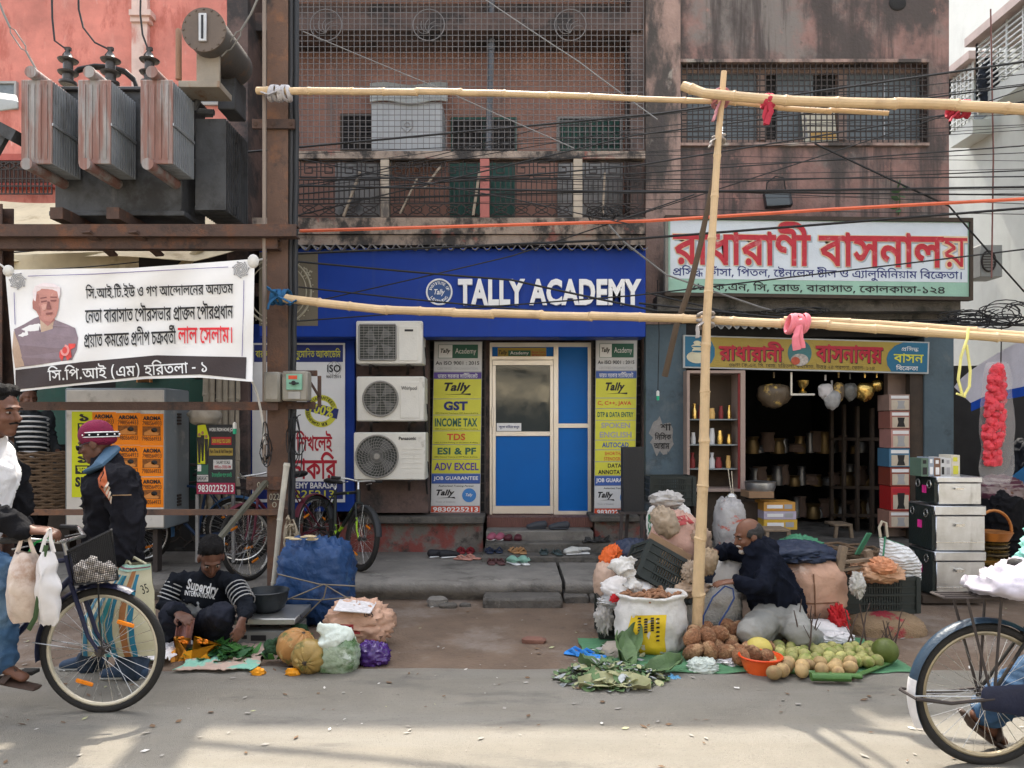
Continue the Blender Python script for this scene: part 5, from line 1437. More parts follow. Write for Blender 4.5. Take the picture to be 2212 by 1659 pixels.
for x0,x1,yt,yb in((45,112,172,354),(168,239,172,354),(303,373,172,354)):
 d0,d1=6.5,6.93
 b=MB()
 b.pbox(x0,yt,x1,yb,d0,.018)
 rd=b.build('radiator',M_radf,tr,bevel=.006)
 b=MB()
 for k in range(4):
  xx=lerp(x0+10,x1-16,k/3)
  a,c=W(xx,yt+14,d0),W(xx+7,yb-14,d0)
  b.hexa([(a.x,d0-.009,c.z),(c.x,d0-.009,c.z),(c.x,d0-.001,c.z-.02),(a.x,d0-.001,c.z-.02),(a.x,d0-.009,a.z),(c.x,d0-.009,a.z),(c.x,d0-.001,a.z+.02),(a.x,d0-.001,a.z+.02)])
 b.build('pressed_rib',M_radf,rd)
 b=MB()
 a,c=W(x0,yt+2,d0),W(x1,yb-2,d0)
 for k in range(1,12):
  y=lerp(d0,d1,k/11)
  b.bb(a.x,c.x,y-.008,y+.008,c.z,a.z)
 b.build('fin',M_rad,rd,smooth=False)
 b=MB()
 y=lerp(yt,yb,.53)
 p,q=W(x1,y,d0),W(x1,y,d0)
 b.box((c.x+.006,(d0+d1)/2,p.z),(.01,d1-d0,.022))
 b.build('tie_bar',mat('dull_zinc',(.36,.37,.38),.45,metal=.6),rd,smooth=False)
 xm=(x0+x1)/2
 for yy,nm in((yt-10,'header_pipe'),(yb+5,'header_pipe')):
  b=MB()
  p=W(xm-(3 if yy<yt else 12),yy,d0)
  b.cyl(p+Vector((0,-.05,0)),Vector((p.x,TF+.01,p.z)),.047,n=16)
  b.cyl(p+Vector((0,-.062,0)),p+Vector((0,-.05,0)),.05,n=16)
  b.build(nm,M_radf,rd)
b=MB()
for k in range(12):
 y=lerp(7.05,7.62,k/11)
 b.bb(-2.90,-2.62,y-.008,y+.008,W(0,470,7.3).z,W(0,280,7.3).z)
r4=b.build('radiator',M_tank,tr,smooth=False)
b=MB()
b.cyl((-3.05,7.3,W(0,300,7.3).z),(-2.62,7.3,W(0,300,7.3).z),.045,n=12)
b.cyl((-3.05,7.3,W(0,455,7.3).z),(-2.62,7.3,W(0,455,7.3).z),.045,n=12)
b.build('header_pipe',M_tank,r4)
b=MB()
b.rod(W(374,262,6.6),W(402,338,7.0),.012,.03);b.rod(W(400,330,7.0),W(474,395,7.6),.012,.03)
b.build('tie_bar',mat('dull_zinc',(.36,.37,.38),.45,metal=.6),tr,smooth=False)
# conservator drum
c0=W(442,66,6.62);c1=Vector((c0.x,7.32,c0.z))
b=MB();b.cyl(c0,c1,.178,n=36);cs=b.build('conservator',mat('brown_grey_drum_paint',(.10,.092,.085),.6,metal=.1,var=.2,layers=[((.17,.11,.07),4,.54,.7)]),tr)
b=MB();b.cyl(c0+Vector((0,-.018,0)),c0,.19,n=36)
for k in range(16):b.cyl(c0+Vector((.175*math.cos(k*.3927),-.028,.175*math.sin(k*.3927))),c0+Vector((.175*math.cos(k*.3927),-.015,.175*math.sin(k*.3927))),.009,n=6)
b.build('end_flange',mat('brown_flange_paint',(.135,.105,.085),.65,var=.15),cs)
b=MB();b.box(c0+Vector((-.004,-.03,.012)),(.068,.02,.24));b.build('level_gauge',mat('gauge_grey',(.5,.5,.5),.4,metal=.3),cs,bevel=.004)
b=MB();b.box(c0+Vector((-.004,-.042,.012)),(.018,.006,.2));b.build('gauge_slot',M_blk,cs,smooth=False)
b=MB()
b.pbox(424,108,474,176,6.75,.03);b.pbox(385,174,474,188,6.72,.3)
b.build('conservator_bracket',mat('rust_washed_plate',(.30,.26,.21),.7,var=.15,layers=[((.25,.13,.07),4,.5,.66,(2,1,.4))]),tr,bevel=.004)
b=MB();b.tube([W(386,172,6.85),W(386,75,6.85),W(386,66,6.87)],.026,12);b.build('breather_pipe',mat('rust_brown_pipe',(.28,.16,.10),.75,var=.15),tr)
b=MB();b.pbox(470,160,508,236,7.15,.3);b.build('relay_box',M_tank,tr,bevel=.008)
b=MB();b.tube([W(418,238,7.0),W(430,210,7.0),W(446,190,6.95)],.03,8);b.tube([W(415,240,7.05),W(462,243,7.05)],.03,8);b.build('valve_pipe',M_tank,tr)
for k,x in enumerate((147,239,323)):
 d=7.15
 c=W(x,184,d)
 b=MB()
 s=PX(d)
 prof=[(0,0),(15,0),(18,3),(18,7),(11,10),(11,22),(19,24),(21,27),(14,31),(10,33),(10,49),(19,51),(21,54),(13,58),(9,61),(7,68),(4,70),(4,78),(0,78)]
 b.lathe([(r*s,z*s)for r,z in prof],c,n=22,close=False)
 bu=b.build('bushing',mat('brown_glaze',(.06,.055,.052),.3,var=.15),tr)
 b=MB()
 p=c+Vector((0,0,78*s))
 b.box(p,(.05,.03,.03))
 b.rod(p,p+Vector((-.05,0,-.06)),.012)
 b.build('terminal',M_iron,bu,smooth=False)
for k,(x,pts)in enumerate(((147,[(144,107),(118,88),(113,40),(111,-60)]),(239,[(236,107),(205,92),(180,60),(170,20),(168,-60)]),(323,[(320,107),(308,75),(303,30),(305,-60)]))):
 b=MB()
 P=[W(a,y,7.15)for a,y in pts]
 b.tube(P,.009,6)
 tag(b.build('supply_wire',M_wire),['bent black wire rising from the first bushing by the outer radiator','long curved black wire rising from the middle bushing','black wire rising from the bushing nearest the drum'][k],'wire','wires feeding the transformer')
for k,off in enumerate((0,6)):
 b=MB()
 b.tube([W(a,y+off,7.35+.03*k)for a,y in((152,165),(170,148),(205,141),(240,143),(270,152),(290,170),(296,190))],.017,7)
 tag(b.build('supply_wire',M_wire),['upper thick black cable arching behind the bushings','lower thick black cable arching behind the bushings'][k],'cable','cables arching behind the bushings')
# support skids and hanging hook iron under it
b=MB()
for x in(177,292):b.box((X(x,7.1),7.15,W(0,489,7.15).z),(.11,.9,.1))
b.build('skid',M_rust,tr,smooth=False)
for x in(200,300):
 b=MB();b.rod(W(x-14,500,6.7),W(x+46,552,7.0),.09,.02);b.build('skid_plate',M_rust,tr,smooth=False)
# turnbuckles
for(pts,lab)in((((-20,-40),(8,30),(22,60),(40,85),(56,110),(78,150)),'stay rope with turnbuckle coming down to the outer radiator'),(((582,-60),(542,30),(520,66),(490,110),(478,122)),'stay rope with turnbuckle beside the conservator drum')):
 b=MB()
 P=[W(a,y,6.75)for a,y in pts]
 b.tube(P[:3],.01,6);b.tube(P[-2:],.009,6)
 m,n=P[2],P[-2]
 dv=(n-m).normalized().cross(Vector((0,1,0)))*.022
 b.tube([m,lerp(m,n,.15)+dv,lerp(m,n,.85)+dv,n,lerp(m,n,.85)-dv,lerp(m,n,.15)-dv],.006,6,closed=True)
 tag(b.build('stay_rope',mat('greyed_iron',(.2,.19,.17),.6)),lab,'stay rope')
# grey control box at the picture edge
gb=thing('switch_box','pale grey switch gear box with slanting black strut at the frame edge','switch box',W(0,310,6.6))
b=MB();b.hexa([W(-70,250,6.45),W(40,235,6.45),W(40,230,6.85),W(-70,240,6.85),W(-70,200,6.45),W(40,218,6.45),W(36,205,6.85),W(-70,190,6.85)]);b.build('case',mat('pale_grey_gear',(.36,.37,.36),.6,var=.12),gb,bevel=.01)
b=MB();b.rod(W(-30,262,6.6),W(42,300,6.6),.16,.1);b.rod(W(14,290,6.6),W(-14,340,6.6),.05);b.build('strut',M_tank,gb,smooth=False)
# banner on ropes between the poles
BX=lambda x,y:(x*.2604,521.2+y*.2604)
def bplane(x,y):
 a,c=BX(x,y)
 return W(a,c,6.5+.035*math.sin(x*.004+y*.0016)+.02*math.sin(y*.006-x*.002)+.012*math.sin((x+y)*.011))
def pw(pts,x):
 for(a,b_),(c,d)in zip(pts,pts[1:]):
  if x<=c:return lerp(b_,d,max(0,(x-a)/(c-a)))
 return pts[-1][1]
btop=[(0,238),(560,228),(1100,222),(1700,178),(2120,145)]
bbot=[(0,1262),(130,1250),(640,1195),(1200,1142),(1650,1130),(2120,1168)]
bn=thing('memorial_banner','white cloth banner with printed Bengali lines and a portrait tied to the pole frame','banner',W(280,845,6.5))
def bgrid(nx,ny,x0,x1,t,bt,name,m,off,par):
 b=MB()
 def fn(u,v):
  yn=v
  x=lerp(lerp(x0[0],x0[1],v),lerp(x1[0],x1[1],v),u)
  return bplane(x,lerp(pw(t,x),pw(bt,x),v))+Vector((0,off,0))
 b.grid(nx,ny,fn)
 return b.build(name,m,par,smooth=True,angle=80)
M_cloth=mat('white_banner_cloth',(.80,.79,.78),.75,var=.03,vscale=4,bump=.05)
bgrid(60,26,(42,128),(2112,2094),btop,bbot,'cloth',M_cloth,0.0,bn)
bgrid(60,8,(132,132),(2046,2040),[(130,1068),(700,1000),(1300,946),(2046,962)],[(130,1232),(640,1178),(1200,1120),(1650,1104),(2046,1142)],'black_band',mat('brown_black_print',(.045,.033,.034),.6),-.006,bn)
def btext(s,box,m,rot,bold):text(bn,s,box,bplane,m,'B',bold,.010,rot=R(rot))
btext('b1',(715,338,1938,462),M_blk,-2.0,.012)
btext('b2',(710,508,1935,668),M_blk,-1.8,.012)
btext('b3',(700,712,1462,878),M_blk,-2.4,.012)
btext('b4',(1480,702,1930,846),mat('scarlet_print',(.72,.03,.045),.6),-.6,.012)
btext('b5',(400,1000,1720,1140),M_whitep,-3.2,.008)
def bline(pts,w=6,m=M_purp):
 b=MB()
 b.tube([bplane(x,y)+Vector((0,-.006,0))for x,y in pts],w*.0004,4)
 b.build('border_line',m,bn,smooth=False)
bline([(235,290),(800,272),(1300,245),(1895,214)]);bline([(120,425),(124,560),(128,690)]);bline([(2025,325),(2020,600),(2010,955)])
for cx,cy,sx in((150,330,1),(2000,235,-1)):
 b=MB()
 for k in range(7):
  a0=R(k*52)
  pts=[bplane(cx+sx*(12+t*9)*math.cos(a0+t*.55),cy+(12+t*9)*math.sin(a0+t*.55))+Vector((0,-.008,0))for t in range(7)]
  b.tube(pts,.0035,4)
  b.ball(pts[-1],.008,n=6,m=4)
 b.build('flourish',M_gry,bn)
# portrait: a faded print of an old man in a waistcoat
def bpoly(name,pts,m,off):
 b=MB()
 vv=[b.v(bplane(x,y)+Vector((0,-off,0)))for x,y in pts]
 for t in tessellate_polygon([[Vector((x,y,0))for x,y in pts]]):b.f([vv[i]for i in t])
 return b.build(name,m,bn,smooth=False)
skin_p=mat('portrait_skin',(.50,.235,.195),.7,var=.12,vscale=9)
bpoly('portrait_vest',[(118,730),(200,690),(285,640),(330,622),(400,700),(455,650),(560,690),(625,720),(650,800),(640,900),(600,985),(400,1012),(200,1040),(128,1050),(170,960),(150,860)],mat('portrait_purple_grey',(.25,.19,.215),.7,var=.15,vscale=8),.004)
bpoly('portrait_sleeve',[(118,740),(160,850),(190,960),(205,1035),(130,1052),(105,900)],mat('portrait_sand',(.5,.36,.27),.7),.006)
bpoly('portrait_shirt',[(335,640),(400,700),(450,660),(432,780),(420,900),(412,1005),(395,1005),(380,900),(345,760)],mat('portrait_sand',(.5,.36,.27),.7),.006)
bpoly('portrait_neck',[(318,560),(440,560),(460,655),(400,705),(330,645)],mat('portrait_neck_tone',(.42,.19,.165),.7),.007)
bpoly('portrait_face',[(290,430),(310,395),(480,400),(496,470),(490,560),(470,625),(430,668),(370,662),(325,620),(305,580),(278,560),(275,510),(292,505)],skin_p,.009)
bpoly('portrait_hair',[(286,490),(276,420),(300,372),(370,345),(450,352),(505,385),(508,440),(494,480),(482,420),(440,402),(360,400),(312,420),(302,500)],mat('portrait_white_hair',(.78,.68,.68),.7,var=.08,vscale=12),.012)
bpoly('portrait_feature',[(290,430),(330,405),(335,520),(345,620),(305,580),(278,560),(275,510)],mat('portrait_cheek_shade',(.38,.165,.135),.7,var=.15,vscale=12),.0105)
bpoly('portrait_feature',[(345,520),(392,525),(388,565),(360,580)],mat('portrait_cheek_light',(.60,.33,.27),.7,var=.1,vscale=12),.0108)
bpoly('portrait_feature',[(340,415),(450,412),(440,452),(350,455)],mat('portrait_cheek_light',(.60,.33,.27),.7),.0108)
bpoly('portrait_feature',[(330,700),(352,780),(340,900),(330,1010),(300,1015),(318,850)],mat('vest_fold',(.17,.125,.145),.7),.0062)
M_shp=mat('portrait_shadow_tone',(.24,.095,.085),.7)
for pts in([(345,498),(395,490),(395,503),(350,512)],[(425,488),(475,486),(472,500),(428,502)],[(400,500),(418,502),(428,562),(396,568)],[(385,595),(445,590),(440,606),(390,612)],[(340,470),(395,462),(395,472),(342,480)],[(425,460),(480,462),(480,470),(425,470)]):
 bpoly('portrait_feature',pts,M_shp,.0125)
bpoly('portrait_rosette',[(480,830),(530,825),(560,850),(632,850),(628,880),(590,900),(600,960),(565,990),(540,940),(520,995),(498,960),(500,890),(480,870)],mat('rosette_red',(.62,.07,.06),.7,var=.25,vscale=14),.010)
bpoly('portrait_rosette',ell(545,905,38,48,16),mat('rosette_pink',(.75,.3,.28),.7),.013)
bpoly('portrait_rosette',ell(545,905,20,28,14),mat('rosette_red',(.62,.07,.06),.7),.015)
b=MB()
b.ball(bplane(70,245),(.05,.03,.05),n=8,m=6);b.tube([bplane(70,245),W(-14,560,6.7),W(-30,555,6.8)],.008,5)
b.ball(bplane(2100,165),(.05,.03,.06),n=8,m=6);b.tube([bplane(2100,165),W(566,560,6.8)],.010,5)
b.tube([bplane(2092,1160),W(556,850,6.6),W(566,900,6.78),W(572,960,6.8)],.010,5);b.tube([bplane(130,1235),W(0,838,6.7),W(-30,846,6.8)],.006,5)
b.build('tie_rope',mat('white_cotton_rope',(.6,.58,.54),.9),bn)
# bamboo scaffold
M_bam=mat('pale_dry_bamboo',(.56,.40,.23),.55,var=.13,vscale=6,bump=.08,layers=[((.36,.23,.12),5,.56,.72,(1,1,1),.6),((.16,.11,.07),22,.66,.74,(1,1,1),.6)])
M_bamd=mat('dark_old_bamboo',(.10,.072,.05),.8,var=.2,vscale=6)
def bamboo(label,pts,r0,r1,m=M_bam,nodes=.36,group='bamboo poles lashed across the street front',wob=.012,seed=0):
 P=[Vector(p)for p in pts]
 L=sum((q-p).length for p,q in zip(P,P[1:]))
 n=max(8,int(L/.06))
 def at(t):
  s=t*L
  for p,q in zip(P,P[1:]):
   l=(q-p).length
   if s<=l+1e-6:return lerp(p,q,s/l)
   s-=l
  return P[-1]
 nodes_t=[]
 t=.02
 random.seed(seed)
 while t<.99:
  nodes_t.append(t)
  t+=nodes/L*rnd(.8,1.15)
 ts=sorted(set([i/n for i in range(n+1)]+[max(0,x-.012/L)for x in nodes_t]+nodes_t+[min(1,x+.012/L)for x in nodes_t]))
 rr=[]
 pp_=[]
 for t in ts:
  r=lerp(r0,r1,t)
  dmin=min([abs(t-x)*L for x in nodes_t]or[1])
  r*=1.2 if dmin<.004 else(1.06 if dmin<.016 else 1.0)
  rr.append(r)
  k=sum(1 for x in nodes_t if x<t)
  pp_.append(at(t)+Vector((nz((k*.7,seed,0),1),0,nz((k*.9,5,seed),1)))*wob+Vector((0,0,nz((t*L,2,seed),.5)*wob*3)))
 b=MB()
 b.tube(pp_,rr,12)
 return tag(b.build('bamboo_pole',m,angle=25),label,'bamboo pole',group)
bamboo('upright bamboo pole standing on the ground sheet beside the old vendor',[W(1504,1405,5.48),W(1520,1000,5.49),W(1526,700,5.5),W(1552,300,5.52),W(1564,160,5.53)],.044,.021,seed=1,wob=.008)
bamboo('upper thin bamboo rail running from the pole past the upright',[W(556,196,6.75),W(860,196,6.4),W(1106,203,6.1),W(1370,215,5.8),W(1560,219,5.59),W(1700,232,5.45),W(1920,243,5.25)],.032,.016,seed=2)
bamboo('upper thick bamboo rail overlapping the thin one and leaving the picture',[W(1476,180,5.56),W(1520,196,5.47),W(1700,212,5.35),W(2000,226,5.1),W(2300,244,4.85),W(2800,276,4.45)],.034,.034,seed=3)
bamboo('lower bamboo rail running from the blue tied pole across the blue sign',[W(590,642,6.72),W(840,668,6.4),W(1160,682,6.0),W(1510,690,5.6),W(1790,704,5.3),W(2010,722,5.1),W(2300,742,4.85),W(2750,768,4.5)],.036,.026,seed=4)
bamboo('lower upper-lying bamboo rail starting at the pink cloth knot',[W(1693,694,5.4),W(1900,700,5.22),W(2212,718,4.97),W(2300,722,4.9),W(2750,738,4.55)],.022,.03,seed=5)
bamboo('dark crooked stick slanting behind the upright bamboo',[W(1556,310,5.75),W(1540,400,5.85),W(1515,520,6.0),W(1490,620,6.1),W(1462,700,6.2),W(1436,812,6.35)],.019,.026,M_bamd,seed=6,nodes=.6,wob=.02)
def knot(label,c,mcol,r,tail=None,seed=0,turns=3,ax=(1,0,0),cat_='cloth tie'):
 """rag or cord lashed round a joint"""
 b=MB()
 ax=Vector(ax).normalized()
 q=ax.to_track_quat('Z','Y').to_matrix()
 for k in range(turns):
  o=(k-(turns-1)/2)*r*.5
  pts=[c+q@Vector((r*(1+.12*nz((k,a,seed),1))*math.cos(a),r*(1.0+.1*nz((a,k,seed),1))*math.sin(a),o+r*.25*math.sin(a+k*2)))for a in[i*.42 for i in range(15)]]
  b.tube(pts,[(r*.34,r*.2)]*15,7,closed=True)
 b.ball(c+Vector((0,-r,0)),(r*.55,r*.45,r*.5),n=9,m=6,fn=lambda d:1+.25*nz(d,2,seed))
 for tl in(tail or[]):
  pts=[c+Vector((0,-r,0))]+[Vector(p)for p in tl]
  pts2=[]
  for p,q2 in zip(pts,pts[1:]):
   for k in range(4):pts2.append(lerp(p,q2,k/4)+Vector((.01*nz(p,9,k),.01*nz(p,7,k),0)))
  pts2.append(pts[-1])
  b.tube(pts2,[(r*lerp(.34,.5,i/len(pts2)),r*.14)for i in range(len(pts2))],7)
 me=b.mesh()
 return tag(link_mesh(me,'cloth_tie',mcol),label,cat_,'rag knots on the bamboo')
M_rpink=mat('dusty_pink_rag',(.40,.17,.19),.9,var=.2,vscale=20)
M_rred=mat('crimson_rag',(.42,.035,.06),.9,var=.2,vscale=20)
M_rgrey=mat('grey_rag',(.36,.33,.31),.9,var=.2,vscale=20)
M_rblue=mat('blue_rag',(.02,.10,.22),.85,var=.25,vscale=20)
M_rpk=mat('bright_pink_rag',(.72,.20,.24),.85,var=.12,vscale=12)
knot('faded pink rag lashing the upright to the upper rails',W(1556,213,5.58),M_rpink,.05,[[W(1548,240,5.5),W(1540,262,5.5)]],1,4,(0,0,1))
knot('crimson rag bow hanging between the two upper rails',W(1659,219,5.4),M_rred,.045,[[W(1653,245,5.38),W(1655,270,5.38)],[W(1666,240,5.36),W(1655,268,5.36)]],2,3)
knot('dark red rag winding where the thin rail ends',W(2072,236,5.1),M_rred,.05,[[W(2060,250,5.05),W(2052,262,5.05)]],3,5)
knot('grey rag ball tied below the upper rails on the upright',W(1553,300,5.58),M_rgrey,.04,[[W(1536,305,5.5),W(1532,318,5.5)]],4,3,(0,0,1))
knot('grey rag lashing the upright to the lower rail',W(1524,692,5.56),M_rgrey,.052,[[W(1508,705,5.48),W(1506,730,5.48)]],5,4,(0,0,1))
knot('blue cloth lashing the lower rail to the rusty pole',W(606,642,6.72),M_rblue,.06,[[W(585,650,6.6),W(578,668,6.6)],[W(590,630,6.6),W(578,622,6.6)],[W(630,655,6.6),W(640,648,6.6)]],6,5)
knot('grey plastic wrapping tying the upper rail to the rusty pole',W(606,202,6.7),mat('dirty_plastic_wrap',(.45,.43,.44),.5,var=.2,vscale=20),.06,[[W(580,205,6.6),W(566,200,6.6)]],7,6)
knot('bright pink rag knot with hanging tail on the lower rail',W(1722,700,5.3),M_rpk,.062,[[W(1720,725,5.2),W(1718,738,5.2),W(1722,756,5.2)],[W(1728,726,5.2),W(1731,752,5.2)]],8,4)
lp=MB()
lp.tube([W(2092,708,4.98),W(2090,730,4.95),W(2076,770,4.95),W(2070,820,4.95),W(2078,850,4.95),W(2082,856,4.95),W(2094,835,4.95),W(2096,800,4.95),W(2088,745,4.95)],.009,7)
lp.tube([W(2066,850,4.95),W(2082,856,4.95),W(2086,858,4.95)],.007,6)
tag(lp.build('rope_loop',mat('yellow_plastic_strap',(.72,.66,.22),.5)),'pale yellow plastic strap looped over the lower bamboo rail','strap')
# overhead wires
def wire(pts,d0,d1,r=.009,m=None,label=None,sag=0.0,group='overhead wires',name='overhead_wire'):
 b=MB()
 P=[]
 pts=list(pts)
 if pts[-1][0]==2330: # carry on down the street
  p,q=pts[-2],pts[-1]
  pts.append((3100,q[1]+(q[1]-p[1])/(q[0]-p[0])*770))
  d1-=.15
 n=len(pts)
 for i in range(n-1):
  for k in range(6):
   t=(i+k/6)/(n-1)
   a,c=pts[i],pts[i+1]
   P.append(W(lerp(a[0],c[0],k/6),lerp(a[1],c[1],k/6)+sag*math.sin(math.pi*t),lerp(d0,d1,t)))
 P.append(W(*pts[-1],d1))
 b.tube(P,r,5)
 return tag(b.build(name,m or M_wire),label,'wire',group)
WL=[((430,338),(1426,241),(2330,112),.012,'thick black wire climbing highest across both buildings'),
   ((640,466),(1371,288),(2330,165),.008,'thin black wire just under the highest thick one'),
   ((640,420),(1371,354),(2330,196),.009,'black wire crossing the barred rose building window low'),
   ((640,389),(1371,371),(2330,302),.007,'nearly level thin wire under the veranda rail'),
   ((640,382),(1372,384),(2330,376),.007,'level thin wire skirting the balustrade top'),
   ((640,401),(1371,411),(2330,398),.012,'thick level black wire across the balustrade middle'),
   ((640,432),(1371,408),(2330,418),.009,'black wire ending lowest on the white house'),
   ((640,342),(1106,424),(1360,484),.006,'thin wire falling from the rusty pole toward the balcony corner'),
   ((640,548),(1371,512),(2330,436),.013,'thick black wire lying just over the blue sign edge'),
   ((640,660),(1106,548),(1500,420),.007,'wire rising from the blue tie across the blue sign to the stick'),
   ((640,694),(1371,634),(2330,520),.008,'wire skimming under the lower bamboo and across the white signboard'),
   ((640,565),(1106,600),(1420,672),.011,'black wire drooping across the blue sign toward the signboard corner'),
   ((645,620),(1000,652),(1390,690),.009,'lower black wire drooping along the bamboo on the blue sign'),
   ((1380,655),(1760,690),(2330,700),.012,'thick black wire under the white signboard'),
   ((1395,632),(1700,700),(2330,676),.009,'black wire sagging under the white signboard ledge'),
   ((0,548),(300,515),(575,500),.008,'wire crossing behind the transformer beam'),
   ((2212,630),(2050,440),(1760,310),.009,'steep wire from the rose building window to the white house'),
   ((1360,470),(1720,350),(2330,150),.006,'thin wire rising from the balcony corner to the white house balcony'),
   ((1020,-20),(1250,128),(1420,258),.006,'pale thin wire slanting down across the veranda mesh'),
   ((655,68),(960,190),(1240,320),.005,'pale hairline wire slanting behind the upper bamboo'),
   ((0,585),(140,575),(300,566),.006,'rope wire along the banner top'),
   ((2140,20),(2146,330),(2142,600),.008,'brown cable hanging straight down the white house wall')]
for k,(a,c,e,r,lab)in enumerate(WL):
 wire([a,c,e],7.9+.02*(k%5),7.3+.03*(k%4),r,label=lab,sag=5,m=mat('pale_wire',(.2,.195,.19),.6)if 18<=k<=19 else(mat('brown_cable',(.14,.06,.05),.6)if k==21 else None))
wire([(648,499),(1400,476),(1800,450),(2330,422)],7.6,7.2,.017,mat('orange_conduit',(.62,.13,.06),.5),'bright orange red cable strung across both buildings',2,name='orange_cable')
wire([(1310,480),(1348,520),(1440,590),(1640,660),(1700,680)],8.1,8.1,.010,mat('pale_wire',(.2,.195,.19),.6),'whitish twisted service cable dropping from the balcony to the shop',4)
random.seed(19)
for k in range(16):
 y0,y1=rnd(330,480),rnd(120,480)
 wire([(rnd(600,700),y0),(rnd(1100,1600),lerp(y0,y1,.5)+rnd(-18,18)),(2330,y1)],8.1+rnd(-.1,.1),7.5+rnd(-.2,.2),rnd(.003,.005),label='hair thin dark wire in the tangle strung across the upper facades',sag=rnd(2,14),group='hair thin wires across the facades')
# tangles of spare cable
def coil(label,c,rx,ry,n,d,seed,r=.007):
 b=MB()
 random.seed(seed)
 for k in range(n):
  ox,oy,sx,sy,ph=rnd(-.5,.5)*rx,rnd(-.4,.4)*ry,rnd(.4,1)*rx,rnd(.3,1)*ry,rnd(0,6)
  a1=rnd(3,7)
  pts=[W(c[0]+ox+sx*math.cos(ph+t/14*a1)+4*nz((t,k,0),.5,seed),c[1]+oy+sy*math.sin(ph+t/14*a1),d+.05*math.sin(t+k))for t in range(15)]
  b.tube(pts,r,5)
 return tag(b.build('cable_tangle',M_wire),label,'cable coil','tangles of spare cable')
coil('loose black cable tangle over the right end of the shop roof sheet',(2090,690),60,18,16,7.6,3,.005)
coil('wide black cable tangle at the picture edge under the white house unit',(2180,680),60,26,14,7.4,8,.005)
coil('small cable tangle under the signboard corner near the stick',(1580,682),36,14,9,8.1,5,.005)
coil('flat cable tangle just above the pink rag knot',(1720,672),60,9,8,8.0,6,.006)
coil('white string and wire nest at the balcony corner',(1300,466),34,26,10,8.2,7,.004)
coil('cable ends hanging low on the rusty pole',(640,960),18,60,6,6.85,9,.005)
coil('dusty string bundle on the pole above the bicycle',(578,960),14,50,5,6.78,12,.005)
# shed side behind the frame: tarps, dark stall, kiosk cabinet
M_tarp=mat('cream_tarpaulin',(.62,.53,.36),.8,var=.12,vscale=3,bump=.2,bscale=12,layers=[((.40,.32,.2),2.2,.52,.7)])
st=thing('stall_awning','cream tarpaulin awning spread on poles behind the banner','awning',W(270,560,8.5))
b=MB()
def aw(u,v):
 x=lerp(-120,556,u)
 y=lerp(418+22*abs(math.sin(u*5))+(18 if u>.86 else 0)*(u-.86)*8,560+6*math.sin(u*9)-90*max(0,u-.8)*2,v)
 return W(x,y,lerp(9.6,7.9,v)+.12*math.sin(u*11+v*4))
b.grid(60,20,aw,two=.006)
b.build('tarpaulin',M_tarp,st,angle=60)
b=MB()
b.tube([W(380,590,8.0),W(430,540,8.1),W(490,470,8.6)],.045,8)
b.build('pole',mat('pale_wood_pole',(.5,.4,.24),.7),st)
b=MB()
b.grid(30,8,lambda u,v:W(lerp(-80,300,u),lerp(556,640,v)-16*u,7.95+.07*math.sin(u*9+v*2)),two=.005)
b.build('skirt',M_tarp,st,angle=60)
sh=thing('stall','dark open stall with green shutters behind the standing man','stall',W(260,1150,9.4))
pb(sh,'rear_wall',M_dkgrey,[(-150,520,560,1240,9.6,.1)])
pb(sh,'shutter',M_green,[(10,820,150,960,9.4,.06)]);pb(sh,'shutter',M_green,[(250,780,420,870,9.3,.06)])
pb(sh,'side_board',mat('deep_green_board',(.015,.07,.045),.6),[(410,820,440,1080,8.6,.05)])
pb(sh,'counter',M_dkwood,[(-150,1030,150,1190,8.9,.5)])
b=MB()
for k in range(9):b.tube([W(300+k*3,796,9.2),W(300+k*3,826,9.2)],.03,6)
b.build('hanging_packet',mat('orange_packets',(.5,.2,.05),.5,var=.4,vscale=25),sh)
M_bst=mat('old_bamboo_grey',(.33,.28,.21),.75,var=.2,vscale=7)
for k,(x0,x1,y0,y1)in enumerate(((446,440,780,1100),(458,455,795,1105),(474,470,790,1110),(486,488,800,1100),(500,500,792,1105),(512,511,800,1100))):
 bamboo(['split bamboo pole nearest the kiosk behind the job poster','pale bamboo pole second from the kiosk','thick greyed bamboo pole above the cloth bundle','slim brown bamboo pole behind the job poster','straight bamboo pole near the blue cladding','last bamboo pole against the blue cladding'][k],
    [W(x0,y0,8.3+.02*k),W(x1,y1,8.2)],.03,.034,M_bst,seed=20+k,group='old bamboos stood behind the job poster',nodes=.3)
# kiosk cabinet plastered with bills
kc=thing('kiosk_cabinet','white fronted grey metal cabinet plastered with yellow and orange bills','cabinet',W(260,1143,7.5))
dK=7.4
b=MB();b.pbox(140,838,357,1143,dK,.55);b.build('body',mat('dusty_grey_enamel',(.20,.225,.24),.6,var=.12,vscale=3,layers=[((.33,.33,.32),3,.58,.72)]),kc,bevel=.012)
b=MB();b.pbox(143,842,354,1140,dK-.015,.014);b.build('door',mat('grimy_white_paint',(.60,.57,.52),.65,var=.08,layers=[((.3,.27,.23),3,.55,.72)]),kc,bevel=.006)
b=MB()
for k in range(4):
 for yy in(894,1076):b.box((X(357,dK)+.004,dK+.3,W(0,yy+k*7,dK).z),(.01,.09,.022))
b.build('vent_slot',M_iron,kc,smooth=False)
b=MB()
for x in(165,330):b.pbox(x,1143,x+10,1235,dK+.1,.1);b.pbox(x,1143,x+10,1235,dK+.4,.1)
b.build('leg',M_iron,kc,smooth=False)
pk2=PL(dK-.015)
ypst=thing('yellow_bill','acid yellow bill with black lettering on the kiosk cabinet door','poster',W(178,1074,dK-.03))
M_ac2=mat('fluorescent_yellow_bill',(.62,.66,.02),.7,var=.06)
b=MB();b.pbox(155,889,199,1074,dK-.02,.003);b.build('paper',M_ac2,ypst,smooth=False)
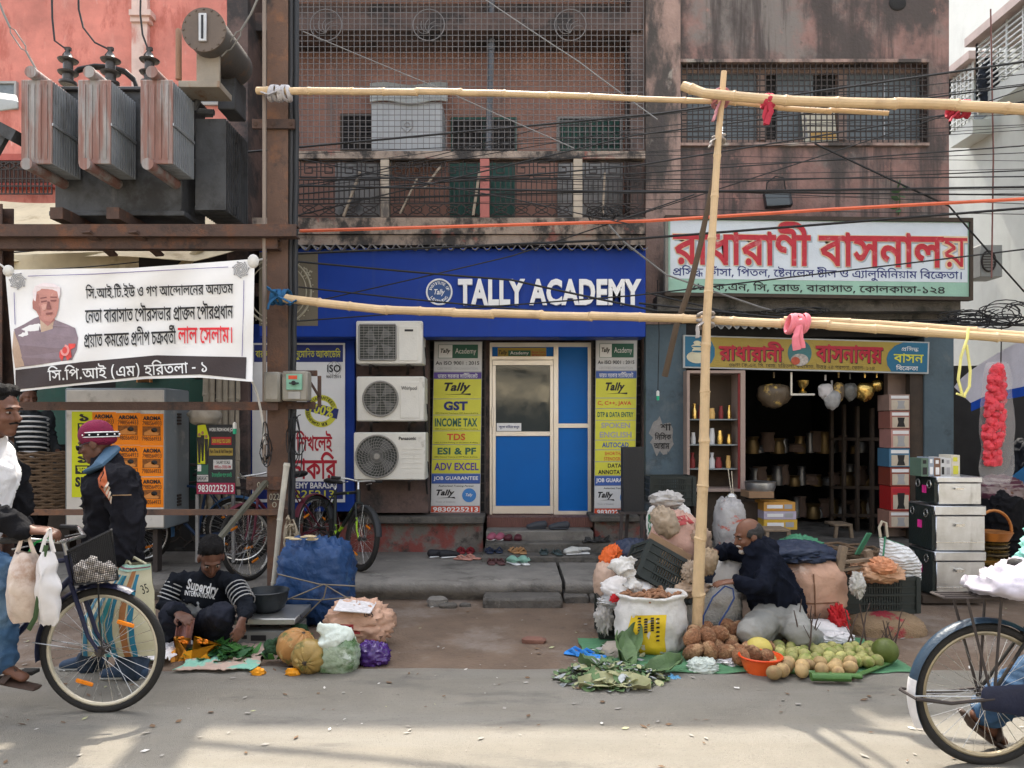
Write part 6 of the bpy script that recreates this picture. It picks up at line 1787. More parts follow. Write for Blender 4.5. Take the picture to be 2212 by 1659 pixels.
text(ypst,'a2',(172,894,192,910),PL(dK-.02),M_blk,'B',.04,.004)
flat(ypst,'printed_block',(168,914,197,934),PL(dK-.02),M_blk,.003)
text(ypst,'a1',(172,917,193,931),PL(dK-.02),M_ac2,'B',.03,.006)
text(ypst,'a2',(168,985,192,1000),PL(dK-.02),M_blk,'B',.04,.004)
flat(ypst,'printed_block',(163,1005,193,1024),PL(dK-.02),M_blk,.003)
text(ypst,'a1',(167,1008,189,1021),PL(dK-.02),M_ac2,'B',.03,.006)
text(ypst,'SE',(163,1030,186,1052),PL(dK-.02),M_blk,'L',.05,.004)
M_org=mat('fluorescent_orange_bill',(.86,.24,.006),.7,var=.07,vscale=9)
M_sepia=mat('sepia_print',(.25,.085,.015),.7,var=.5,vscale=25)
cols,rws=((199,249),(251,302),(304,352)),((890,958),(960,1024),(1027,1091))
names=['top','middle','bottom']
for i,(cx0,cx1)in enumerate(cols):
 for j,(ry0,ry1)in enumerate(rws):
  if i==0 and j==2:continue
  sk=rnd(-1,1)
  bl=thing('orange_bill','fluorescent orange bill in the %s row, %s column, of the kiosk cabinet'%(names[j],['yellow side','middle','vent side'][i]),'poster',W((cx0+cx1)/2,ry1,dK-.03),group='orange bills on the kiosk')
  yy=i*2
  e=dK-.019-.002*((i+j)%2)
  pe=PL(e)
  b=MB();b.pbox(cx0-1,ry0+yy,cx1+1,ry1+yy+1,e,.003);b.build('paper',M_org,bl,smooth=False)
  w=cx1-cx0
  text(bl,'AROMA',(cx0+5,ry0+yy+5,cx1-4,ry0+yy+14),pe,M_blk,'L',.05,.004)
  text(bl,'7980564933',(cx0+4,ry0+yy+16,cx1-3,ry0+yy+25),pe,M_blk,'L',.0,.004)
  flat(bl,'photo_print',(cx0+4,ry0+yy+27,cx1-5,ry0+yy+47),pe,M_sepia,.003)
  flatpoly(bl,'photo_print',ell(cx0+w*.62,ry0+yy+35,7,5,14),pe,M_blk,.005)
  flatpoly(bl,'photo_print',[(cx0+8,ry0+yy+40),(cx0+22,ry0+yy+33),(cx1-8,ry0+yy+42),(cx1-10,ry0+yy+46),(cx0+8,ry0+yy+46)],pe,mat('tan_print',(.6,.24,.06),.7),.005)
  text(bl,'7980564933',(cx0+3,ry0+yy+49,cx1-4,ry0+yy+58),pe,M_blk,'L',.0,.004)
# job poster on sticks
dJ=7.6
jp=thing('job_poster','black and yellow work from home job poster standing behind the rail','poster',W(466,1068,dJ))
pj=PL(dJ)
M_jblk=mat('poster_black',(.02,.024,.03),.45)
b=MB();b.pbox(425,917,508,1068,dJ,.012);b.build('sheet',M_jblk,jp,smooth=False)
flatpoly(jp,'printed_block',[(427,919),(444,917),(452,945),(448,985),(444,1003),(427,1003)],pj,M_ac2,.003)
for dx,h in((431,934),(438,930),(446,938)):
 flatpoly(jp,'printed_figure',[(dx-4,h+10),(dx+4,h+10),(dx+3,h+40),(dx+2,h+66),(dx-2,h+66),(dx-3,h+40)],pj,M_blk,.005)
 flatpoly(jp,'printed_figure',ell(dx,h+5,3,4,10),pj,mat('figure_tan',(.4,.2,.12),.6),.0055)
text(jp,'WORK FROM HOME JOB',(452,924,505,934),pj,M_whitep,'L',.03,.004)
flat(jp,'printed_block',(457,944,500,961),pj,M_red,.003)
text(jp,'EARN WHILE YOU LEARN',(459,948,498,957),pj,M_yel,'L',.01,.005)
flat(jp,'printed_block',(452,968,503,984),pj,M_yel2,.003)
text(jp,'Part Time & Full Time Job',(454,971,501,981),pj,M_blk,'L',.02,.005)
flat(jp,'printed_block',(461,993,502,1014),pj,M_offw,.003)
text(jp,'SALARY SCALE',(468,995,497,1002),pj,M_blk,'L',.01,.005)
text(jp,'8000-to-25000/-PM',(464,1005,499,1012),pj,M_red,'L',.01,.005)
text(jp,'j1',(458,1020,501,1031),pj,mat('green_lettering',(.05,.4,.2),.5),'B',.01,.005)
flat(jp,'printed_block',(426,1002,450,1025),pj,M_grn,.003);flat(jp,'printed_block',(427,1004,435,1018),pj,M_whitep,.005)
flat(jp,'printed_block',(426,1026,450,1040),pj,M_offw,.003)
text(jp,'BARASAT',(427,1028,449,1038),pj,M_blk,'L',.02,.005)
flat(jp,'printed_block',(425,1043,508,1067),pj,mat('crimson_print',(.36,.02,.07),.5),.003)
text(jp,'9830225213',(428,1047,505,1063),pj,M_whitep,'L',.02,.005)
b=MB();b.pbox(422,1068,428,1215,dJ+.01,.03);b.pbox(500,1068,506,1215,dJ+.01,.03);b.build('stand_leg',M_greypan,jp,smooth=False)
cb2=MB()
cb2.ball(W(443,898,7.7),(.15,.12,.1),n=24,m=16,fn=lambda d:1+.25*nz(d,2.6,1)+.12*abs(nz(d,7,2)))
tag(cb2.build('cloth_bundle',mat('dirty_cream_cloth',(.42,.38,.32),.9,var=.15,vscale=10),angle=70),'dirty cream cloth bundle hung above the job poster','bundle')
for(x,y,d,lab)in((507,938,7.0,'green and white indicator bulb hanging on a wire beside the job poster'),(1421,865,8.6,'green and white indicator bulb hanging on the blue grey pier')):
 t=thing('indicator_bulb',lab,'bulb',W(x,y,d))
 b=MB();b.lathe([(.0,0),(.016,.004),(.018,.05),(.0,.05)],W(x,y,d),n=12,close=False);b.build('green_cap',mat('green_plastic',(.02,.4,.22),.4),t)
 b=MB();b.lathe([(.0,.05),(.018,.051),(.017,.1),(.0,.115)],W(x,y,d),n=12,close=False);b.build('white_cap',mat('white_plastic',(.75,.75,.72),.4),t)
 b=MB();b.tube([W(x,y-15,d),W(x+3,y-140,d),W(x-1,y-260,d)],.005,5);b.build('cord',M_wire,t)
# people
from mathutils.bvhtree import BVHTree
def skinm(name,c):return mat(name,c,.5,var=.12,vscale=14,bump=.04,sss=.08,spec=.4)
M_sk1=skinm('brown_skin',(.165,.075,.045))
M_sk2=skinm('deep_brown_skin',(.13,.058,.036))
M_hair=mat('black_hair',(.012,.011,.011),.85,spec=.15,var=.3,vscale=40,bump=.5,bscale=180)
M_eye=mat('eye_white',(.26,.22,.19),.4,var=0,bump=0)
M_navy=mat('navy_fleece',(.008,.010,.018),.95,spec=.1,var=.25,vscale=9,bump=.3,bscale=120)
M_jeans=mat('blue_denim',(.03,.075,.15),.9,var=.25,vscale=6,bump=.2,bscale=220,layers=[((.12,.2,.3),3,.5,.72)])
M_black_c=mat('black_cloth',(.009,.009,.011),.92,spec=.15,var=.25,vscale=9,bump=.25,bscale=90)
def head_frame(c,yaw,pitch,roll=0.0):
 """head space: +X face, +Z crown; yaw turns about Z from +X, pitch tips the face down"""
 return Matrix.Translation(c)@Matrix.Rotation(R(yaw),4,'Z')@Matrix.Rotation(R(pitch),4,'Y')@Matrix.Rotation(R(roll),4,'X')
def head_geo(b,M,s=1.0,beard=0):
 b.M=M@Matrix.Scale(s,4)
 B=b.ball
 B((-.012,0,.035),(.1,.077,.094));B((.03,0,-.028),(.066,.06,.086));B((.06,0,-.094),(.03,.032,.026))
 for k in(-1,1):
  B((.012,k*.04,-.055),(.046,.024,.045));B((.068,k*.036,-.026),(.026,.022,.02),n=10,m=8)
  B((-.006,k*.079,-.008),(.025,.011,.036),n=10,m=8)
  B((.088,k*.014,-.032),(.012,.009,.009),n=8,m=6)
 B((.08,0,.03),(.021,.054,.013),n=12,m=8)
 b.chain([((.09,0,.02),.009,.01),((.104,0,-.008),.011,.012),((.113,0,-.03),.014,.012)],n=8)
 B((.089,0,-.057),(.013,.026,.007),n=10,m=6);B((.086,0,-.070),(.013,.023,.008),n=10,m=6)
 b.M=None
def head_bits(root,M,s=1.0,brow=True):
 for k in(-1,1):
  b=MB();b.M=M@Matrix.Scale(s,4)
  b.ball((.0835,k*.032,.006),(.012,.0125,.0055),n=10,m=8)
  e=b.build('eye',M_eye,root)
  b=MB();b.M=M@Matrix.Scale(s,4)
  b.ball((.0925,k*.033,.0055),(.0045,.0065,.0068),n=8,m=6)
  b.build('iris',M_hair,e)
  if brow:
   b=MB();b.M=M@Matrix.Scale(s,4)
   b.tube([(.093,k*.014,.026),(.096,k*.032,.031),(.084,k*.052,.025)],[.0035,.0045,.0025],6)
   b.build('eyebrow',M_hair,root)
def hair(root,M,s=1.0,cut=.0,m=None,bald=False,vol=1.0):
 b=MB();b.M=M@Matrix.Scale(s,4)
 def fn(d):return 1+.05*nz(d,7,3)+.03*nz(d,19,5)
 if not bald:
  b.ball((-.034,0,.062),(.094*vol,.083,.086*vol),(0,R(-12),0),fn=fn,n=24,m=16);b.ball((-.058,0,.0),(.06,.081,.075),fn=fn,n=20,m=12)
  for k in range(5):b.ball((.02+.012*(k%2),(k-2)*.026,.112*vol),(.045,.022,.026),(0,R(25),0),fn=fn)
 else:
  b.ball((-.046,0,.026),(.070,.0845,.076),fn=fn,n=20,m=12)
  for k in(-1,1):b.ball((-.008,k*.062,.024),(.05,.025,.042),fn=fn)
 me=solid(b.mesh(),.009,2,lambda p,n:p+n*(.006*nz(p,60)+.004*nz(p,140)))
 return link_mesh(me,'hair',m or M_hair,root,angle=80)
def hand_geo(b,w,d,n,side=1,curl=.5,s=1.0,spread=.25):
 """w wrist, d finger direction, n palm normal (palm faces along n), side = thumb side"""
 d,n=Vector(d).normalized(),Vector(n)
 n=(n-d*n.dot(d)).normalized()
 t=d.cross(n)*side
 b.chain([(w-d*.02,.026*s,.02*s),(w+d*.035*s,.036*s,.016*s),(w+d*.085*s,.04*s,.013*s)],n=10,side=t)
 for k,ln in enumerate((.07,.078,.073,.056)):
  o=(k-1.5)*-.0195
  p=w+d*.088*s+t*o*s*1.05
  a=d+t*(-(k-1.5)*spread*.22)
  pts=[(p-d*.012*s,.0095*s,.0095*s)]
  an=0
  for j,(f,r)in enumerate(((.45,.009),(.32,.0083),(.25,.007))):
   an+=curl*(.75 if j else .55)
   p=p+(a*math.cos(an)+n*math.sin(an)).normalized()*ln*f*s
   pts.append((p,r*s,r*s))
  b.chain(pts,n=8,side=t)
 p=w+d*.03*s+t*.03*s
 q=p+(t*.62+d*.7+n*.25).normalized()*.04*s
 r=q+(t*.15+d*.9+n*(.35+curl*.3)).normalized()*.034*s
 b.chain([(p-t*.012*s,.014*s,.013*s),(q,.0115*s,.0115*s),(r,.009*s,.009*s)],n=8,side=n)
def garment(root,name,chains,m,voxel=.013,smooth=5,amp=.014,s=9,seed=1,extra=None):
 b=MB()
 for c in chains:
  side=c[0]if not isinstance(c[0],(list,tuple))or len(c[0])==3 and not hasattr(c[0][0],'__len__')and not isinstance(c[0][0],Vector)else(1,0,0)
  b.chain(c[1],n=18,side=c[0])
 if extra:extra(b)
 return link_mesh(solid(b.mesh(),voxel,smooth,crumple(amp,s,seed,.002,40)),name,m,root,angle=80)
def view_hit(objs):
 """surface under a sketch point on already built meshes, for printing writing on them"""
 vs,fs=[],[]
 for o in objs:
  k=len(vs)
  vs+=[WM[o]@v.co for v in o.data.vertices]
  fs+=[[i+k for i in p.vertices]for p in o.data.polygons]
 t=BVHTree.FromPolygons(vs,fs)
 e=Vector((0,0,EYE))
 def fn(x,y):
  d=(W(x,y,1)-e).normalized()
  h=t.ray_cast(e,d)
  return h[0]if h[0]is not None else W(x,y,5.6)
 return fn
def body(root,b,m,voxel=.0075,smooth=3):
 return link_mesh(solid(b.mesh(),voxel,smooth),'body',m,root,angle=80)
# --- young vendor squatting by the scale
v1=thing('person','squatting young man in dark sweater with white sleeve stripes picking greens','person',W(430,1398,5.75))
HM=head_frame(W(456,1205,5.6),-62,38,0)
neck,chest,pel=W(452,1240,5.68),W(446,1285,5.72),W(428,1362,6.0)
sR,eR,wR=W(385,1256,5.7),W(357,1308,5.62),W(385,1326,5.42)
sL,eL,wL=W(506,1262,5.66),W(534,1312,5.5),W(524,1338,5.33)
kR,aR=W(372,1330,5.5),W(384,1386,5.72)
kL,aL=W(478,1330,5.45),W(466,1388,5.68)
b=MB()
head_geo(b,HM,1.06)
b.chain([(W(454,1222,5.66),.056,.056),(neck,.06,.06),(chest,.12,.09)],n=12)
b.chain([(chest,.14,.1),(pel,.14,.12)],n=12)
for s,e,w in((sR,eR,wR),(sL,eL,wL)):b.chain([(s,.045,.045),(e,.036,.036),(w,.025,.025)],n=10)
for k,a in((kR,aR),(kL,aL)):b.chain([(pel,.08,.08),(k,.055,.055)],n=10);b.chain([(k,.05,.05),(a,.04,.04)],n=10)
hand_geo(b,wR,W(412,1340,5.3)-wR,(0,.5,-1),-1,.45,1.05)
hand_geo(b,wL,W(514,1372,5.22)-wL,(-.7,.6,0),1,.55,1.05)
body(v1,b,M_sk2)
M_swt=mat('charcoal_knit',(.012,.014,.019),.95,spec=.1,var=.25,vscale=8,bump=.3,bscale=150)
X1=(1,0,0)
sw=garment(v1,'sweater',[(X1,[(neck,.075,.07),(W(450,1252,5.7),.14,.085),(chest,.19,.125),(W(438,1330,5.84),.185,.13),(W(432,1356,5.95),.18,.13)]),
         (X1,[(W(420,1250,5.7),.06,.06),(sR,.075,.075),(lerp(sR,eR,.5),.068,.068),(eR,.06,.06),(lerp(eR,wR,.85),.042,.042)]),
         (X1,[(W(480,1250,5.68),.06,.06),(sL,.075,.075),(lerp(sL,eL,.5),.068,.068),(eL,.06,.06),(lerp(eL,wL,.85),.042,.042)])],M_swt,seed=2)
b=MB()
for s,e in((sR,eR),(sL,eL)):
 q=(e-s).to_track_quat('Z','Y').to_matrix()
 for k in range(5):
  c=lerp(s,e,.18+k*.15)
  b.tube([c+q@Vector((.0785*math.cos(a),.0785*math.sin(a),0))for a in[i*.449 for i in range(14)]],(.0045),6,closed=True)
b.build('sleeve_stripe',mat('dull_white_knit',(.42,.42,.42),.9),v1)
def lower(b):
 pass
gp=garment(v1,'sweater_panel',[(X1,[(W(441,1306,5.74),.186,.132),(W(438,1328,5.82),.192,.136),(W(434,1350,5.92),.19,.138)])],mat('pale_grey_knit',(.36,.37,.37),.95,var=.12,bump=.3,bscale=150),seed=2)
vh=view_hit([sw,gp])
text(v1,'Superdry',(404,1256,472,1286),vh,M_whitep,'L',.03,.012,rot=R(12))
text(v1,'INTERNATIONAL',(400,1279,466,1290),vh,M_whitep,'L',.02,.012,rot=R(8))
garment(v1,'trousers',[(X1,[(pel,.16,.13),(kR,.095,.085)]),(X1,[(pel,.16,.13),(kL,.095,.085)]),(X1,[(kR,.09,.09),(aR,.085,.08)]),(X1,[(kL,.09,.09),(aL,.085,.08)])],mat('dark_navy_trousers',(.012,.014,.024),.92,var=.2),seed=4)
for a in(aR,aL):
 b=MB();b.chain([(Vector((a.x,a.y,.035)),.045,.03),(Vector((a.x+.02,a.y-.12,.03)),.045,.025)],n=12)
 b.build('shoe',M_black_c,v1)
hair(v1,HM,1.08,vol=1.06);head_bits(v1,HM,1.06)
b=MB();b.grid(10,10,lambda u,v:W(lerp(384,420,u)-10*v,lerp(1335,1392,v),5.42+.05*math.sin(u*6)+.06*v),two=.006)
tag(b.build('cloth_rag',mat('faded_pink_cloth',(.42,.22,.2),.9,var=.15),angle=70),'faded pink rag hanging from the squatting vendor knee','rag')
# --- old vendor kneeling among the sacks
v2=thing('person','balding old man in navy hoodie and grey trousers kneeling among sacks and reaching out','person',W(1670,1390,5.7))
HM=head_frame(W(1617,1158,5.72),188,14,0)
nk,ch,pv=W(1638,1190,5.66),W(1652,1235,5.68),W(1686,1312,5.75)
sR,eR,wR=W(1612,1198,5.92),W(1570,1192,5.95),W(1542,1193,5.82)
sL,eL,wL=W(1664,1214,5.58),W(1648,1272,5.45),W(1588,1256,5.5)
kA,kB=W(1622,1366,5.36),W(1728,1368,5.38)
fA,fB=W(1690,1380,5.75),W(1768,1384,5.7)
b=MB()
head_geo(b,HM,1.0)
b.chain([(W(1626,1176,5.72),.055,.055),(nk,.06,.06),(ch,.12,.1)],n=12)
b.chain([(ch,.14,.1),(pv,.14,.12)],n=12)
for s,e,w in((sR,eR,wR),(sL,eL,wL)):b.chain([(s,.045,.045),(e,.038,.038),(w,.027,.027)],n=10)
for k,f in((kA,fA),(kB,fB)):b.chain([(pv,.08,.08),(k,.055,.055)],n=10);b.chain([(k,.05,.05),(f,.04,.04)],n=10)
hand_geo(b,wR,(-1,-.05,-.1),(.2,-.3,-1),1,.5,1.0)
hand_geo(b,wL,(-1,.05,-.08),(0,.2,-1),-1,.35,1.0)
body(v2,b,M_sk1)
X2=(0,1,0)
def hood(b):
 b.ball(W(1652,1184,5.8),(.1,.12,.075),rot=(0,R(30),0));b.ball(W(1640,1192,5.74),(.1,.1,.05),rot=(0,R(-20),0))
garment(v2,'hoodie',[(X2,[(nk,.09,.09),(W(1648,1212,5.68),.17,.14),(ch,.2,.17),(W(1672,1280,5.72),.21,.19),(W(1682,1310,5.75),.21,.19)]),
       (X2,[(W(1630,1204,5.85),.08,.07),(sR,.08,.075),(eR,.062,.06),(lerp(eR,wR,.8),.045,.045)]),
       (X2,[(W(1655,1212,5.65),.08,.08),(sL,.085,.085),(eL,.075,.072),(lerp(eL,wL,.6),.056,.056),(lerp(eL,wL,.85),.045,.045)])],M_navy,seed=7,amp=.018,s=7,extra=hood)
garment(v2,'trousers',[(X2,[(W(1688,1316,5.74),.17,.16),(lerp(pv,kA,.55),.12,.115),(kA,.095,.095)]),(X2,[(W(1688,1316,5.74),.17,.16),(lerp(pv,kB,.55),.12,.115),(kB,.1,.1)]),
        (X2,[(kA,.085,.085),(fA,.075,.07)]),(X2,[(kB,.09,.09),(fB,.075,.07)])],mat('stone_grey_trousers',(.25,.245,.225),.92,var=.12,vscale=8,bump=.25,bscale=30),seed=9,amp=.009,s=7)
hair(v2,HM,1.0,bald=True,m=mat('greying_hair',(.03,.028,.027),.7,var=.3,vscale=30,bump=.4));head_bits(v2,HM)
b=MB();b.M=HM;b.tube([(.09,-.032,-.055),(.104,0,-.048),(.09,.032,-.055)],[.004,.008,.004],6)
b.ball((.075,0,-.098),(.028,.032,.022),n=10,m=6)
b.build('moustache',mat('white_stubble',(.42,.38,.34),.9,var=.2,vscale=60),v2)
for f in(fA,fB):
 b=MB();b.chain([(Vector((f.x,f.y,.05)),.04,.03),(Vector((f.x+.13,f.y,.03)),.04,.022)],n=10,side=(0,1,0));b.build('foot_cover',M_black_c,v2)
# --- old man walking with the striped bag
v3=thing('person','elderly man in magenta knit cap and black orange panelled jacket walking with a striped bag','person',W(230,1466,4.93))
HM=head_frame(W(208,958,4.93),188,16,0)
nk,ch,pv=W(226,1004,4.95),W(240,1055,4.95),W(244,1200,4.97)
sL,eL,wL=W(254,1036,4.80),W(278,1120,4.76),W(264,1212,4.72)
sR,eR,wR=W(222,1036,5.12),W(214,1120,5.12),W(208,1190,5.08)
kL,aL=W(262,1320,4.92),W(286,1440,4.86)
kR,aR=W(222,1320,5.02),W(196,1436,5.04)
b=MB()
head_geo(b,HM,1.0)
b.chain([(W(216,984,4.94),.054,.054),(nk,.06,.06),(ch,.12,.1)],n=12)
b.chain([(ch,.14,.1),(pv,.14,.12)],n=12)
for s,e,w in((sR,eR,wR),(sL,eL,wL)):b.chain([(s,.045,.045),(e,.038,.038),(w,.027,.027)],n=10)
for k,a in((kR,aR),(kL,aL)):b.chain([(pv,.08,.08),(k,.055,.055),(a,.04,.04)],n=10)
hand_geo(b,wL,(.05,0,-1),(-.4,.9,0),-1,.95,1.0);hand_geo(b,wR,(0,0,-1),(0,-1,0),1,.6,1.0)
body(v3,b,M_sk2)
M_jk=mat('black_nylon_jacket',(.011,.011,.015),.85,var=.25,vscale=6,bump=.25,bscale=40,spec=.15)
jk_=garment(v3,'jacket',[(X2,[(W(232,1008,4.95),.1,.1),(W(238,1030,4.95),.2,.14),(ch,.22,.165),(W(246,1120,4.96),.2,.17),(W(246,1180,4.97),.2,.175),(W(246,1206,4.97),.19,.17)]),
       (X2,[(W(250,1028,4.84),.09,.09),(sL,.095,.095),(lerp(sL,eL,.5),.09,.09),(eL,.085,.085),(lerp(eL,wL,.5),.075,.075),(lerp(eL,wL,.92),.056,.056)]),
       (X2,[(W(226,1030,5.06),.09,.09),(sR,.09,.09),(eR,.08,.08),(lerp(eR,wR,.9),.055,.055)])],M_jk,seed=12,amp=.016,s=7)
vh=view_hit([jk_])
M_orp=mat('burnt_orange_panel',(.50,.13,.05),.7,var=.12)
def decal(name,pts,m,off=.007,par=None,hit=None):
 b=MB()
 e=Vector((0,0,EYE))
 tr_=tessellate_polygon([[Vector((x,y,0))for x,y in pts]])
 bm2=b.bm
 vv=[bm2.verts.new((x,y,0))for x,y in pts]
 for t in tr_:b.f([vv[i]for i in t])
 bmesh.ops.subdivide_edges(bm2,edges=list(bm2.edges),cuts=5,use_grid_fill=True)
 bmesh.ops.triangulate(bm2,faces=list(bm2.faces))
 for v in bm2.verts:
  p=hit(v.co.x,v.co.y)
  v.co=p+(e-p).normalized()*off
 return b.build(name,m,par,smooth=True,angle=80)
decal('orange_panel',[(211,1034),(226,1006),(232,1040),(238,1072),(241,1088),(228,1070),(214,1052)],M_orp,.007,v3,vh)
for k in range(4):decal('sleeve_piping',[(223+k*4.6,1056+k*9),(233+k*2.2,1040+k*10),(236+k*2,1044+k*10),(226+k*4.6,1062+k*9)],mat('cream_piping',(.6,.5,.4),.7),.011,v3,vh)
decal('sleeve_seam',[(243,1069),(284,1068),(284,1070),(243,1071)],mat('tan_stitch',(.35,.22,.12),.7),.006,v3,vh)
b=MB();b.chain([(W(193,1018,4.82),.02,.05),(W(214,1004,4.8),.03,.055),(W(240,974,4.92),.03,.05),(W(246,968,4.98),.02,.04)],n=10,side=(0,0,1))
b.build('collar',mat('slate_blue_collar',(.06,.12,.19),.7,var=.1),v3)
garment(v3,'trousers',[(X2,[(pv,.15,.14),(kL,.09,.09),(lerp(kL,aL,.6),.085,.085),(aL,.095,.085)]),(X2,[(pv,.15,.14),(kR,.09,.09),(lerp(kR,aR,.6),.085,.085),(aR,.095,.085)])],mat('faded_dark_jeans',(.025,.04,.065),.9,var=.2,vscale=7),seed=14)
for a in(aL,aR):
 b=MB();b.chain([(Vector((a.x+.06,a.y,.05)),.04,.045),(Vector((a.x-.06,a.y,.05)),.045,.045),(Vector((a.x-.17,a.y,.035)),.045,.03)],n=14,side=(0,1,0))
 sh_=b.build('shoe',mat('blue_canvas_shoe',(.03,.055,.10),.8,var=.15),v3)
 b=MB();b.chain([(Vector((a.x+.065,a.y,.014)),.047,.012),(Vector((a.x-.18,a.y,.014)),.05,.012)],n=14,side=(0,1,0));b.build('sole',mat('pale_sole',(.3,.3,.28),.8),sh_)
# knit cap
M_cap=mat('magenta_knit',(.17,.012,.045),.9,var=.15,vscale=12,bump=.4,bscale=120)
b=MB();b.M=HM
b.ball((-.014,0,.058),(.108,.089,.094),n=28,m=16,fn=lambda d:1+.02*math.sin(math.atan2(d.y,d.x)*14)+.02*nz(d,4));b.ball((-.022,0,.022),(.111,.092,.05),n=28,m=10,rot=(0,R(-14),0),fn=lambda d:1+.03*nz(d,5))
cp=link_mesh(solid(b.mesh(),.008,2),'knit_cap',M_cap,v3,angle=80)
for z,m,r in((.052,M_black_c,.0105),(.067,M_whitep,.004),(.038,M_whitep,.004)):
 b=MB();b.M=HM@Matrix.Rotation(R(-14),4,'Y')
 b.tube([(-.022+.1075*math.cos(a)*(1.03 if z<.06 else 1.01),.0915*math.sin(a),z+.004)for a in[i*.2244 for i in range(28)]],[(.006,r)]*28,8,closed=True)
 b.build('cap_band',m,cp)
b=MB();b.M=HM@Matrix.Rotation(R(-14),4,'Y')
for i in range(14):
 a=i*.449;b.ball((-.022+.117*math.cos(a),.0985*math.sin(a),.056),.006,n=6,m=4)
b.build('cap_pattern',M_whitep,cp)
b=MB();b.M=HM;b.tube([(.105,.04,.004),(.108,0,.01),(.105,-.04,.004)],.003,5)
for k in(-1,1):b.ball((.104,k*.034,.0),(.004,.024,.019),n=12,m=6);b.tube([(.1,k*.055,.006),(.03,k*.083,.012),(-.01,k*.084,.008)],.003,5)
b.build('spectacles',M_blk,v3)
head_bits(v3,HM,brow=False)
# striped shopping bag
bg=thing('striped_bag','tall cream woven bag with blue and brown stripes carried by the man in the cap','bag',W(262,1418,4.75))
M_bag=mat('cream_woven_plastic',(.52,.49,.34),.6,var=.08,vscale=8,bump=.15,bscale=150)
M_bblue=mat('blue_woven_stripe',(.02,.17,.27),.6,var=.12);M_bbrn=mat('brown_woven_stripe',(.33,.14,.05),.6,var=.12)
def bagp(u,v,side):
 x=lerp(lerp(272,326,u),lerp(178,336,u),min(1,v*1.7)**.8)
 y=lerp(1217,1416,v)
 bulge=math.sin(math.pi*u)*(.03+.1*math.sin(math.pi*min(1,v*.9+.1)))
 return W(x,y,4.70)+Vector((.01*nz((u*4,v*5,side),1,2),side*bulge+.015*nz((u*5,v*7,side),1,5)*(-1),0))
def bagstrip(name,u0,u1,m,off=0.0,v0=0.0,v1=1.0):
 b=MB()
 b.grid(4 if u1-u0<.3 else 20,20,lambda u,v:bagp(lerp(u0,u1,u),lerp(v1,v0,v),-1)+Vector((0,-off,0)))
 if not off:b.grid(20,20,lambda u,v:bagp(lerp(u1,u0,u),lerp(v1,v0,v),1))
 return b.build(name,m,bg,angle=80)
bagstrip('bag_body',0,1,M_bag)
for u0,u1,m in((.02,.1,M_bblue),(.22,.3,M_bblue),(.36,.44,mat('teal_woven_stripe',(.03,.26,.30),.6)),(.46,.54,M_bblue),(.62,.7,M_bbrn),(.72,.78,M_bblue)):bagstrip('stripe',u0,u1,m,.004,.1 if m is not M_bbrn else .02)
bagstrip('top_band',0,1,mat('mint_band',(.33,.52,.42),.6),.007,0,.06);bagstrip('top_band',0,1,mat('maroon_band',(.2,.06,.09),.6),.010,.025,.038)
b=MB();b.tube([W(282,1219,4.7),W(276,1208,4.68),W(268,1228,4.7),W(272,1262,4.71)],.008,6);b.tube([W(316,1219,4.7),W(290,1204,4.72),W(270,1224,4.74)],.008,6);b.build('handle',M_bag,bg)
text(bg,'35',(305,1262,320,1282),lambda x,y:W(x,y,4.60),M_blk,'L',0,.0,rot=R(-20))
# --- rider at the picture edge, people in the background
v4=thing('person','moustached man in white shirt and open black jacket riding the dark bicycle','person',W(-120,1200,4.3))
HM=head_frame(W(2,893,4.25),-14,2,0)
nk,ch,pv=W(-22,950,4.27),W(-45,1020,4.28),W(-130,1190,4.3)
sR,eR,wR=W(-78,1000,4.08),W(-26,1108,4.0),W(66,1146,4.02)
sL,eL,wL=W(-20,1010,4.48),W(20,1100,4.55),W(66,1140,4.55)
kR,aR=W(0,1230,4.17),W(4,1440,4.16)
b=MB();head_geo(b,HM,1.06)
b.chain([(W(-10,930,4.26),.055,.055),(nk,.062,.062),(ch,.13,.1)],n=12);b.chain([(ch,.14,.1),(pv,.14,.12)],n=12)
for s,e,w in((sR,eR,wR),(sL,eL,wL)):b.chain([(s,.045,.045),(e,.038,.038),(w,.028,.028)],n=10)
b.chain([(pv,.08,.08),(kR,.055,.055),(aR,.04,.04)],n=10)
b.chain([(Vector((aR.x,aR.y,aR.z)),.035,.03),(aR+Vector((.12,0,-.06)),.04,.022)],n=10,side=(0,1,0))
hand_geo(b,wR,(1,.06,-.02),(0,.3,-1),1,.9,1.05);hand_geo(b,wL,(1,-.06,-.02),(0,-.3,-1),-1,.9,1.05)
body(v4,b,M_sk2)
garment(v4,'shirt',[(X2,[(nk,.075,.075),(W(-30,972,4.28),.15,.12),(W(-30,1020,4.28),.18,.155),(W(-50,1100,4.29),.18,.17),(W(-80,1165,4.3),.18,.17)])],mat('white_shirt',(.74,.73,.74),.8,var=.05,bump=.1),seed=21,amp=.009,s=6)
garment(v4,'jacket',[(X2,[(W(-72,985,4.28),.18,.10),(W(-100,1040,4.28),.2,.12),(W(-140,1160,4.3),.21,.14)]),(X2,[(W(-76,985,4.14),.08,.08),(sR,.088,.085),(eR,.075,.072),(lerp(eR,wR,.85),.052,.05)]),
       (X2,[(W(-35,990,4.42),.08,.08),(sL,.088,.085),(eL,.078,.075),(lerp(eL,wL,.85),.052,.05)]),((0,0,1),[(W(2,960,4.42),.04,.03),(W(24,1020,4.44),.09,.05),(W(34,1110,4.44),.10,.05)])],M_black_c,seed=23,amp=.018,s=7)
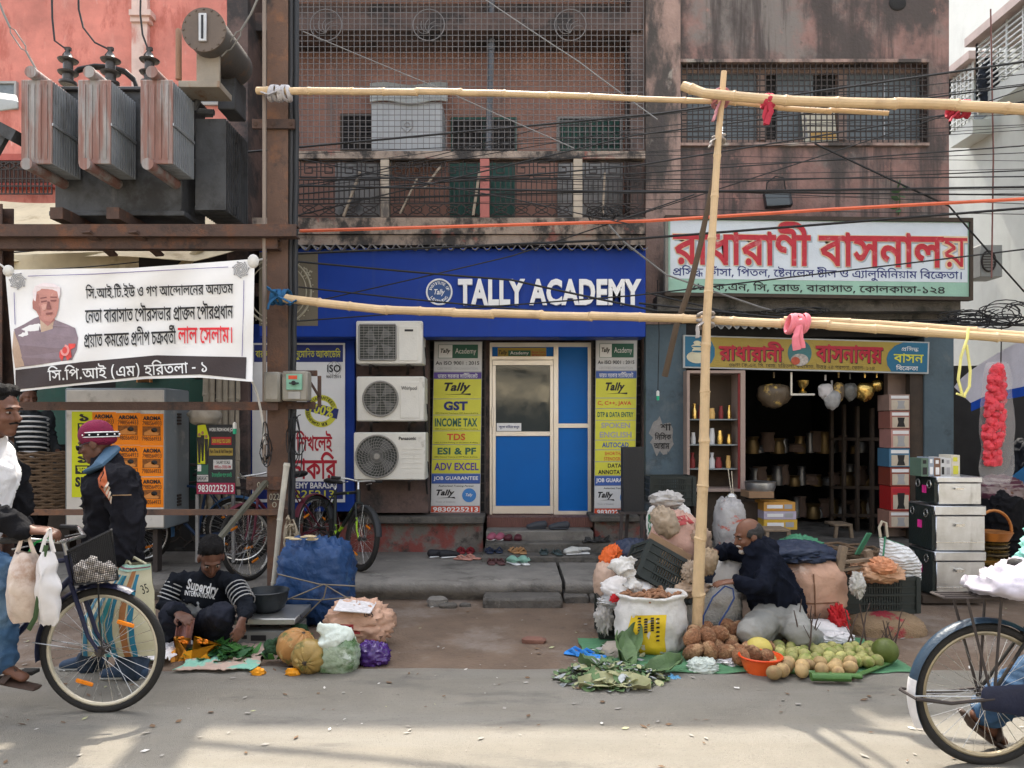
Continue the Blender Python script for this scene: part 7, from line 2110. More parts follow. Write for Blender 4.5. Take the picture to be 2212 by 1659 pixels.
garment(v4,'jeans',[(X2,[(pv,.16,.15),(lerp(pv,kR,.6),.11,.1),(kR,.085,.085),(lerp(kR,aR,.5),.085,.08),(lerp(kR,aR,.93),.08,.075)])],M_jeans,seed=25,amp=.014,s=9)
b=MB();b.chain([(aR+Vector((-.07,0,-.06)),.045,.012),(aR+Vector((.05,0,-.085)),.05,.014),(aR+Vector((.19,0,-.115)),.045,.010)],n=12,side=(0,1,0));b.chain([(aR+Vector((.03,-.045,-.07)),.012,.03),(aR+Vector((.06,0,-.015)),.012,.035),(aR+Vector((.08,.045,-.07)),.012,.03)],n=8,side=(0,0,1))
b.build('sandal',mat('brown_leather',(.05,.03,.022),.7),v4)
hair(v4,HM,1.08,vol=1.1);head_bits(v4,HM,1.06)
b=MB();b.M=HM@Matrix.Scale(1.06,4);b.tube([(.09,-.03,-.052),(.1,0,-.046),(.09,.03,-.052)],[.004,.006,.004],6);b.build('moustache',M_hair,v4)
def simple_person(label,d,hx,hy,yaw,top_m,leg_m,feet_y,lean=0.0,sleeve=None,skin=None):
 """standing or bending bystander far behind: head, torso, arms, legs"""
 t=thing('person',label,'person',W(hx,feet_y,d))
 z0=W(0,feet_y,d).z
 h=W(hx,hy,d)
 H=h.z-z0+.12
 fw=Vector((math.cos(R(yaw)),math.sin(R(yaw)),0));sd=Vector((-fw.y,fw.x,0))
 pv=Vector((h.x,d,z0+.52*H))-fw*lean
 nk=h-Vector((0,0,.14))-fw*.03
 ch=lerp(pv,nk,.72)
 HM=head_frame(h,yaw,8+lean*60)
 b=MB();head_geo(b,HM,.98)
 b.chain([(h-Vector((0,0,.06)),.05,.05),(nk,.055,.055),(ch,.12,.09),(pv,.13,.1)],n=12,side=sd)
 A=[]
 for k in(-1,1):
  s=lerp(nk,ch,.35)+sd*.18*k;e=s+Vector((0,0,-.26))+sd*.03*k+fw*.06;w=e+fw*.2+Vector((0,0,-.12))
  A.append((s,e,w));b.chain([(s,.045,.045),(e,.036,.036),(w,.026,.026)],n=10);hand_geo(b,w,fw+Vector((0,0,-.4)),(0,0,-1),k,.5,.95)
 Lg=[]
 for k in(-1,1):
  hp=pv+sd*.09*k;a=Vector((hp.x,hp.y,z0+.06));kn=lerp(hp,a,.5)+fw*.03
  Lg.append((hp,kn,a));b.chain([(hp,.08,.08),(kn,.055,.055),(a,.04,.04)],n=10);b.chain([(a,.035,.03),(a+fw*.14-Vector((0,0,.03)),.04,.025)],n=8,side=sd)
 body(t,b,skin or M_sk2,.009)
 tp=garment(t,'top',[(sd,[(nk,.075,.075),(lerp(nk,ch,.4),.17,.11),(ch,.2,.14),(lerp(pv,ch,.3),.18,.14),(pv,.18,.14)])]+[(sd,[(s,.075,.075),(e,.062,.062),(lerp(e,w,.85),.045,.045)])for s,e,w in A],top_m,.015,seed=hx*.1)
 garment(t,'trousers',[(sd,[(hp,.12,.12),(kn,.085,.085),(lerp(kn,a,.95),.075,.075)])for hp,kn,a in Lg],leg_m,.015,seed=hx*.2)
 hair(t,HM,1.0)
 return t,tp,pv,nk,sd
M_stripe=mat('striped_knit',(.03,.035,.04),.9)
s1,tp1,pv1,nk1,sd1=simple_person('person in black and white striped sweater standing in the dark stall behind',8.4,62,860,-40,M_stripe,M_black_c,1210)
b=MB()
for k in range(9):
 y=905+k*11
 b.tube([W(62+44*math.cos(a),y+6*math.sin(a),8.4+.225*math.sin(a))for a in[i*.3307 for i in range(19)]],(.010),5,closed=True)
b.build('stripe',mat('white_knit',(.6,.6,.6),.9),s1)
s2,*_=simple_person('person in black and blue top leaning at the stall beyond the metal trunks',8.6,2236,925,200,mat('black_blue_jersey',(.012,.014,.02),.8),M_black_c,1230,.05)
decal('blue_back_panel',[(2184,1030),(2222,1000),(2240,1060),(2240,1085),(2190,1078)],mat('royal_jersey',(.01,.09,.22),.8),.03,s2,lambda x,y:W(x,y,8.38))
# somebody bending over behind the trunks: back towards us
s3=thing('person','person in patterned brown jumper and black trousers bending over behind the trunks','person',W(2170,1230,7.9))
b=MB()
b.chain([(W(2165,1075,7.9),.14,.12),(W(2160,1052,8.1),.15,.12),(W(2170,1075,8.45),.12,.1)],n=12);b.ball(W(2176,1110,8.6),.1)
b.chain([(W(2195,1060,8.3),.045,.045),(W(2206,1110,8.2),.036,.036),(W(2204,1160,8.2),.028,.028)],n=10);hand_geo(b,W(2204,1160,8.2),(0,0,-1),(-1,0,0),1,.5)
for k in(-1,1):b.chain([(W(2165+k*20,1080,7.9),.08,.08),(W(2168+k*20,1230,7.85),.045,.045)],n=10)
body(s3,b,M_sk2,.01)
garment(s3,'jumper',[(X1,[(W(2162,1080,7.86),.2,.1),(W(2160,1056,7.98),.21,.15),(W(2164,1060,8.2),.2,.15),(W(2172,1080,8.4),.16,.13)]),(X1,[(W(2190,1055,8.25),.08,.08),(W(2206,1110,8.15),.07,.07),(W(2204,1140,8.15),.055,.055)])],mat('brown_patterned_knit',(.22,.17,.16),.95,var=.2,layers=[((.07,.02,.035),3,.5,.54,(.3,.3,3))]),.015,seed=31)
garment(s3,'trousers',[(X1,[(W(2165,1092,7.88),.21,.17),(W(2165,1120,7.86),.2,.16)]),(X1,[(W(2148,1120,7.88),.11,.12),(W(2154,1220,7.84),.09,.09)]),(X1,[(W(2184,1120,7.88),.11,.12),(W(2190,1222,7.84),.09,.09)])],M_black_c,.015,seed=33)
# bicycles
M_tyre=mat('black_rubber',(.022,.021,.02),.85,var=.2,vscale=12,bump=.3,bscale=120)
M_chrome=mat('dulled_chrome',(.55,.54,.52),.28,metal=.9,var=.08,bump=0)
M_seatl=mat('black_saddle_vinyl',(.02,.019,.019),.6)
M_amber=mat('amber_reflector',(.75,.22,.01),.25,var=.1)
def bicycle(label,paint,R_=.35,tyre=.021,rim=None,fender=None,steer=0.0,carrier=False,case=None,mtb=False,bar='flat',dress=True,reflect=True):
 """upright bicycle standing along +X at the origin, rear hub at (0, 0, R_)"""
 t=thing('bicycle',label,'bicycle')
 F0,H=Vector((0,0,R_)),Vector((1.06,0,R_))
 BB,ST=Vector((.44,0,.29)),Vector((.31,0,.84))
 HT,HB=Vector((.86,0,.88)),Vector((.895,0,.74))
 S=Matrix.Translation(HB)@Matrix.Rotation(steer,4,'Z')@Matrix.Translation(-HB)
 r=.02 if mtb else .0155
 b=MB()
 b.tube([BB,ST],r,10);b.tube([HT,HB],r*1.15,10)
 b.tube([lerp(BB,ST,.92),lerp(HT,HB,.2)],r*.9,10);b.tube([BB,lerp(HT,HB,.85)],r*1.1,10)
 for k in(-.045,.045):
  b.tube([BB+Vector((0,k*.6,0)),F0+Vector((0,k,0))],.009,8);b.tube([lerp(BB,ST,.93)+Vector((0,k*.4,0)),F0+Vector((0,k,0))],.008,8)
 b.build('frame',paint,t)
 def wheel(c,M,name):
  rt=None
  b=MB();b.M=M
  b.tube([c+Vector(((R_-tyre)*math.cos(a),0,(R_-tyre)*math.sin(a)))for a in[i*2*math.pi/56 for i in range(56)]],tyre,10,closed=True)
  w=b.build('wheel',M_tyre,t)
  b=MB();b.M=M
  rr=R_-2*tyre-.004
  b.tube([c+Vector((rr*math.cos(a),0,rr*math.sin(a)))for a in[i*2*math.pi/56 for i in range(56)]],(.013),8,closed=True)
  b.build('rim',rim or M_chrome,w)
  b=MB();b.M=M
  for k in range(32):
   a=k*2*math.pi/32
   o=.03*(1 if k%2 else-1)
   h=a+(.9 if(k//2)%2 else-.9)
   b.cyl(c+Vector((.02*math.cos(h),o,.02*math.sin(h))),c+Vector((rr*math.cos(a),0,rr*math.sin(a))),.0013,n=4,caps=False)
  b.build('spokes',M_chrome,w)
  b=MB();b.M=M
  b.cyl(c+Vector((0,-.05,0)),c+Vector((0,.05,0)),.018,n=12);b.cyl(c+Vector((0,-.035,0)),c+Vector((0,-.03,0)),.03,n=14);b.cyl(c+Vector((0,.03,0)),c+Vector((0,.035,0)),.03,n=14)
  b.build('hub',M_iron,w)
  if reflect:
   for a in(R(48),R(242)):
    b=MB();b.M=M
    p=c+Vector((rr*.66*math.cos(a),-.014,rr*.66*math.sin(a)))
    b.box(p,(.1,.012,.024),(0,R(16),0));b.build('reflector',M_amber,w,bevel=.005)
  return w
 wheel(F0,None,'rear');wheel(H,S,'front')
 b=MB();b.M=S
 for k in(-.042,.042):
  b.tube([HB+Vector((.01,k,-.01)),Vector((.965,k,.55)),Vector((1.0,k,.44)),H+Vector((0,k,0))],[.013,.0125,.011,.009],8)
 b.tube([HB+Vector((.01,-.045,-.01)),HB+Vector((.01,.045,-.01))],.014,8)
 b.build('fork',paint,t)
 b=MB();b.M=S
 b.tube([HT,HT+Vector((-.02,0,.08))],.012,8)
 y=HT+Vector((-.02,0,.09))
 if bar=='flat':pts=[y+Vector((-.17,-.27,.03)),y+Vector((-.05,-.24,.03)),y+Vector((.05,-.12,.0)),y+Vector((.05,.12,.0)),y+Vector((-.05,.24,.03)),y+Vector((-.17,.27,.03))]
 else:pts=[y+Vector((-.04,-.32,.02)),y+Vector((0,-.15,.02)),y,y+Vector((0,.15,.02)),y+Vector((-.04,.32,.02))]
 b.tube(pts,.011,8)
 hb=b.build('handlebar',M_chrome,t)
 b=MB();b.M=S
 for e,f in((0,1),(-1,-2)):b.tube([pts[e],lerp(pts[e],pts[f],.9 if bar=='flat' else .6)],.017,8)
 b.build('grip',M_seatl,hb)
 b=MB();b.M=S
 for e in(1,-2):b.tube([pts[e]+Vector((.03,0,-.03)),pts[e]+Vector((-.08,0,-.05))],.005,6)
 b.build('brake_lever',M_chrome,hb)
 b=MB();s0=ST+Vector((-.02,0,.07))
 b.tube([ST,s0],.012,8);b.build('seat_post',M_chrome,t)
 b=MB();b.chain([(s0+Vector((-.12,0,.03)),.095,.035),(s0+Vector((-.03,0,.035)),.075,.03),(s0+Vector((.15,0,.025)),.022,.02)],n=14,side=(0,1,0));b.build('saddle',M_seatl,t)
 b=MB()
 b.tube([BB+Vector((0,-.05,0))+Vector((.09*math.cos(a),0,.09*math.sin(a)))for a in[i*.349 for i in range(18)]],.006,6,closed=True)
 b.cyl(BB+Vector((0,-.07,0)),BB+Vector((0,.07,0)),.02,n=12)
 for k in(-1,1):b.rod(BB+Vector((0,k*.07,0)),BB+Vector((k*.13,k*.075,-k*.1)),.018,.01)
 cr=b.build('crank',M_iron,t)
 for k in(-1,1):
  b=MB();b.box(BB+Vector((k*.13,k*.12,-k*.1)),(.09,.075,.022));b.build('pedal',M_tyre,cr,bevel=.004)
 if fender:
  for c,M,a0,a1,nm in((F0,None,20,200,'fender'),(H,S,20,195,'fender')):
   a0,a1=(25,205)if c is F0 else((62,190)if not mtb else(10,100))
   b=MB();b.M=M
   n=26
   ro=R_+.022
   def fp(u,v):
    a=R(lerp(a0,a1,u));w=(v-.5)*2
    rad=ro-.016*w*w
    return c+Vector((rad*math.cos(a),w*.034,rad*math.sin(a)))
   b.grid(n,4,fp,two=.003)
   f=b.build('fender',fender,t)
   b=MB();b.M=M
   for k in(-.036,.036):
    a=R(lerp(a0,a1,.86));b.cyl(c+Vector((0,k*1.2,0)),c+Vector((ro*math.cos(a),k,ro*math.sin(a))),.0035,n=5)
   b.build('fender_stay',M_chrome,f)
   if c is F0 and not mtb:
    b=MB();a0,a1,ro=168,206,R_+.0245
    b.grid(8,4,fp,two=.003);b.build('fender_tip',mat('white_mudguard_tip',(.62,.6,.6),.5),f)
 if carrier:
  b=MB()
  for k in(-.06,.06,-.02,.02):b.tube([(-.22,k,.80),(.22,k,.80)],.006,6)
  for x in(-.22,-.05,.1,.22):b.tube([(x,-.062,.80),(x,.062,.80)],.006,6)
  for k in(-.062,.062):b.tube([(-.12,k,.8),(0,k*.9,R_)],.007,6);b.tube([(.04,k,.8),(0.01,k*.9,R_)],.007,6)
  b.build('carrier',M_iron,t)
  b=MB()
  for k in(-.07,.07):b.tube([F0+Vector((0,k,0)),F0+Vector((-.2,k,-.02)),F0+Vector((-.36,k,0))],.009,6)
  b.tube([F0+Vector((-.36,-.07,0)),F0+Vector((-.4,0,.02)),F0+Vector((-.36,.07,0))],.007,6)
  b.build('stand',M_iron,t)
 if case:
  b=MB();b.chain([(F0+Vector((-.04,-.062,0)),.055,.014),(lerp(F0,BB,.5)+Vector((0,-.066,.01)),.085,.014),(BB+Vector((.02,-.07,0)),.105,.014)],n=16,side=(0,0,1));b.build('chain_case',case,t)
 return t
M_pnavy=mat('navy_bike_paint',(.012,.016,.05),.4,var=.2,layers=[((.06,.05,.045),9,.6,.72)])
M_pblue=mat('faded_blue_bike_paint',(.015,.04,.10),.45,var=.2)
M_pmar=mat('maroon_bike_paint',(.10,.012,.025),.45,var=.2)
M_pblk=mat('black_green_bike_paint',(.014,.018,.016),.4,layers=[((.38,.62,.02),3,.57,.6)])
M_slate=mat('slate_blue_fender',(.02,.04,.065),.4,var=.15,layers=[((.2,.19,.18),4,.58,.72)])
# the two ridden ones in the road
b1=bicycle('dark navy bicycle with wire basket and hanging bags entering on the road',M_pnavy,fender=M_pnavy,rim=mat('cream_lined_rim',(.52,.48,.38),.4,metal=.4))
h=W(222,1403,4.29)
place(b1,(h.x-1.06,4.29,0))
b2=bicycle('old black roadster bicycle with slate mudguard and loaded carrier leaving the picture',M_pblk if False else mat('rusty_black_bike_paint',(.02,.018,.016),.6,layers=[((.12,.06,.03),6,.54,.68)]),R_=.336,fender=M_slate,rim=mat('tarnished_rim',(.34,.29,.2),.4,metal=.6),carrier=True,case=mat('blue_black_chain_case',(.012,.016,.04),.5),reflect=False)
h=W(2127,1493,3.63)
place(b2,(h.x,3.63,0))
# parked ones behind the frame
b3=bicycle('blue parked bicycle with white fender tip behind the squatting man',M_pblue,fender=mat('sky_blue_fender',(.05,.13,.27),.4),carrier=True)
h=W(478,1225,7.3)
place(b3,(h.x-.05,7.95,.17),R(184))
b3.rotation_euler=(R(-6),0,R(176))
b4=bicycle('maroon parked bicycle half hidden behind the blue bundle',M_pmar,fender=M_pmar,bar='flat')
h=W(655,1180,7.6)
place(b4,(h.x+.05,8.1,.17),0);b4.rotation_euler=(R(8),0,R(-112))
b5=bicycle('black mountain bike with neon green splashes parked on the pavement',M_pblk,tyre=.03,fender=mat('black_plastic_fender',(.02,.022,.025),.5),mtb=True,bar='riser',rim=M_iron)
h=W(765,1150,7.5)
place(b5,(W(676,0,8.2).x,8.3,.17),0,scale=.9);b5.rotation_euler=(R(-7),0,R(-50))
# neon mudguard flash
b6=bicycle('rust brown bicycle leaning behind the kiosk cabinet',mat('brown_bike_paint',(.06,.045,.035),.6),fender=M_iron)
place(b6,(W(255,0,7.9).x,8.1,.17),0);b6.rotation_euler=(R(-6),0,R(8))
# load of the first bicycle
bk=thing('wire_basket','black wire mesh basket tilted on the handlebar of the navy bicycle','basket',W(190,1262,4.2))
c8={}
for n,(x,y)in dict(a=(146,1192),b=(240,1146),c=(254,1252),d=(160,1264)).items():
 for k,dd in(('n',4.13),('f',4.40)):c8[n+k]=W(x+(0 if k=='n' else 1),y-(0 if k=='n' else 3),dd)
def meshpanel(b,p,q,r,s,n,m,w=.0022):
 for i in range(n+1):b.rod(lerp(p,q,i/n),lerp(s,r,i/n),w)
 for j in range(m+1):b.rod(lerp(p,s,j/m),lerp(q,r,j/m),w)
b=MB()
for k in 'nf':meshpanel(b,c8['a'+k],c8['b'+k],c8['c'+k],c8['d'+k],24,22)
meshpanel(b,c8['an'],c8['af'],c8['df'],c8['dn'],20,22);meshpanel(b,c8['bn'],c8['bf'],c8['cf'],c8['cn'],20,22);meshpanel(b,c8['dn'],c8['df'],c8['cf'],c8['cn'],20,24)
b.build('wire_mesh',M_wire,bk,smooth=False)
b=MB()
for k in 'nf':b.tube([c8[n+k]for n in 'abcd'],.006,6,closed=True)
for n in 'abcd':b.tube([c8[n+'n'],c8[n+'f']],.006,6)
b.tube([W(212,1255,4.2),W(214,1330,4.27),W(220,1400,4.24)],.005,6)
b.build('rim',M_wire,bk)
gl=thing('garlic_net','netted heap of white garlic bulbs lying in the wire basket','garlic',W(200,1258,4.26))
M_gar=mat('garlic_skin',(.72,.66,.60),.6,var=.2,vscale=14,layers=[((.4,.22,.22),8,.58,.7)])
b=MB();random.seed(4)
for k in range(150):
 x=rnd(164,247);top=1204+22*abs((x-206)/42)**1.6
 b.ball(W(x,rnd(top,1254),rnd(4.17,4.36)),(.017,.017,.015),rot=(rnd(0,3),rnd(0,3),0),n=8,m=6,fn=lambda d:1+.06*math.cos(math.atan2(d.y,d.x)*6)+(.35 if d.z>.97 else 0))
b.build('bulb_heap',M_gar,gl)
def bagmesh(x0,x1,y0,y1,d,bulge,seed,neck=.45):
 def P(side):
  def fn(u,v):
   w=lerp(neck,1,min(1,v*2.2)**.6)*(1-.3*max(0,(v-.8)/.2)**2.5)
   x=lerp(x0,x1,.5+(u-.5)*w)
   return W(x,lerp(y0,y1+6*nz((u*3,seed,0),1),v),d)+Vector((.022*nz((u*4,v*5,seed),1,1),side*(math.sin(math.pi*u)*bulge*math.sin(math.pi*min(1,.12+v*.86))**.8)+.018*nz((u*4,v*5,seed),1,3)*math.sin(math.pi*u),.01*nz((u*5,v*4,seed),1,6)))
  return fn
 b=MB();b.grid(22,26,P(-1));f=P(1);b.grid(22,26,lambda u,v:f(1-u,v))
 return b
def plastic_bag(label,x0,x1,y0,y1,d,bulge,m,seed,neck=.45,handles=True):
 t=thing('plastic_bag',label,'bag',W((x0+x1)/2,y1,d))
 bagmesh(x0,x1,y0,y1,d,bulge,seed,neck).build('bag_body',m,t,angle=80)
 if handles:
  b=MB();xm=(x0+x1)/2;w=(x1-x0)*neck/2
  for k in(-1,1):b.tube([W(xm+k*w,y0+3,d),W(xm+k*w*.5,y0-26,d),W(xm+6,y0-48,d)],[(.014,.005),(.01,.005),(.008,.005)],6)
  b.build('handle',m,t)
 return t
M_pbag=mat('cloudy_plastic',(.62,.52,.45),.4,var=.1,vscale=5,bump=.25,bscale=16,layers=[((.36,.22,.15),3.5,.48,.66),((.72,.66,.6),7,.56,.68)])
M_pbagw=mat('milky_plastic',(.62,.60,.60),.35,var=.06,vscale=5,bump=.25,bscale=16)
plastic_bag('swollen cream plastic bag hanging from the navy bicycle handlebar',18,92,1193,1345,4.02,.12,M_pbag,3,.5)
plastic_bag('narrow milky plastic bag hanging between cream bag and bicycle fork',78,128,1190,1350,3.98,.07,M_pbagw,8,.5)
b=MB();b.tube([W(100,1178,3.96),W(92,1210,3.95),W(85,1280,3.93),W(76,1335,3.95),W(62,1360,3.98)],[(.013,.004)]*5,6);tag(b.build('green_strap',mat('dark_green_webbing',(.04,.075,.03),.8)),'dark green webbing strap dangling over the bags on the navy bicycle','strap')
b=MB();b.tube([W(58,1200,4.1),W(76,1172,4.08),W(100,1163,4.05),W(116,1160,4.1),W(122,1168,4.16)],.006,6);tag(b.build('plastic_string',mat('bright_green_cord',(.02,.42,.1),.5)),'bright green cord curling from the navy bicycle handlebar','cord')
# bundle on the second bicycle and its rider
M_wcl=mat('white_lilac_cloth',(.44,.41,.46),.85,var=.15,vscale=5,bump=.3,bscale=12)
b=MB()
h=W(2150,1495,3.63)
b.chain([(Vector((h.x-.12,3.63,.84)),.10,.03),(Vector((h.x,3.6,.86)),.17,.06),(Vector((h.x+.22,3.6,.9)),.2,.1),(Vector((h.x+.4,3.62,.9)),.18,.1)],n=20,side=(0,1,0))
tag(link_mesh(solid(b.mesh(),.014,4,crumple(.022,4,4,.003,19)),'cloth_bundle',M_wcl,angle=80),'white lilac cloth bundle strapped on the roadster carrier','bundle')
v5=thing('person','rider in mint shirt and blue jeans pedalling the old roadster out of the picture','person',W(2290,1500,3.7))
b=MB()
pv=W(2310,1235,3.66);ch=W(2330,1060,3.66);hd=W(2362,888,3.66)
aL,kL=W(2122,1545,3.78),W(2280,1420,3.78)
head_geo(b,head_frame(hd,0,10),1.0);b.chain([(hd-Vector((0,0,.06)),.05,.05),(W(2345,950,3.66),.06,.06),(ch,.13,.1),(pv,.14,.12)],n=12)
aR,kR=W(2300,1560,3.5),W(2420,1330,3.52)
for k,a in((kL,aL),(kR,aR)):b.chain([(pv,.08,.08),(k,.055,.055),(a,.038,.038)],n=10)
b.chain([(aL+Vector((-.03,0,.0)),.035,.03),(aL+Vector((.03,0,-.06)),.04,.035),(aL+Vector((.10,0,-.125)),.035,.02)],n=10,side=(0,1,0))
for k in(-1,1):b.chain([(ch+Vector((.02,.18*k,.15)),.05,.05),(ch+Vector((.2,.2*k,-.08)),.038,.038),(ch+Vector((.42,.22*k,-.16)),.028,.028)],n=10);hand_geo(b,ch+Vector((.42,.22*k,-.16)),(1,0,-.1),(0,-k,-1),k,.8)
body(v5,b,M_sk2)
garment(v5,'shirt',[(X2,[(W(2345,960,3.66),.09,.08),(W(2340,1000,3.66),.19,.12),(ch,.2,.15),(W(2300,1210,3.66),.2,.17),(W(2288,1250,3.66),.21,.18)])]+[(X2,[(ch+Vector((.02,.18*k,.15)),.09,.09),(ch+Vector((.18,.2*k,-.06)),.08,.08)])for k in(-1,1)],mat('mint_green_shirt',(.22,.52,.44),.85,var=.1),seed=41,amp=.016)
garment(v5,'jeans',[(X2,[(pv,.16,.15),(kL,.1,.095),(lerp(kL,aL,.5),.095,.085),(lerp(kL,aL,.9),.085,.08)]),(X2,[(pv,.16,.15),(kR,.1,.095),(lerp(kR,aR,.9),.085,.08)])],M_jeans,seed=43)
b=MB();b.chain([(aL+Vector((-.10,0,.02)),.03,.012),(aL+Vector((-.05,0,-.05)),.045,.016),(aL+Vector((.04,0,-.12)),.05,.016),(aL+Vector((.14,0,-.185)),.04,.012)],n=12,side=(0,1,0));b.chain([(aL+Vector((.05,-.05,-.1)),.012,.035),(aL+Vector((.085,0,-.05)),.012,.04),(aL+Vector((.07,.05,-.1)),.012,.035)],n=8,side=(1,0,0))
b.build('sandal',mat('brown_leather',(.05,.03,.022),.7),v5)
hair(v5,head_frame(hd,0,10),1.0)
# sacks, crates and market goods
def sack(label,x0,y0,x1,y1,d,dep,m,seed,p=2.6,wr=.10,rot=0.0,name='sack',cat_='sack',fold=3.2,parent=None,flat_=True,group='sacks heaped by the old vendor',n=44):
 """stuffed sack filling a sketch rectangle at depth d"""
 a,c=W(x0,y0,d),W(x1,y1,d)
 ce=(a+c)/2+Vector((0,dep*.3,0))
 r=(abs(c.x-a.x)/2,dep,abs(a.z-c.z)/2)
 def fn(v):
  k=(abs(v.x)**p+abs(v.y)**p+abs(v.z)**p)**(-1/p)
  q=v+Vector((nz(v,2.2,seed+1),nz(v,2.2,seed+6),nz(v,2.2,seed+8)))*.35
  rg=lambda u,s,o:max(0,1-abs(nz(u,s,seed+o))*2.8)**2
  f=1.4*rg((q.x*1.2,q.y*1.2,q.z),fold,0)-.4
  return k*(1+wr*.55*f+wr*.7*nz(v,1.7,seed+5)+wr*.32*rg(q,6.5,2)+wr*.6*rg((q.x*5,q.y*5,q.z*1.3),1,3)-wr*.6)
 b=MB();b.ball(ce,r,(0,R(rot),0),n,n*2//3,fn)
 if group is None:group=''
 o=b.build(name,m,parent,angle=80)
 return o if parent else tag(o,label,cat_,group or None)
def smat(name,c,**k):
 kw=dict(rough=.7,var=.12,vscale=5,bump=.7,bscale=15)
 kw.update(k)
 return mat(name,c,**kw)
M_peach=smat('peach_poly_sack',(.50,.30,.21),layers=[((.36,.19,.12),3,.55,.75),((.6,.45,.36),5,.58,.74)])
M_peach2=smat('rosy_poly_sack',(.47,.285,.225),layers=[((.33,.2,.15),2.5,.5,.72)])
M_wsack=smat('white_poly_sack',(.60,.58,.55),layers=[((.45,.42,.38),3,.58,.75)])
M_gsack=smat('grimy_white_sack',(.50,.48,.44),layers=[((.28,.25,.2),3,.5,.7)])
M_jute=smat('jute_sack',(.27,.185,.11),rough=.95,bscale=90,layers=[((.34,.035,.05),1.9,.6,.66)])
M_navyt=smat('navy_tarp',(.02,.03,.06),rough=.55)
M_bluet=smat('blue_tarp',(.02,.06,.165),rough=.5,vscale=3,layers=[((.06,.12,.22),4,.55,.7),((.01,.02,.06),3,.55,.7)])
M_gcrate=mat('black_green_crate_plastic',(.022,.028,.026),.5,var=.15,vscale=6,bump=.05)
M_greent=smat('green_ground_sheet',(.075,.20,.10),rough=.75,layers=[((.14,.24,.15),3,.55,.72)])
def crate(label,c,size,rot=(0,0,0),m=None,group='black plastic crates'):
 t=thing('plastic_crate',label,'crate',c,group=group)
 M=Matrix.Translation(c)@Euler(rot).to_matrix().to_4x4()
 w,d,h=size
 b=MB();b.M=M
 for z,k in((.0,.03),(h*.9,h*.1),(h*.48,.018),(h*.25,.012),(h*.7,.012)):
  for y in(-d/2,d/2):b.box((0,y,z+k/2),(w+.012,.014,k))
  for x in(-w/2,w/2):b.box((x,0,z+k/2),(.014,d-.01,k))
 for x in(-w/2,w/2):
  for y in(-d/2,d/2):b.box((x*.99,y*.99,h/2),(.035,.035,h-.01))
 b.box((0,0,.012),(w-.02,d-.02,.012))
 b.build('rim',m or M_gcrate,t,smooth=False)
 for k,(ax,L)in enumerate(((0,w),(0,w),(1,d),(1,d))):
  b=MB();b.M=M
  n=int(L/.02)
  o=(-1 if k%2 else 1)*((d if ax==0 else w)/2-.004)
  for i in range(1,n):
   q=-L/2+i*L/n
   wd=.0125 if .22<i/n<.78 else .021
   b.box((q,o,h*.46)if ax==0 else(o,q,h*.46),(wd,.006,h*.88)if ax==0 else(.006,wd,h*.88))
  b.build('slatted_side',m or M_gcrate,t,smooth=False)
 return t
# the heap between the black stand and the old vendor
wts=sack('upright white sack with green edges at the back of the heap, topped by a knot',1398,1085,1500,1200,6.5,.2,M_wsack,1)
b=MB();
for k in(0,1):b.pbox(1397+k*86,1095,1407+k*86,1185,6.32+.02*k,.02)
ks=MB();ks.ball(W(1440,1080,6.42),(.13,.1,.07),n=30,m=18,fn=lambda d:1+.35*nz(d,4,3)+.2*abs(nz(d,9,1)))
tag(ks.build('plastic_knot',smat('grey_plastic_scrap',(.42,.40,.38)),angle=80),'crumpled grey plastic knot on top of the white sack','plastic scrap')
b.bm.free()
ros=sack('big rosy sack slumped over the heap below the white one',1405,1105,1525,1250,6.2,.26,M_peach2,5,2.2,.1,14)
sack('beige crumpled sack lying across the top of the rosy sack',1412,1092,1468,1170,6.08,.14,smat('dun_sack',(.36,.28,.2)),8,2.2,.14,-30)
sack('folded brown paper sack under the rosy one',1420,1185,1490,1262,5.95,.12,smat('brown_paper_sack',(.38,.26,.15)),11,2.4,.12)
sack('dark navy tarpaulin lump behind the tilted crate',1318,1165,1420,1260,6.3,.2,M_navyt,13,2.2,.12)
sack('navy tarpaulin fold between bamboo and old vendor',1480,1195,1580,1300,6.05,.2,M_navyt,14,2.2,.14)
crate('tilted black crate thrown on top of the heap with brown card inside',W(1412,1278,5.8),(.46,.30,.30),(R(-20),R(30),R(6)))
b=MB();b.box(W(1446,1186,5.88),(.36,.012,.09),(R(-20),R(30),0));tag(b.build('card_sheet',mat('brown_card',(.27,.17,.10),.9),smooth=False),'brown cardboard strip lying inside the tilted black crate','cardboard')
sack('bright orange cloth bag at the pavement side of the heap',1294,1176,1346,1246,6.1,.12,smat('orange_cloth',(.66,.12,.02)),16,1.7,.24,20)
sack('small beige net sack under the orange bag',1282,1215,1335,1305,6.0,.14,smat('beige_net_sack',(.48,.34,.26)),18,2.3,.1)
sk=thing('tied_sack','white sack with yellow band and tied bunched neck resting on a black crate','sack',W(1358,1296,5.75),group='sacks heaped by the old vendor')
sack('',1300,1248,1420,1300,5.72,.2,smat('white_yellow_sack',(.70,.67,.65),layers=[((.6,.3,.03),1.6,.62,.66)]),20,2.2,.1,parent=sk,name='sack_body')
b=MB();b.chain([(W(1366,1262,5.6),.05,.05),(W(1362,1244,5.62),.03,.03),(W(1352,1228,5.62),.085,.05),(W(1345,1216,5.64),.1,.04)],n=24,cap=2)
link_mesh(solid(b.mesh(),.01,2,crumple(.02,14,3,.008,40)),'bunched_neck',M_wsack,sk,angle=80)
crate('upright black crate standing at the pavement corner of the heap',Vector((X(1350,5.7),5.85,.02)),(.36,.28,.28))
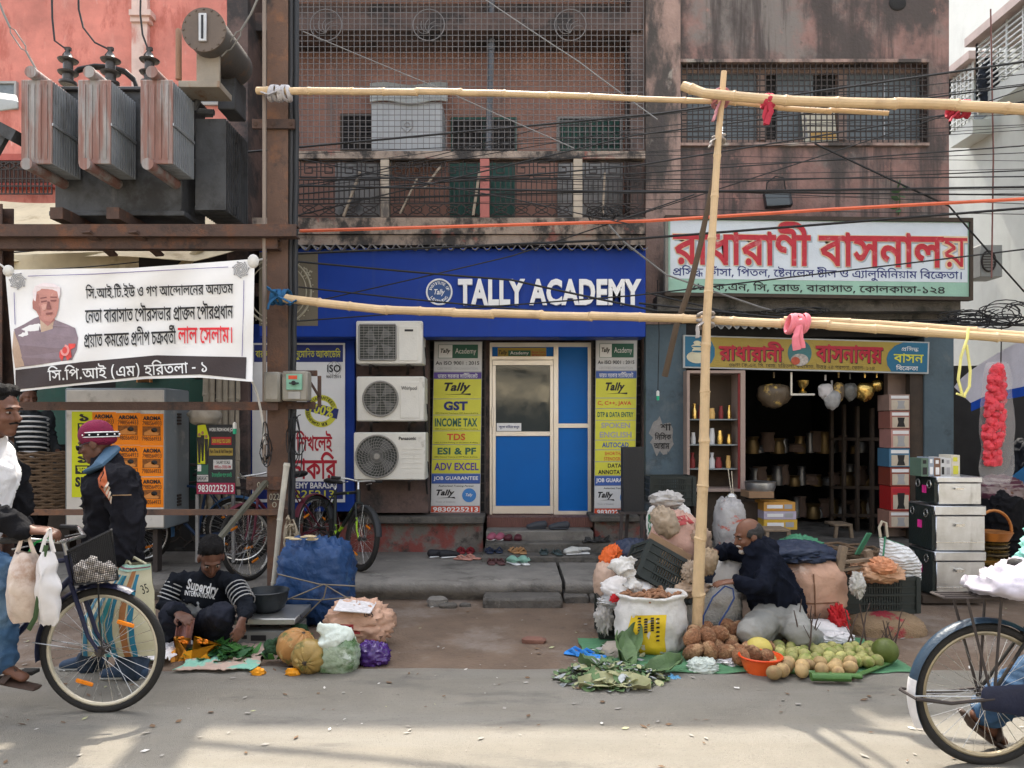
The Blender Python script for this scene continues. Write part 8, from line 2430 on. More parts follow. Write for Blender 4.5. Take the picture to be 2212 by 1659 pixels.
sack('torn plastic scraps spilling over the upright black crate',1292,1288,1398,1316,5.66,.14,smat('torn_plastic',(.42,.42,.42),layers=[((.1,.2,.5),6,.62,.68),((.1,.1,.1),5,.56,.7)]),22,2.3,.3,fold=6)
sack('crumpled tan paper sack mouth behind the bamboo',1438,1250,1535,1300,5.75,.16,smat('tan_paper',(.46,.33,.23)),24,2.2,.28,fold=5)
crate('low black crate buried under the tan paper sack',Vector((X(1455,5.9),5.95,.0)),(.42,.3,.24))
sack('white sack propped upright behind the woven bag',1530,1208,1610,1330,5.95,.16,M_wsack,26,2.4,.06,8)
wv=thing('woven_bag','grimy white woven bag with thin blue handle loops beside the old vendor','bag',W(1545,1380,5.75))
sack('',1440,1262,1606,1378,5.84,.2,smat('woven_white_bag',(.46,.44,.41),bscale=70,layers=[((.3,.27,.22),6,.5,.7)]),28,3.2,.08,parent=wv,name='bag_body')
b=MB()
b.tube([W(1518,1360,5.46),W(1520,1330,5.44),W(1540,1290,5.45),W(1566,1266,5.47),W(1583,1272,5.46),W(1586,1292,5.45),W(1572,1318,5.44),W(1555,1345,5.44),W(1550,1362,5.45)],.006,6)
b.build('handle',mat('blue_cord',(.02,.05,.16),.7),wv)
# open sack of roots
os_=thing('open_sack','open white sack with yellow printed panel full of brown roots','sack',W(1408,1438,5.4))
def osp(u,v):
 a=u*2*math.pi
 prof=[(.9,0),(1.02,.1),(1.08,.4),(1.02,.75),(.96,.92),(1.04,1.0),(1.0,1.03),(.9,.98),(.84,.9)]
 k=v*(len(prof)-1);i=min(int(k),len(prof)-2)
 r,z=lerp(prof[i][0],prof[i+1][0],k-i),lerp(prof[i][1],prof[i+1][1],k-i)
 w=1+.10*nz((math.cos(a)*2,math.sin(a)*2,z*4),1,3)+.06*max(0,1-abs(nz((math.cos(a)*4,math.sin(a)*4,z*3),1,7))*3)+.05*nz((math.cos(a)*6,math.sin(a)*6,z*12),1,2)
 return Vector((X(1408,5.5)+.235*r*w*math.cos(a),5.52+.19*r*w*math.sin(a),.395*z+(.02*nz((a,0,0),1.2,5)if z>.6 else 0)))
b=MB();b.grid(60,36,lambda u,v:osp(u,v));osb=b.build('sack_body',M_wsack,os_,angle=80)
hit=view_hit([osb])
pan=[(1364,1330),(1440,1328),(1436,1380),(1442,1432),(1356,1434),(1350,1380)]
decal('yellow_panel',pan,mat('yellow_sack_print',(.68,.47,.02),.65,var=.08,bump=.3,bscale=14),.006,os_,hit)
for k,(x0,y0,x1,y1)in enumerate(((1376,1333,1384,1372),(1390,1335,1398,1368),(1404,1333,1412,1364),(1416,1334,1424,1390))):
 b=MB()
 for j in range(6):
  yy=lerp(y0,y1,j/6)
  b.face([hit(x0,yy+4)+Vector((0,-.012,0)),hit(x1,yy+4)+Vector((0,-.012,0)),hit(x1,yy)+Vector((0,-.012,0)),hit(x0+2,yy)+Vector((0,-.012,0))])
 b.build('printed_line',M_blk,os_,smooth=False)
b=MB();random.seed(9)
for k in range(46):
 a,q=rnd(0,6.3),math.sqrt(rnd(0,1))
 p=Vector((X(1408,5.5)+.2*q*math.cos(a),5.52+.14*q*math.sin(a),.385+rnd(-.02,.02)))
 dv=Vector((rnd(-1,1),rnd(-1,1),rnd(-.2,.2))).normalized()*.05
 b.tube([p-dv,p+Vector((0,0,.012)),p+dv],[.008,.016,.007],7)
b.build('root_heap',mat('brown_root',(.26,.13,.07),.85,var=.3,vscale=20),os_)
sack('flattened dusty sack lying on the ground by the blue flip flops',1300,1392,1370,1440,5.35,.14,smat('dusty_flat_sack',(.33,.29,.24)),32,2.6,.12)
# right-hand part of the heap
hit=view_hit([wts])
M_pst=mat('blue_sack_print',(.02,.09,.34),.6)
for x0,x1,m in((1400,1412,mat('green_sack_edge',(.02,.16,.07),.6)),(1468,1484,M_pst)):decal('printed_band',[(x0,1112),(x1,1106),(x1+2,1170),(x0,1172)],m,.008,wts,hit)
hit=view_hit([ros])
decal('printed_band',[(1432,1122),(1482,1112),(1500,1130),(1440,1140)],mat('red_sack_print',(.36,.05,.05),.6),.008,ros,hit)
pchs=sack('huge peach sack standing behind the kneeling man',1690,1202,1828,1345,6.05,.28,M_peach,34,3.0,.07)
hit=view_hit([pchs])
for pts in([(1757,1240),(1760,1280),(1761,1338)],[(1716,1262),(1714,1300),(1718,1330)],[(1704,1300),(1760,1304),(1818,1300)]):
 b=MB();b.tube([hit(*lerp(Vector(p),Vector(q),i/8))+Vector((0,-.004,0))for p,q in zip(pts,pts[1:])for i in range(8)],.005,5);b.build('seam',mat('brown_stitching',(.2,.1,.055),.8),pchs)
sack('navy tarpaulin lying over the peach sack',1660,1172,1812,1222,6.1,.3,M_navyt,35,2.2,.14)
crate('largest black crate on the red stained jute sack',W(1905,1327,6.0)+Vector((0,.22,0)),(.585,.4,.285),(0,0,R(1)))
sack('jute sack with red paint stain lying under the largest crate',1830,1324,2000,1402,5.95,.24,M_jute,36,2.8,.05)
sack('crumpled red cloth between the peach sack and the crate',1794,1308,1836,1374,5.75,.08,smat('red_cloth',(.5,.015,.02)),38,2.0,.4,fold=4)
sack('white folded tarpaulin behind the twigs',1722,1342,1838,1392,5.75,.14,smat('white_tarp',(.6,.58,.58)),40,2.4,.1)
sack('peach cloth heap spilling over the largest crate',1842,1212,1958,1262,6.0,.2,smat('peach_cloth',(.52,.3,.18)),42,2.2,.2,fold=4)
sack('orange striped rag on the crate beside the mesh bag',1882,1204,1938,1246,5.9,.1,smat('orange_rag',(.62,.27,.14)),43,2.1,.22,fold=5)
mb_=thing('mesh_bag','white quilted mesh bag with green piping and loop handle standing in the crate','bag',W(1945,1252,6.1))
pts=[(1898,1160),(1905,1158),(1935,1163),(1972,1180),(1986,1200),(1984,1255),(1880,1235),(1902,1200)]
b=MB()
def mbp(u,v,s):
 x0=lerp(1899,1890,v)+4*math.sin(v*5);x1=lerp(1952,1990,min(1,v*2)**.6)
 y0=lerp(1160,1178,u)
 return W(lerp(x0,x1,u),lerp(y0,1254,v),6.12)+Vector((0,s*.11*math.sin(math.pi*u)**.6*math.sin(math.pi*(.1+.85*v))+.02*nz((u*6,v*6,s),1,3),0))
b.grid(24,20,lambda u,v:mbp(u,1-v,-1));b.grid(24,20,lambda u,v:mbp(1-u,1-v,1));b.build('bag_body',smat('quilted_white_mesh',(.66,.66,.66),wave=('Z',.012,12,6)),mb_,angle=80)
b=MB();b.tube([W(1901,1240,5.98),W(1908,1200,5.99),W(1912,1160,6.1)],.008,6);b.tube([mbp(u/10,0,0)for u in range(11)],.007,6);b.build('piping',mat('green_piping',(.04,.16,.09),.7),mb_)
b=MB();b.tube([W(1902,1160,6.1),W(1899,1140,6.1),W(1905,1126,6.1),W(1914,1130,6.1),W(1917,1160,6.1)],.011,7);b.build('handle',mat('cream_webbing',(.4,.36,.28),.8),mb_)
wc=thing('wooden_crate','small weathered wooden crate corner tilted on the heap before the wicker basket','crate',W(1830,1238,6.0))
M_wood=mat('grey_brown_timber',(.22,.165,.115),.85,var=.25,vscale=9,bump=.4)
for(x0,y0,x1,y1,d,w)in((1812,1232,1822,1180,5.95,.06),(1880,1218,1874,1188,6.1,.06)):
 b=MB();b.rod(W(x0,y0,d),W(x1,y1,d),w,.05);b.build('post',M_wood,wc,smooth=False)
for k,(y0,y1)in enumerate(((1232,1222),(1216,1208))):
 b=MB();b.rod(W(1806,y0,5.98),W(1884,y1,6.02),.05,.02);b.build('slat',M_wood,wc,smooth=False)
bsk=thing('wicker_basket','wide wicker basket with green cloth behind the peach sack','basket',W(1800,1225,6.9))
def weave(b,c,r0,r1,h,n=15,rows=9):
 for k in range(rows):
  r=lerp(r0,r1,k/(rows-1));z=h*k/(rows-1)
  b.tube([c+Vector((r*math.cos(a)+.006*math.cos(a*13),r*.75*math.sin(a),z+.008*math.sin(a*13+k*math.pi)))for a in[i*.1208 for i in range(52)]],.013,6,closed=True)
 for i in range(26):
  a=i*.2417
  b.tube([c+Vector((r0*math.cos(a),r0*.75*math.sin(a),0)),c+Vector((r1*math.cos(a),r1*.75*math.sin(a),h))],.009,5)
M_wick=mat('brown_wicker',(.13,.085,.052),.85,var=.3,vscale=14)
b=MB();weave(b,W(1790,1235,6.9),.3,.42,.21);b.build('weave',M_wick,bsk)
sack('green tarpaulin bunched at the rim of the wicker basket',1690,1160,1790,1210,6.75,.25,smat('green_tarp',(.06,.22,.12)),45,2.0,.2)
b=MB();b.grid(6,8,lambda u,v:W(1848+26*v+10*u,1198-46*v,6.5+.1*u),two=.01);tag(b.build('green_flap',smat('green_tarp',(.06,.22,.12))),'stiff green tarpaulin flap sticking up from the wicker basket','tarpaulin')
sheet=MB()
sheet.grid(50,20,lambda u,v:Vector((lerp(X(1270,4.95),X(1985,4.95),u)+.04*nz((0,v*5,0),1,3),lerp(4.94,5.75,v)+.04*nz((u*9,0,0),1,1),.014+.008*nz((u*16,v*7,0),1,4))))
tag(sheet.build('ground_sheet',M_greent,angle=80),'green plastic ground sheet spread under the coconuts and green fruit','ground sheet')
def heap(kind,label,base,spots,group,cat_,rots=None):
 first=base
 for i,(p,s)in enumerate(spots):
  o=first if i==0 else copy_tree(first)
  place(o,p,rot=(rnd(-1.2,1.2),rnd(-1.2,1.2),rnd(0,6.3)),scale=(s*rnd(.84,1.12),s*rnd(.84,1.12),s*rnd(.9,1.15)))
 return first
def fruit(name,label,cat_,group,r,m,fn=None,sq=1.0,n=16):
 b=MB();b.ball((0,0,0),(r,r,r*sq),n=n,m=n*2//3,fn=fn)
 o=link_mesh(b.mesh(),name,m,base=False,angle=80)
 return tag(o,label,cat_,group)
random.seed(21)
def pile(x0,x1,y0,y1,z,r,n,layers=2):
 """resting spots of round goods spread over a ground patch given in sketch units"""
 out=[]
 tries=0
 while len(out)<n and tries<6000:
  tries+=1
  lv=0 if len(out)<n*(.66 if layers>1 else 1)else 1
  q=G(rnd(x0,x1),rnd(y0,y1),z+r)
  q.z=z+r*.92+lv*r*1.35
  if all((q-o[0]).length>r*1.62 for o in out):out.append((q,rnd(.9,1.12)))
 return out
nut=fruit('coconut','husked brown coconut in the heap behind the orange basin','coconut','brown coconuts heaped on the sheet',.058,mat('coconut_husk',(.20,.092,.045),.9,rand=.35,var=.4,vscale=16,bump=1,bscale=60,layers=[((.40,.24,.13),7,.5,.64),((.12,.06,.035),11,.6,.7)]),lambda d:1+.1*nz(d,3)+.04*nz(d,9)+(.16*max(0,d.z)**6),1.12)
heap('coconut','',nut,pile(1492,1594,1374,1408,.02,.056,22)+pile(1600,1668,1402,1418,.02,.056,7,1),'','')
gf=fruit('green_fruit','pale yellow green round fruit spread on the green sheet','fruit','green fruit spread on the sheet',.043,mat('yellow_green_rind',(.33,.31,.11),.6,rand=.28,var=.3,vscale=9,layers=[((.19,.23,.05),7,.5,.64),((.40,.29,.15),6,.55,.68),((.12,.08,.05),14,.64,.72)]),lambda d:1+.04*nz(d,2))
heap('green_fruit','',gf,pile(1668,1905,1396,1430,.02,.041,84),'','')
bf=fruit('brown_fruit','brownish yellow round fruit along the near edge of the green sheet','fruit','tan fruit at the sheet edge',.045,mat('tan_rind',(.38,.26,.12),.65,rand=.3,var=.3,vscale=9,layers=[((.28,.17,.08),7,.54,.68)]))
heap('brown_fruit','',bf,pile(1668,1842,1430,1452,.02,.043,15,1),'','')
pm=fruit('pomelo','single big dark green pomelo beside the yellow green fruit','fruit',None,.085,mat('pomelo_rind',(.085,.11,.02),.5,var=.2,vscale=8,bump=.2,bscale=150,layers=[((.22,.2,.05),4,.55,.7)]),n=24);pm.location=G(1912,1432,.02)+Vector((0,0,.08))
yg=fruit('melon','pale yellow melon next to the orange basin','fruit',None,.09,mat('melon_rind',(.52,.42,.1),.55,var=.12,vscale=8),sq=.8,n=24);yg.location=G(1650,1432,.02)+Vector((0,.1,.07))
ob=thing('basin','orange perforated plastic basin at the edge of the green sheet','basin',G(1643,1458))
b=MB();c=G(1643,1452)
b.lathe([(.085,.0),(.1,.005),(.118,.06),(.130,.098),(.138,.104),(.137,.110),(.126,.104),(.114,.06),(.097,.012),(.0,.012)],c,n=40,close=False);b.build('bowl',mat('orange_plastic',(.80,.12,.025),.35,var=.06),ob)
b=MB();b.tube([c+Vector((.136*math.cos(a),.136*math.sin(a),.107))for a in[i*.209 for i in range(30)]],.007,8,closed=True);b.build('rim',mat('deep_orange_plastic',(.72,.07,.012),.35),ob)
sack('clear plastic bag with green leaves lying beside the orange basin',1486,1424,1556,1462,5.0,.09,smat('clear_bag',(.50,.55,.50),rough=.3,layers=[((.07,.13,.06),3,.48,.6)]),50,2.3,.2,name='plastic_bag',cat_='bag',group=None)
sack('crumpled white paper lying behind the orange basin',1545,1418,1625,1446,5.15,.1,smat('white_paper_sheet',(.7,.68,.68)),51,2.2,.3,name='paper_sheet',cat_='paper',group=None,fold=6)
for(x0,y0,x1,y1,r,lab)in((1665,1458,1862,1474,.02,'long green banana stalk lying in front of the fruit'),(1752,1478,1836,1480,.032,'short fat green banana stem cut in front of the fruit'),(1850,1470,1925,1440,.016,'thin dark green banana stalk pointing off beside the pomelo')):
 b=MB();p,q=G(x0,y0)+Vector((0,0,r+.015)),G(x1,y1)+Vector((0,0,r+.015))
 b.tube([lerp(p,q,i/8)+Vector((0,0,.004*nz((i,r,0),1)))for i in range(9)],[(r*(1+.08*nz((i,3,r),1)),r*.8)for i in range(9)],10)
 tag(b.build('banana_stalk',mat('banana_green',(.07,.16,.04),.45,var=.2,vscale=6,layers=[((.2,.26,.12),5,.6,.72)])),lab,'banana stem','cut banana stems')
random.seed(31)
tw=0
for k in range(18):
 x=rnd(1700,1935);p=G(x,rnd(1386,1420),.03)
 b=MB()
 h=rnd(.16,.36);lx=rnd(-.08,.1)
 pts=[p,p+Vector((lx*.4+.012*nz((k,1,0),3),0,h*.4)),p+Vector((lx*.7,.02,h*.75)),p+Vector((lx,.02,h))]
 b.tube(pts,[.007,.006,.005,.003],6)
 if k%2:b.tube([pts[1],pts[1]+Vector((.05*(1 if k%4==1 else-1),0,h*.35))],[.004,.002],5)
 tag(b.build('twig',mat('dark_twig',(.075,.05,.04),.85)),'thin dark stalk sticking up among the green fruit','twig','stalks standing up from the fruit')
# more bags and cloths packed into the heap
for q in(('brown kraft paper bag in the reaching hand of the old vendor',1508,1184,1552,1246,5.72,.07,smat('kraft_paper',(.34,.25,.16)),81,2.1,.2,20),
    ('crumpled newspaper and foil pressed under the jute sack',1838,1384,1996,1412,5.75,.16,smat('foil_newsprint',(.46,.46,.45),layers=[((.14,.14,.14),5,.54,.62)]),82,2.2,.3),
    ('burlap rag under the knees of the kneeling vendor',1612,1376,1742,1398,5.6,.16,smat('burlap_rag',(.22,.16,.11)),83,2.4,.25),
    ('tan cloth sack squeezed between the rosy sack and the bamboo',1486,1128,1540,1210,6.1,.12,smat('tan_cloth_sack',(.34,.24,.17)),84,2.2,.2,-12),
    ('pale plastic bag slipping off the largest crate',1836,1236,1872,1290,5.78,.05,smat('thin_pale_plastic',(.52,.50,.46),rough=.35),85,2.0,.3),
    ('grey plastic sheet hanging over the upright black crate',1286,1296,1326,1372,5.64,.05,smat('grey_plastic_scrap',(.42,.40,.38)),86,1.9,.4),
    ('dull red cloth peeping out under the tied white sack',1318,1284,1352,1306,5.6,.05,smat('red_cloth',(.5,.015,.02)),87,2.0,.3),
    ('white flattened tarpaulin folded behind the fruit stalks',1760,1366,1850,1394,5.62,.12,smat('white_tarp',(.6,.58,.58)),88,2.3,.22),
    ('beige rag spilling from the tilted black crate',1472,1212,1512,1262,5.7,.06,smat('beige_rag',(.42,.33,.25)),89,1.9,.35)):sack(*q)
# leaf waste in the gutter
def leafpile(name,label,cx,cy,rx,ry,n,ln,mats,seed,hgt=.06,wf=1.0):
 random.seed(seed)
 b=MB()
 for k in range(n):
  a,q=rnd(0,6.28),math.sqrt(rnd(0,1))
  p=G(cx+rx*q*math.cos(a),cy+ry*q*math.sin(a));p.z=.012+hgt*rnd(0,1)*(1-q)
  b.mi=random.randrange(len(mats))
  l=ln*rnd(.5,1.3);w=l*rnd(.16,.34)*wf
  M=Matrix.Translation(p)@Euler((rnd(-.5,.5),rnd(-.6,.6),rnd(0,6.28))).to_matrix().to_4x4()
  b.M=M;cu=rnd(-.2,.4)
  b.grid(4,2,lambda u,v:Vector(((u-.5)*l,(v-.5)*w*math.sin(math.pi*min(.96,u*.9+.08))*2,cu*l*(u-.5)**2+.15*w*abs(v-.5))))
  b.M=None
 o=b.build(name,mats,angle=80)
 return tag(o,label,'leaves',kind='stuff')
M_lf1=mat('dull_green_leaf',(.09,.15,.06),.6,var=.3,vscale=8);M_lf2=mat('pale_dry_leaf',(.36,.36,.2),.7,var=.2);M_lf3=mat('fresh_green_leaf',(.045,.15,.03),.5,var=.3,vscale=8);M_lf4=mat('grey_scrap',(.34,.36,.36),.6)
leafpile('leaf_waste','heap of torn banana leaves and scraps dumped at the road edge',1318,1468,125,30,420,.07,[M_lf1,M_lf2,M_lf4,M_lf1],5,.13)
for k,(x,y,ln,rz,up)in enumerate(((1345,1440,.34,60,.55),(1362,1448,.3,100,.5),(1400,1462,.26,20,.25),(1250,1488,.36,5,.02),(1300,1482,.3,-20,.04),(1320,1470,.25,140,.3))):
 b=MB();M=Matrix.Translation(G(x,y)+Vector((0,0,.03)))@Euler((.3,-up,R(rz))).to_matrix().to_4x4();b.M=M
 b.grid(14,6,lambda u,v:Vector((u*ln,(v-.5)*.15*math.sin(math.pi*min(.97,u*.8+.12)),.03*math.cos(v*6.28)+.02*nz((u*6,v*4,k),1))),two=.003)
 tag(b.build('banana_leaf',M_lf1 if k<3 or k==5 else M_lf2,angle=80),['tallest torn green banana leaf rising from the waste heap','second green banana leaf curling from the waste heap','drooping banana leaf at the stall side of the waste heap','flat pale banana leaf spread farthest onto the road','flat yellowish banana leaf beneath the waste heap','short folded green leaf lying on the waste heap'][k],'leaf')
sack('crumpled sky blue plastic scrap in the leaf waste',1430,1462,1480,1492,4.85,.06,smat('sky_blue_plastic',(.16,.42,.66),rough=.4),60,2,.4,name='plastic_scrap',cat_='plastic scrap',group=None,fold=6)
leafpile('scrap_litter','torn grey and white plastic scraps strewn round the black crate and sacks',1330,1418,70,26,120,.06,[M_lf4,mat('white_paper_sheet',(.7,.68,.68),.8),M_lf2,M_lf1],14,.05)
random.seed(77)
b=MB()
ML=[mat('litter_brown',(.16,.10,.06),.9),mat('litter_grey',(.3,.28,.25),.9),mat('litter_white',(.65,.62,.58),.8),M_lf2]
for k in range(800):
 x=rnd(-6,7);y=5.2+rnd(-2.6,1.7)*(1 if k%3 else .5)
 b.mi=random.choice([0,0,0,0,0,0,1,1,1,1,2,3]);s=rnd(.008,.028)
 a=rnd(0,6.28);z=.009+(.0 if y<5 else-.004)
 u,v=Vector((math.cos(a),math.sin(a),rnd(-.1,.2)))*s,Vector((-math.sin(a),math.cos(a),rnd(-.1,.3)))*s*rnd(.3,.7)
 c=Vector((x,y,z+.004))
 b.face([c-u-v*.2,c-v,c+u+v*.3,c+v])
tag(b.build('litter',ML,smooth=False),'scattered dry leaves and paper flecks over road and dirt','litter',kind='stuff')
def stone(label,x,y,s,m,seed,name='stone',z=0.0,rz=0):
 b=MB();b.ball(G(x,y,z)+Vector((0,0,s[2]*.6)),s,(0,0,rz),14,9,lambda d:(abs(d.x)**4+abs(d.y)**4+abs(d.z)**4)**-.25*(1+.16*nz(d,2.2,seed)))
 return tag(b.build(name,m,angle=30),label,'stone')
stone('grey broken kerb stone lying against the pavement',945,1308,(.09,.06,.05),M_conc,1);stone('flat dark slab chip beside the broken kerb stone',968,1312,(.08,.05,.025),M_concd,2)
stone('flat reddish half brick on the dirt before the steps',1153,1388,(.09,.045,.025),mat('brick_red',(.2,.1,.075),.9),3);stone('small dark stone chip by the pavement',1005,1310,(.05,.03,.02),M_concd,4)
b=MB();b.bb(X(1043,6.8),X(1215,6.8),6.75,7.02,-.02,.085);tag(b.build('curb_stone',M_concd,bevel=.02),'long low mossy stone step set before the pavement','step stone')
for x0,x1 in((1218,1272),(1274,1330)):
 b=MB();b.bb(X(x0,6.95),X(x1,6.95),6.93,7.2,-.02,.07);tag(b.build('drain_stone',M_concd,bevel=.015),'squared stone block beside the drain gap' if x0<1250 else 'stone block under the pavement nearest the sacks','stone')
# the young vendor's pitch
def ppos(x,y,z):return G(x,y,z)
sc_=thing('weighing_scale','steel platform scale with dark display beside the squatting vendor','scale',G(575,1398))
M_steel=mat('brushed_steel',(.42,.42,.40),.35,metal=.8,var=.12,vscale=5,bump=.05)
dS=5.55
b=MB();b.bb(X(512,dS),X(632,dS),dS,dS+.38,.02,.12);b.build('body',mat('grey_scale_body',(.24,.24,.23),.5,metal=.3),sc_,bevel=.006)
b=MB();b.bb(X(506,dS),X(640,dS),dS-.03,dS+.42,.17,.215);b.build('platform',M_steel,sc_,bevel=.006)
b=MB();b.bb(X(530,dS),X(550,dS),dS+.1,dS+.3,.12,.17);b.bb(X(596,dS),X(616,dS),dS+.1,dS+.3,.12,.17);b.build('post',M_iron,sc_,smooth=False)
flat(sc_,'display',(542,1372,575,1384),PL(dS),M_blk,.004);flat(sc_,'display',(522,1372,534,1380),PL(dS),M_blk,.004)
b=MB();c=Vector((X(578,dS+.2),dS+.2,.217))
b.lathe([(.0,0),(.09,0),(.125,.03),(.145,.09),(.155,.15),(.162,.152),(.155,.158),(.14,.1),(.11,.03),(.0,.02)],c,n=36,close=False)
tag(b.build('bowl',mat('black_plastic_bowl',(.018,.022,.026),.35)),'wide black plastic bowl standing on the steel scale','bowl')
def pumpkin(label,x,y,r,sq,rot,seed):
 t=thing('pumpkin',label,'pumpkin',G(x,y),group='whole pumpkins')
 d=DEP(y)+r*.6
 c=Vector((X(x,d),d,r*.93))
 b=MB();b.ball(c,(r,r,r*sq),rot,40,20,lambda v:(1-.05*abs(math.cos(math.atan2(v.y,v.x)*5))**.6*-1-.06)*(1+.03*nz(v,2,seed))-.16*max(0,abs(v.z)-.85))
 b.build('rind',mat('mottled_pumpkin_%d'%seed,[(.30,.20,.06),(.38,.19,.06)][seed%2],.45,var=.2,vscale=9,bump=.15,layers=[((.12,.12,.03),9,.5,.62),((.5,.36,.14),13,.58,.66)]),t)
 b=MB();m=Euler(rot).to_matrix();b.tube([c+m@Vector((0,0,r*sq*.78)),c+m@Vector((.01,0,r*sq*.96))],[.028,.014],8);b.build('stem',M_dkwood,t)
pumpkin('smoother orange brown pumpkin half behind the other',640,1446,.135,.9,(.2,.5,0),1)
pumpkin('green streaked pumpkin showing its stem end to the road',668,1462,.118,.88,(1.75,.15,0),2)
for x,y,sx,rz,lab in((381,1432,.085,.5,'thin cut pumpkin slice next to the bigger one'),(420,1438,.14,-.15,'thick cut pumpkin wedge with seeds on the cloth')):
 t=thing('pumpkin_slice',lab,'pumpkin slice',G(x,y),group='cut pumpkin pieces')
 c=G(x,y)+Vector((0,.05,.03));m=Matrix.Translation(c)@Euler((-.35,.25,rz)).to_matrix().to_4x4()
 b=MB();b.M=m;b.prism([(-sx*.8*math.cos(R(a)),.125*math.sin(R(a))-.02)for a in range(200,345,12)]+[(sx*.6,.055),(.0,.03),(-sx*.6,.06)],lambda p,q,k:Vector((p,k*.09,q+.07)),1)
 b.build('flesh',mat('orange_flesh',(.82,.33,.015),.45,var=.08),t)
 b=MB();b.M=m
 for k in range(8):b.ball((rnd(-.3,.3)*sx,-.004,.105+rnd(-.02,.025)),(.013,.008,.008),n=7,m=5)
 b.build('pulp',mat('pumpkin_pulp',(.8,.22,.01),.5,var=.3,vscale=30),t)
def broccoli(label,x,y,s,seed):
 t=thing('broccoli',label,'broccoli',G(x,y),group='broccoli heads')
 random.seed(seed);c=G(x,y)+Vector((0,.05,s))
 b=MB()
 for k in range(30):
  d=Vector((rnd(-1,1),rnd(-1,.6),rnd(-.5,1))).normalized()
  b.ball(c+d*s*.72,s*rnd(.22,.34),n=9,m=7,fn=lambda v:1+.22*nz(v,5,k))
 b.build('florets',mat('broccoli_green',(.03,.075,.035),.9,var=.35,vscale=30,bump=.8,bscale=220),t,angle=80)
 b=MB()
 for k in range(7):
  a=rnd(0,6.3);q=c+Vector((math.cos(a)*s,-abs(math.sin(a))*s*.8,-s*.5));b.tube([q,q+Vector((math.cos(a)*s*.5,-.02,s*.5))],[(.02,.004),(.012,.003)],6)
 b.build('leaf',M_lf3,t)
for q in(('broccoli head leaning on the scale front',588,1436,.085,1),('broccoli head between scale and pumpkins',640,1392,.075,2),('small broccoli head at the end of the greens',612,1410,.06,3)):broccoli(*q)
leafpile('leafy_greens','loose pile of long fresh green leaves on the cloth before the squatting vendor',480,1420,78,17,240,.17,[M_lf3,M_lf3,mat('deep_leaf',(.025,.09,.03),.5)],8,.1,.5)
leafpile('cauliflower_leaves','pale green trimmed vegetable leaves behind the bicycle wheel',330,1412,26,14,60,.1,[mat('pale_leaf',(.32,.42,.16),.6),M_lf3],9,.08)
def cloth(label,x0,x1,y0,y1,m,seed,name='cloth_sheet',hh=.02):
 p,q=G(x0,y1),G(x1,y0)
 b=MB();b.grid(30,12,lambda u,v:Vector((lerp(p.x,q.x,u)+.05*nz((v*3,seed,0),1),lerp(p.y,q.y,v)+.05*nz((u*4,seed,1),1),.014+hh*abs(nz((u*9,v*3,seed),1))+hh*.5)),two=-.004)
 return tag(b.build(name,m,angle=80),label,'cloth')
cloth('dusty pink and mint cloth spread under the green leaves',372,602,1398,1456,mat('pink_mint_cloth',(.46,.34,.28),.85,var=.1,layers=[((.22,.46,.36),2.2,.52,.56)]),1)
cloth('white paper sheet under the pumpkin wedges beside the wheel',296,416,1404,1440,mat('white_paper_sheet',(.7,.68,.68),.8),2,'paper_sheet',.05)
sack('green filled clear plastic bag beside the pumpkins',676,1372,776,1462,5.0,.12,smat('leafy_clear_bag',(.30,.37,.27),rough=.25,spec=.6,layers=[((.08,.15,.06),3.4,.45,.58),((.55,.62,.56),5,.58,.68)]),61,2.6,.12,name='plastic_bag',cat_='bag',group=None)
b=MB();b.chain([(W(716,1380,5.0),.12,.08),(W(712,1364,5.0),.07,.03),(W(688,1352,5.0),.03,.012)],n=14);b.chain([(W(740,1378,5.02),.08,.06),(W(755,1362,5.02),.05,.02)],n=12)
tag(link_mesh(solid(b.mesh(),.012,2,crumple(.006,12,5)),'bag_mouth',smat('milky_bag_mouth',(.58,.64,.58),rough=.3),angle=80),'milky crumpled mouth of the green filled bag','plastic bag')
pk_=sack('shiny purple snack wrapper bag behind the green filled bag',768,1388,842,1446,5.15,.1,smat('purple_wrapper',(.06,.02,.16),rough=.25,spec=.7,layers=[((.6,.15,.03),4,.63,.67),((.6,.6,.62),5,.66,.7)]),63,2.3,.22,name='wrapper_bag',cat_='bag',group=None)
ps=thing('paper_sack','crumpled peach paper sack with newspaper on its mouth before the blue bundle','sack',W(775,1395,5.5))
sack('',698,1300,850,1396,5.5,.2,smat('peach_paper_sack',(.55,.34,.24),bump=.6,layers=[((.4,.13,.08),11,.66,.7)]),65,2.5,.2,parent=ps,name='sack_body',fold=4)
hit=view_hit([CH[ps][0]])
for q in((786,1322,806,1334),(736,1348,764,1358),(752,1362,778,1370),(788,1380,812,1388)):text(ps,'GAS',q,hit,M_blk,'L',.02,.006)if q[0]==786 else flat(ps,'printed_line',q,hit,mat('red_sack_print',(.36,.05,.05),.6),.006,4)
b=MB();b.grid(8,4,lambda u,v:W(lerp(720,800,u)+14*v,lerp(1318,1294,v)+6*u,lerp(5.32,5.55,v)),two=.006);b.build('newspaper',mat('newsprint',(.6,.58,.58),.8,var=.25,vscale=26),ps)
bb_=thing('tarp_bundle','big blue tarpaulin bundle bound with cord beside the rusty pole','bundle',W(680,1348,6.3))
sack('',602,1167,756,1350,6.25,.28,M_bluet,67,4.5,.12,parent=bb_,name='tarpaulin',fold=4.5,n=64)
b=MB()
for pts in(((600,1240),(690,1262),(768,1266)),((610,1300),(700,1262),(764,1300)),((640,1350),(700,1290),(706,1262)),((600,1292),(690,1296),(760,1290))):b.tube([W(x,y,5.93+(.04 if x in(600,768)else 0))for x,y in pts],.006,5)
b.build('cord',mat('grey_twine',(.2,.17,.13),.9),bb_)
b=MB();random.seed(5)
